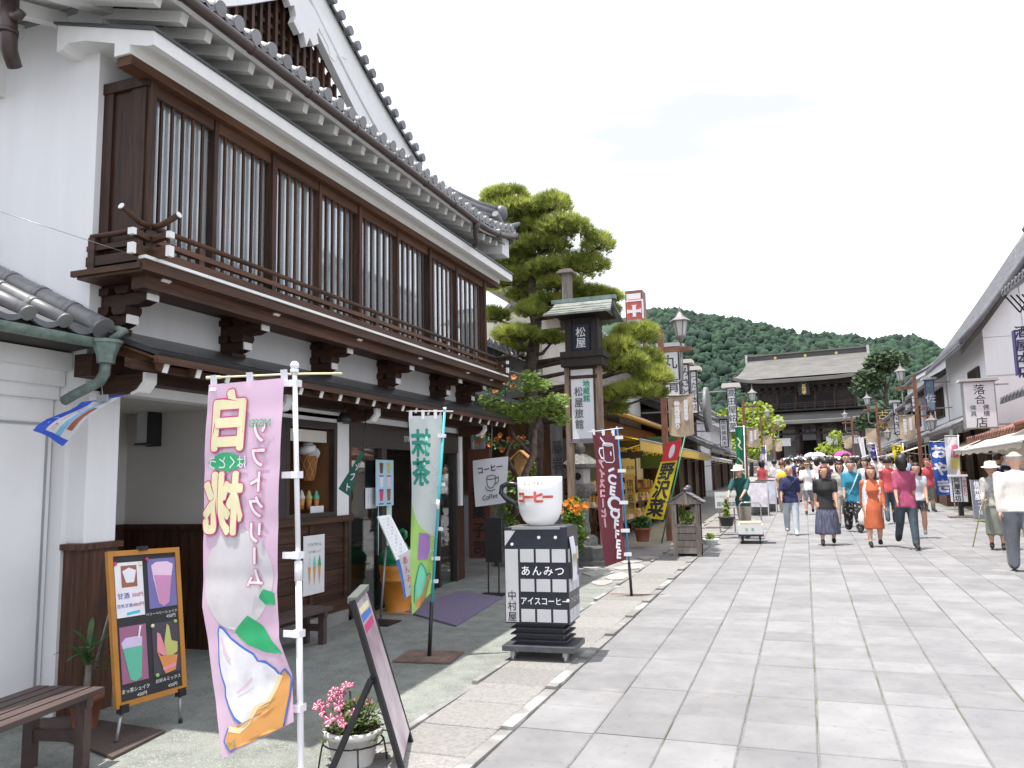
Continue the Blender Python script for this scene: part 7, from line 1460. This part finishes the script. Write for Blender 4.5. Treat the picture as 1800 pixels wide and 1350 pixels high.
# ================================================================ PEOPLE
from mathutils.bvhtree import BVHTree
SKIN=mat('skin',(.58,.34,.24),.6,.06,6); HAIRB=mat('black hair',(.018,.013,.011),.45,.3,30,stretch=(1,1,.2)); HAIRR=mat('auburn hair',(.13,.045,.022),.5,.3,30,stretch=(1,1,.2)); HAIRG=mat('grey hair',(.42,.41,.40),.7,.25,25); LIP=FL('lips',(.38,.10,.09)); EYE_=FL('eye',(.015,.012,.012))
def cloth(n,c,c2=None,sc=8,var=.12,stretch=None): return mat(n,c,.8,var,sc,col2=c2,bump=.28,bscale=9,stretch=stretch or (1.3,1.3,.45))
def person_mesh(P,mats,vox=.013):
    """one continuous body grown from a posed set of tapered limbs, then coloured by the garment each patch belongs to. P: pose and clothing"""
    H=P.get('H',1.5); W_=P.get('w',1.0); b=MB(); hr=.069
    f=P.get('female',True); sh=(.096 if f else .112)*W_; hipw=.052*W_
    lean=P.get('lean',0.0); la,ra=P.get('larm',(.25,.05)),P.get('rarm',(-.2,.05)); ll,rl=P.get('lleg',(.15,.1)),P.get('rleg',(-.15,.2)); bust=P.get('bust',.0)
    S=lambda p:(p[0]*H,p[1]*H,p[2]*H)
    def V3(x,y,z):  # lean about the hips
        if z>.5: dy=-math.sin(lean)*(z-.5); z=.5+(z-.5)*math.cos(lean); y+=dy
        return Vector((x,y,z))
    def cap(p,q,r0,r1,mi): b.tube([S(p),S(q)],[r0*H,r1*H],10,mi); b.ball(S(p),r0*H*.99,10,6,mi); b.ball(S(q),r1*H*.99,10,6,mi)
    def loft(rings,mi,n=16):
        vs=[]; 
        for cx,cy,z,rx,ry in rings:
            c=V3(cx,cy,z)
            for j in range(n): a=6.2832*j/n; vs.append(S((c.x+rx*math.cos(a),c.y+ry*math.sin(a),c.z)))
        k=len(rings); fs=[(i*n+j,i*n+(j+1)%n,(i+1)*n+(j+1)%n,(i+1)*n+j) for i in range(k-1) for j in range(n)]; fs+=[tuple(range(n))[::-1],tuple((k-1)*n+j for j in range(n))]; b.add(vs,fs,mi)
    top,bot=1,2   # material slots: 0 skin, 1 top, 2 bottom, 3 shoes, 4 extra
    hem=P.get('hem',.47); fl=P.get('flare',.01)
    loft([(0,0,hem,(.094+fl)*W_,(.080+fl)*W_),(0,0,.55,.090*W_,.070*W_),(0,0,.62,.080*W_,.057*W_),(0,-.006-bust*.3,.70,.088*W_,(.063+bust)*W_),(0,-.002,.76,(.094 if f else .104)*W_,.062*W_),(0,.004,.805,sh*.98,.05*W_),(0,.008,.835,sh*.62,.040*W_),(0,.006,.845,.036,.034)],top)
    cap(V3(0,.006,.835),V3(0,-.004,.885),.031,.029,0)
    hd=V3(0,-.012,.93); hz=P.get('head',0.0); nod=P.get('nod',0.0)
    b.ball(S(hd+Vector((0,.004,.012))),(hr*.82*H,hr*.98*H,hr*.98*H),16,12,0); b.ball(S(hd+Vector((-math.sin(hz)*-.0,0,-.03))+Matrix.Rotation(hz,3,'Z')@Vector((0,-.014,0))),(hr*.62*H,hr*.66*H,hr*.62*H),12,8,0)
    hands=[]
    for sg,(sw,be) in ((1,la),(-1,ra)):
        s0=V3(sg*sh*.97,.004,.802); out=P.get('out',.07)
        d1=Vector((sg*math.sin(out),-math.sin(sw),-math.cos(sw)*math.cos(out))).normalized(); e=s0+d1*.165; d2=Vector((sg*math.sin(out)*.3+P.get('in',0)*-sg,-math.sin(sw+be),-math.cos(sw+be))).normalized(); wv=e+d2*.14
        sl=P.get('sleeve',.6)    # 0 none .. 1 elbow .. 2 wrist
        cap(s0,e,.031*W_**.5,.024*W_**.5,0); cap(e,wv,.0245*W_**.5,.017,0)
        if sl>0: cap(s0,s0+d1*.165*min(1,sl),.040*W_**.5,(.037 if sl<1.2 else .032)*W_**.5,top)
        if sl>1: cap(e,e+d2*.14*(sl-1),.032*W_**.5,.026,top)
        h=wv+d2*.035; cap(wv,h,.016,.018,0); hands.append((h,d2,sg))
    sk=P.get('skirt')
    for sg,(sw,be) in ((1,ll),(-1,rl)):
        h=Vector((sg*hipw,0,.50)); d1=Vector((sg*.03,-math.sin(sw),-math.cos(sw))); k=h+d1*.235; d2=Vector((0,-math.sin(sw-be),-math.cos(sw-be))); a=k+d2*.225
        pl=P.get('pants',2.0); wd=P.get('pw',1.0)
        cap(h,k,.056*W_,.037,0); cap(k,k+d2*.09,.036,.037,0); cap(k+d2*.09,a,.037,.021,0)
        if pl>0:
            cap(h+Vector((0,0,.03)),h+d1*.235*min(1,pl),.068*W_,.048*wd,bot)
            if pl>1: cap(k,k+d2*.225*(pl-1),.046*wd,.036*wd*1.05,bot)
        ft=a+Vector((0,-.0,-.012)); tt=Vector((0,-math.cos((sw-be)*.8),-.12+math.sin(-(sw-be))*.6)).normalized(); cap(ft,ft+tt*.095,.029,.024,3); cap(ft,ft-tt*.025,.029,.027,3); cap(ft,ft+tt*.03+Vector((0,0,.012)),.03,.028,3)
    if sk: # (top z, hem z, hem rx, hem ry, slot)
        z0,z1,rx,ry,mi=sk; loft([(0,0,z0,.088*W_,.064*W_),(0,0,z0*.65+z1*.35,.6*rx+.04,.6*ry+.032),(0,0,z1*.9+z0*.1,rx*.97,ry*.97),(0,0,z1,rx,ry)],mi)
    if P.get('cardigan'):
        for sg in (1,-1): loft([(sg*.085,.01,.36,.034,.075),(sg*.08,.01,.55,.034,.068),(sg*.075,.008,.72,.04,.066),(sg*.06,.008,.83,.036,.04)],4)
    me=b.mesh('tmp',[SKIN]*5); bv=BVHTree.FromPolygons([v.co.copy() for v in me.vertices],[tuple(p.vertices) for p in me.polygons]); mi_=[p.material_index for p in me.polygons]
    o=bpy.data.objects.new('tmp',me); COL.objects.link(o); r=o.modifiers.new('r','REMESH'); r.mode='VOXEL'; r.voxel_size=vox*H; s_=o.modifiers.new('s','SMOOTH'); s_.factor=.5; s_.iterations=4
    bpy.context.view_layer.update(); m2=bpy.data.meshes.new_from_object(o.evaluated_get(bpy.context.evaluated_depsgraph_get())); bpy.data.objects.remove(o); bpy.data.meshes.remove(me)
    vs=[v.co.copy() for v in m2.vertices]; fs=[tuple(p.vertices) for p in m2.polygons]; ce=[p.center.copy() for p in m2.polygons]; bpy.data.meshes.remove(m2)
    B_=MB(); B_.v=[tuple(v) for v in vs]; B_.f=fs; B_.m=[mi_[bv.find_nearest(c)[2]] for c in ce]; B_.sm=[True]*len(fs)
    for i_,c in enumerate(ce):
        z=c.z/H
        if B_.m[i_] in (1,2) and .36<z<.62 and abs(c.x)/H<.098*W_+.012 and not (sk and sk[4]==1): B_.m[i_]=1 if z>hem else 2
    R_=Matrix.Rotation(hz,3,'Z'); hc=Vector(S(hd))
    def hp(x,y,z): return hc+R_@Vector((x*H,y*H,z*H))
    for sg in (1,-1): B_.ball(hp(sg*.022,-.0515,.012),(.0075*H,.004*H,.0045*H),8,4,5); B_.tube([hp(sg*.012,-.053,.022),hp(sg*.032,-.048,.021)],.0022*H,4,5); B_.ball(hp(sg*.052,.004,.002),(.007*H,.012*H,.018*H),6,5,0)
    B_.tube([hp(0,-.056,.012),hp(0,-.068,-.012)],[.005*H,.009*H],6,0); B_.tube([hp(-.015,-.053,-.033),hp(0,-.058,-.035),hp(.015,-.053,-.033)],.0034*H,5,6)
    for h,d,sg in hands:
        side=d.cross(Vector((sg,0,0))).normalized()
        for k in range(4):
            base=h+side*(.0105*(k-1.5)); L_=(.036,.042,.040,.031)[k]; d3=(d+Vector((-sg*.35,0,0))).normalized(); B_.tube([S(base),S(base+d*L_*.55),S(base+d*L_*.55+d3*L_*.45)],[.0062*H,.0056*H,.0042*H],5,0)
        tb=h-d*.018+side*-.016; B_.tube([S(tb),S(tb-side*.016+d*.014),S(tb-side*.018+d*.03)],[.007*H,.0065*H,.0048*H],5,0)
    me=B_.mesh('body',mats+[EYE_,LIP]); return me,hc,R_,[Vector(S(h)) for h,_,_ in hands],H
def hair_mesh(hc,R_,H,style,m):
    b=MB(); n,k=20,14; r=.0745*H; vs=[]
    for i in range(k+1):
        th=math.pi*i/k
        for j in range(n):
            a=6.2832*j/n; d=Vector((math.sin(th)*math.sin(a),-math.sin(th)*math.cos(a),math.cos(th))) # a=0 is the face
            face=(d.y<-.15 and d.z<(.52 if style!='bald' else 1.1)); low={'short':-.25,'bob':-.75,'long':-1,'bald':.1,'cap':.1}[style]
            rr=Vector((.86,1.03,1.06))*r*(1+.03*math.sin(a*7+i*2))
            p=Vector((d.x*rr.x,d.y*rr.y+.004*H,d.z*rr.z+.014*H))
            if style=='bald' and (d.z>.45 or d.y<.0): p*=.8
            if face: p*=.80
            elif d.z<low: p=p*.8 if style in('short','bald','cap') else p
            if style in('bob','long') and not face and d.z<.1: p=Vector((p.x*1.12,p.y*1.02,p.z-(.03 if style=='bob' else .095)*H*(0.1-d.z)*1.1)); 
            vs.append(hc+R_@p)
    b.add(vs,[(i*n+j,i*n+(j+1)%n,(i+1)*n+(j+1)%n,(i+1)*n+j) for i in range(k) for j in range(n)],0,True); return b.mesh('hair',m)
def hat_mesh(hc,R_,H,m,brim=.11):
    b=MB(); pr=[(brim,.028),(brim*.98,.034),(.072,.045),(.070,.075),(.058,.098),(0,.105)]; 
    vs=[];n=18
    for r,z in pr:
        for j in range(n): a=6.2832*j/n; vs.append(hc+R_@Vector((r*H*math.cos(a)*.92,r*H*math.sin(a),(z-(0.012*math.sin(a)**2 if r>.08 else 0))*H)))
    b.add(vs,[(i*n+j,i*n+(j+1)%n,(i+1)*n+(j+1)%n,(i+1)*n+j) for i in range(5) for j in range(n)],0,True); return b.mesh('hat',m)
def person(label,x,y,rz,P,mats,hair=('short',None),hat=None,vox=.013,group=None):
    t=thing('person',label,'person',(x,y,gz(y)+.018),rz,group); mats=(list(mats)+[mats[-1]]*5)[:4]
    me,hc,R_,hands,H=person_mesh(P,[SKIN]+mats,vox); zmin=min(v.co.z for v in me.vertices); o=piece(me,'body',t,(0,0,-zmin),world=False)
    if hair: piece(hair_mesh(hc,R_,H,hair[0],hair[1] or HAIRB),'hair',t,(0,0,-zmin),world=False)
    if hat: piece(hat_mesh(hc,R_,H,hat),'hat',t,(0,0,-zmin),world=False)
    t.location.z=gz(y)+.018
    return t,hc-Vector((0,0,zmin)),R_,[h-Vector((0,0,zmin)) for h in hands]
def at(u,v): p=G(u,v); return p.x,p.y
denimL=cloth('light denim',(.40,.46,.52),(.55,.60,.64),6,.15); denimD=cloth('dark denim',(.035,.055,.075),(.07,.10,.12),6,.2); navyk=cloth('navy knit',(.018,.022,.085),(.03,.035,.12)); blackc=cloth('black jersey',(.018,.018,.019)); whitec=cloth('white cotton',(.72,.72,.74),None,6,.04); shoeb=cloth('black shoes',(.015,.015,.017)); shoew=cloth('white trainers',(.6,.6,.6))
stripe=mat('navy pinstripe',(.022,.026,.06),.8,.2,60,col2=(.16,.17,.24),stretch=(1,1,.02)); floral=mat('black floral print',(.02,.02,.022),.8,.1,16,spots=((.62,.6,.62),18,.56)); orangec=cloth('rust orange dress',(.50,.115,.045),(.58,.15,.06)); teal=cloth('teal knit',(.02,.19,.30),(.03,.24,.36)); magen=cloth('raspberry tee',(.34,.055,.125),(.42,.08,.16)); greyt2=cloth('pale grey tee',(.50,.50,.54)); greyp=cloth('grey trousers',(.17,.185,.215),(.25,.265,.295),5,.2); offw=cloth('cream shirt',(.66,.62,.56),(.72,.69,.63),5,.06); bottle=cloth('bottle green polo',(.012,.085,.085)); beigep=cloth('beige trousers',(.42,.38,.32)); redh=cloth('coral hoodie',(.50,.07,.09)); olivesk=cloth('grey green skirt',(.17,.18,.15),(.23,.24,.20)); pattern=mat('grey patterned blouse',(.30,.29,.27),.8,.2,20,col2=(.52,.5,.47)); yellowb=FL('yellow backpack',(.66,.45,.02)); purplev=FL('purple vest',(.14,.07,.33)); greys=cloth('grey shorts',(.20,.215,.23))
walkA=dict(lleg=(.28,.08),rleg=(-.22,.22),larm=(-.22,.12),rarm=(.25,.2)); walkB=dict(lleg=(-.2,.25),rleg=(.26,.08),larm=(.22,.2),rarm=(-.2,.12)); stand=dict(lleg=(.04,.03),rleg=(-.04,.04),larm=(.05,.15),rarm=(.02,.12))
D=lambda *a,**k:{q:w for d in list(a)+[k] for q,w in d.items()}
x,y=at(1393,941); t,hc,R_,hn=person('man in navy sweater and pale jeans walking towards the camera',x,y,.05,D(walkA,H=1.40,female=False,sleeve=1.15,w=1.0,hem=.46,pw=1.1),[navyk,denimL,shoew],('bald',HAIRB))
b=MB(); b.tube([(.12,-.10,1.12),(-.02,-.115,.95),(-.14,-.05,.78)],.014,5); b.build('bag_strap',blackc,t,local=True)
x,y=at(1457,959); person('woman in black tee and wide striped navy trousers walking',x,y,.0,D(walkB,H=1.39,w=1.18,sleeve=.7,hem=.45,pants=0,lleg=(-.1,.12),rleg=(.14,.05),skirt=(.52,.13,.165,.14,2),head=-.7,bust=.012),[blackc,stripe,shoeb],('bob',HAIRR))
x,y=at(1503,936); t,hc,R_,hn=person('smiling woman in teal sweater and black floral trousers',x,y,.05,D(walkA,H=1.46,w=1.08,sleeve=1.3,hem=.42,pw=1.5,bust=.01),[teal,floral,shoeb],('short',HAIRB))
b=MB(); b.tube([(.13,-.10,1.20),(.02,-.135,.95),(-.15,-.06,.62)],.012,5); b.build('bag_strap',FL('mint strap',(.5,.66,.6)),t,local=True)
x,y=at(1540,962); t,hc,R_,hn=person('woman in rust orange dress and white cardigan carrying a bag',x,y,.05,D(walkB,H=1.36,w=1.12,sleeve=1.9,hem=.5,pants=0,lleg=(-.1,.15),rleg=(.14,.05),skirt=(.60,.22,.125,.125,1),cardigan=True,bust=.012),[orangec,orangec,shoeb,whitec],('long',HAIRR))
x,y=at(1598,966); person('slim woman in raspberry tee and dark jeans looking back',x,y,.1,D(walkA,H=1.55,w=.92,sleeve=.95,hem=.44,flare=.018,head=2.2,rleg=(-.3,.35)),[magen,denimD,shoeb],('bob',HAIRB))
x,y=at(1620,947); person('girl in pale grey tee and denim shorts behind the raspberry tee woman',x,y,-.1,D(walkB,H=1.38,w=.95,sleeve=.5,hem=.50,pants=.55),[greyt2,denimD,shoew],('long',HAIRB))
x,y=at(1424,905); t,hc,R_,hn=person('man in white tee, grey shorts and sunglasses in the middle of the street',x,y,.0,D(walkB,H=1.45,female=False,sleeve=.8,hem=.45,pants=.95,larm=(.5,1.3),rarm=(.4,1.2)),[whitec,greys,shoeb],('short',HAIRB))
b=MB(); b.tube([hc+R_@Vector((-.055,-.085,.015)),hc+R_@Vector((0,-.10,.012)),hc+R_@Vector((.055,-.085,.015))],.014,6); b.build('sunglasses',blackm,t,local=True)
t,hc,R_,hn=person('man in bucket hat and bottle green polo pushing the hand cart',-1.22,16.80,-.30,D(stand,H=1.43,female=False,sleeve=.95,hem=.44,lean=.28,larm=(.75,.15),rarm=(.65,.2),rleg=(-.25,.2),**{'in':.15}),[bottle,beigep,shoeb],('short',HAIRG),mat('patterned bucket hat',(.60,.56,.50),.8,.25,25))
x,y=at(1755,967); t,hc,R_,hn=person('woman in white sun hat and long green-grey skirt leaning on a cane',x,y,-.2,D(stand,H=1.38,sleeve=1.9,hem=.5,pants=0,skirt=(.54,.16,.115,.10,2),lean=.10,rarm=(.35,.7),larm=(.1,.5)),[pattern,olivesk,cloth('brown shoes',(.05,.03,.025))],('short',HAIRG),mat('white sun hat',(.72,.69,.62),.8,.05))
cn=thing('walking_cane','yellow-green walking cane held by the woman in the sun hat','cane',tuple(G(1710,962)));b=MB(); hh=t.matrix_basis@hn[1]; hx=Vector((t.location.x+math.cos(-.2)*hn[1].x-math.sin(-.2)*hn[1].y,t.location.y+math.sin(-.2)*hn[1].x+math.cos(-.2)*hn[1].y,t.location.z+hn[1].z)); ft=G(1710,962); b.tube([ft,hx],.010,6); b.tube([hx,hx+Vector((.06,-.02,.03))],.012,6); b.build('shaft',FL('cane green',(.42,.42,.12)),cn)
x,y=at(1803,1008); t,hc,R_,hn=person('bald old man in cream shirt and grey trousers walking away',x,y,math.pi-.15,D(walkA,H=1.56,female=False,w=1.22,sleeve=1.95,hem=.50,pw=1.3,lean=.06,rleg=(-.35,.45)),[offw,greyp,shoeb],('bald',HAIRG))
b=MB(); b.lathe([(.118*1.56,.79),(.122*1.56,.80),(.118*1.56,.825)],(0,-.01,0),24,sy=.70); b.build('belt',blackm,t,local=True)
# middle distance
def far_at(u,y): return PY(u,835,y).x,y
x,y=far_at(1757,21.5); person('man in navy shirt pointing towards the shops under the awning',x,y,1.6,D(stand,H=1.5,female=False,sleeve=1.0,rarm=(1.45,.0),larm=(.1,.2)),[navyk,denimD,shoeb],('short',HAIRB),vox=.018)
x,y=far_at(1561,20.5); person('person in coral red hooded top seen from behind',x,y,math.pi,D(walkB,H=1.50,sleeve=1.9),[redh,denimD,shoeb],('short',HAIRB),vox=.018)
x,y=far_at(1476,19.5); person('woman with dark bob and checked blouse behind the striped trousers woman',x,y,0,D(walkB,H=1.42,sleeve=1.2),[pattern,beigep,shoeb],('bob',HAIRB),vox=.018)
x,y=far_at(1489,22.5); person('tall man in white tee with dark cap behind the teal sweater',x,y,.1,D(walkA,H=1.62,female=False,sleeve=.8),[whitec,denimD,shoeb],('cap',None),vox=.018)
x,y=far_at(1375,24.5); t,_,_,_=person('person with yellow backpack walking away beside the poster stands',x,y,math.pi,D(walkA,H=1.48,sleeve=.9),[greyt2,beigep,shoew],('short',HAIRR),vox=.018)
b=MB(); b.ball((0,.16,.98),(.15,.10,.21),12,8); b.build('backpack',yellowb,t,local=True)
x,y=far_at(1452,24.0); person('person in dark navy jacket between the white tee man and black tee woman',x,y,math.pi,D(walkB,H=1.5,sleeve=1.9),[navyk,denimD,shoeb],('short',HAIRB),vox=.018)
x,y=far_at(1520,24.0); person('woman in white blouse at the edge of the teal sweater',x,y,.2,D(walkB,H=1.45,sleeve=1.5),[whitec,navyk,shoeb],('bob',HAIRB),vox=.018)
x,y=far_at(1630,24.5); person('person in orange cap and red top behind the pale grey tee girl',x,y,.4,D(stand,H=1.42,sleeve=.9),[redh,olivesk,shoeb],('short',HAIRR),vox=.018)
# the crowd towards the gate: a few poses, many people
rq=random.Random(77)
ARC=[]
for k in range(6):
    P=D((walkA,walkB,stand)[k%3],H=1.5,female=k%2==0,sleeve=(.8,1.9,.6)[k%3],w=(.95,1.1)[k%2])
    if k in (2,4): P=D(P,pants=0,lleg=(-.08,.1),rleg=(.1,.05),skirt=(.54,.22,.12,.115,2))
    me,hc,R_,hn,H=person_mesh(P,[SKIN,whitec,denimD,shoeb,whitec],.026); zmin=min(v.co.z for v in me.vertices); ARC.append((me,hair_mesh(hc,R_,H,('short','short','bob','short','long','short')[k],HAIRB),hat_mesh(hc,R_,H,whitec),-zmin))
TOPS=[('white',whitec),('navy',navyk),('black',blackc),('pale grey',greyt2),('red',redh),('blue',cloth('light blue shirt',(.25,.36,.5))),('beige',beigep),('purple',cloth('violet top',(.20,.10,.38))),('dark green',bottle),('pink',cloth('hot pink top',(.65,.08,.30))),('cream',offw),('off-white',cloth('off white linen',(.6,.59,.56))),('grey',greys),('pale blue',cloth('pale blue cotton',(.45,.5,.58)))]
BOTS=[denimD,denimL,blackc,beigep,greyp,navyk]
def crowd(u,y,label,ti=None,rz=None,hat=False,s=1.0,zoff=0):
    me,hm,hatm,dz=ARC[rq.randrange(6)]; x=PY(u,835,y).x; t=thing('person',label,'person',(x,y,gz(y)+.018+zoff),rz if rz is not None else rq.choice((0,math.pi))+rq.uniform(-.4,.4),'crowd walking between the shops and the temple gate'); t.scale=(s,s,s)
    tp=TOPS[rq.randrange(len(TOPS)) if ti is None else ti][1]; bt=rq.choice(BOTS)
    o=piece(me,'body',t,(0,0,dz),world=False)
    for k,m in ((1,tp),(2,bt)): o.material_slots[k].link='OBJECT'; o.material_slots[k].material=m
    piece(hm,'hair',t,(0,0,dz),world=False)
    if hat: piece(hatm,'hat',t,(0,0,dz),world=False)
MID=[(1340,27,4),(1362,30,0),(1384,28,5),(1400,31,1),(1412,29,2),(1437,33,0),(1448,30,3),(1462,34,6),(1470,28,0),(1483,35,1),(1498,30,0),(1512,33,2),(1528,29,1),(1540,34,3),(1552,31,0),(1567,28,6),(1583,33,0),(1603,31,5),(1640,30,4),(1650,33,2)]
LOC=['near the kerb by the poster stands','just past the yellow backpack','behind the white tee man','in the gap left of the black tee woman','above the black tee woman head','left of the dark bob woman','behind the checked blouse','further up the street centre','behind the tall man in white','right of the street centre line','above the teal sweater','between teal sweater and orange dress','above the rust orange dress','near the purple flag','left of the coral hood','behind the coral hood','behind the raspberry tee','near the two-lantern lamp post','at the stall by the blue flag','under the small cream awning']
for k,(u,y,ti) in enumerate(MID): crowd(u,y,'small figure in %s top %s'%(TOPS[ti][0],LOC[k]),ti)
for k in range(112):
    y=rq.uniform(37,88); u=rq.uniform(1372,1510) if y<70 else rq.uniform(1378,1500); crowd(u,y,'tiny distant figure in the crowd before the temple gate',None,None,rq.random()<.15)
for k in range(34):
    y=rq.uniform(101,137); u=rq.uniform(1385,1480); crowd(u,y,'tiny figure on the raised terrace under the temple gate',None,None,False,1.0,gz(92)+.80-gz(y))
for u,y,c_,lb in [(1440,60,(.72,.72,.74),'white parasol held up in the crowd'),(1428,66,(.70,.70,.68),'second pale parasol behind the white one'),(1484,55,(.66,.08,.34),'hot pink parasol in the crowd near the lamp')]:
    x=PY(u,835,y).x; z=gz(y); t=thing('parasol',lb,'parasol',(x,y,z+.9)); b=MB(); b.lathe([(.55,1.62),(.42,1.78),(.2,1.88),(0,1.92)],(x,y,z),10,sm=False); b.build('canopy',mat('parasol '+lb[:8],c_,.7,.04,trans=.3),t); b=MB(); b.tube([(x,y,z+1.0),(x,y,z+1.95)],.012,5); b.build('shaft',steel,t)
# white shopping bag
bx_,by_=at(1523,950); bg=thing('shopping_bag','white plastic shopping bag carried by the woman in the orange dress','bag',(bx_,by_,gz(by_)+.30)); b=MB(); b.lathe([(0,0),(.10,.0),(.115,.06),(.105,.2),(.05,.28),(.02,.40)],(0,0,0),12,sx=1,sy=.5); b.build('bag',white_pl,bg,local=True)
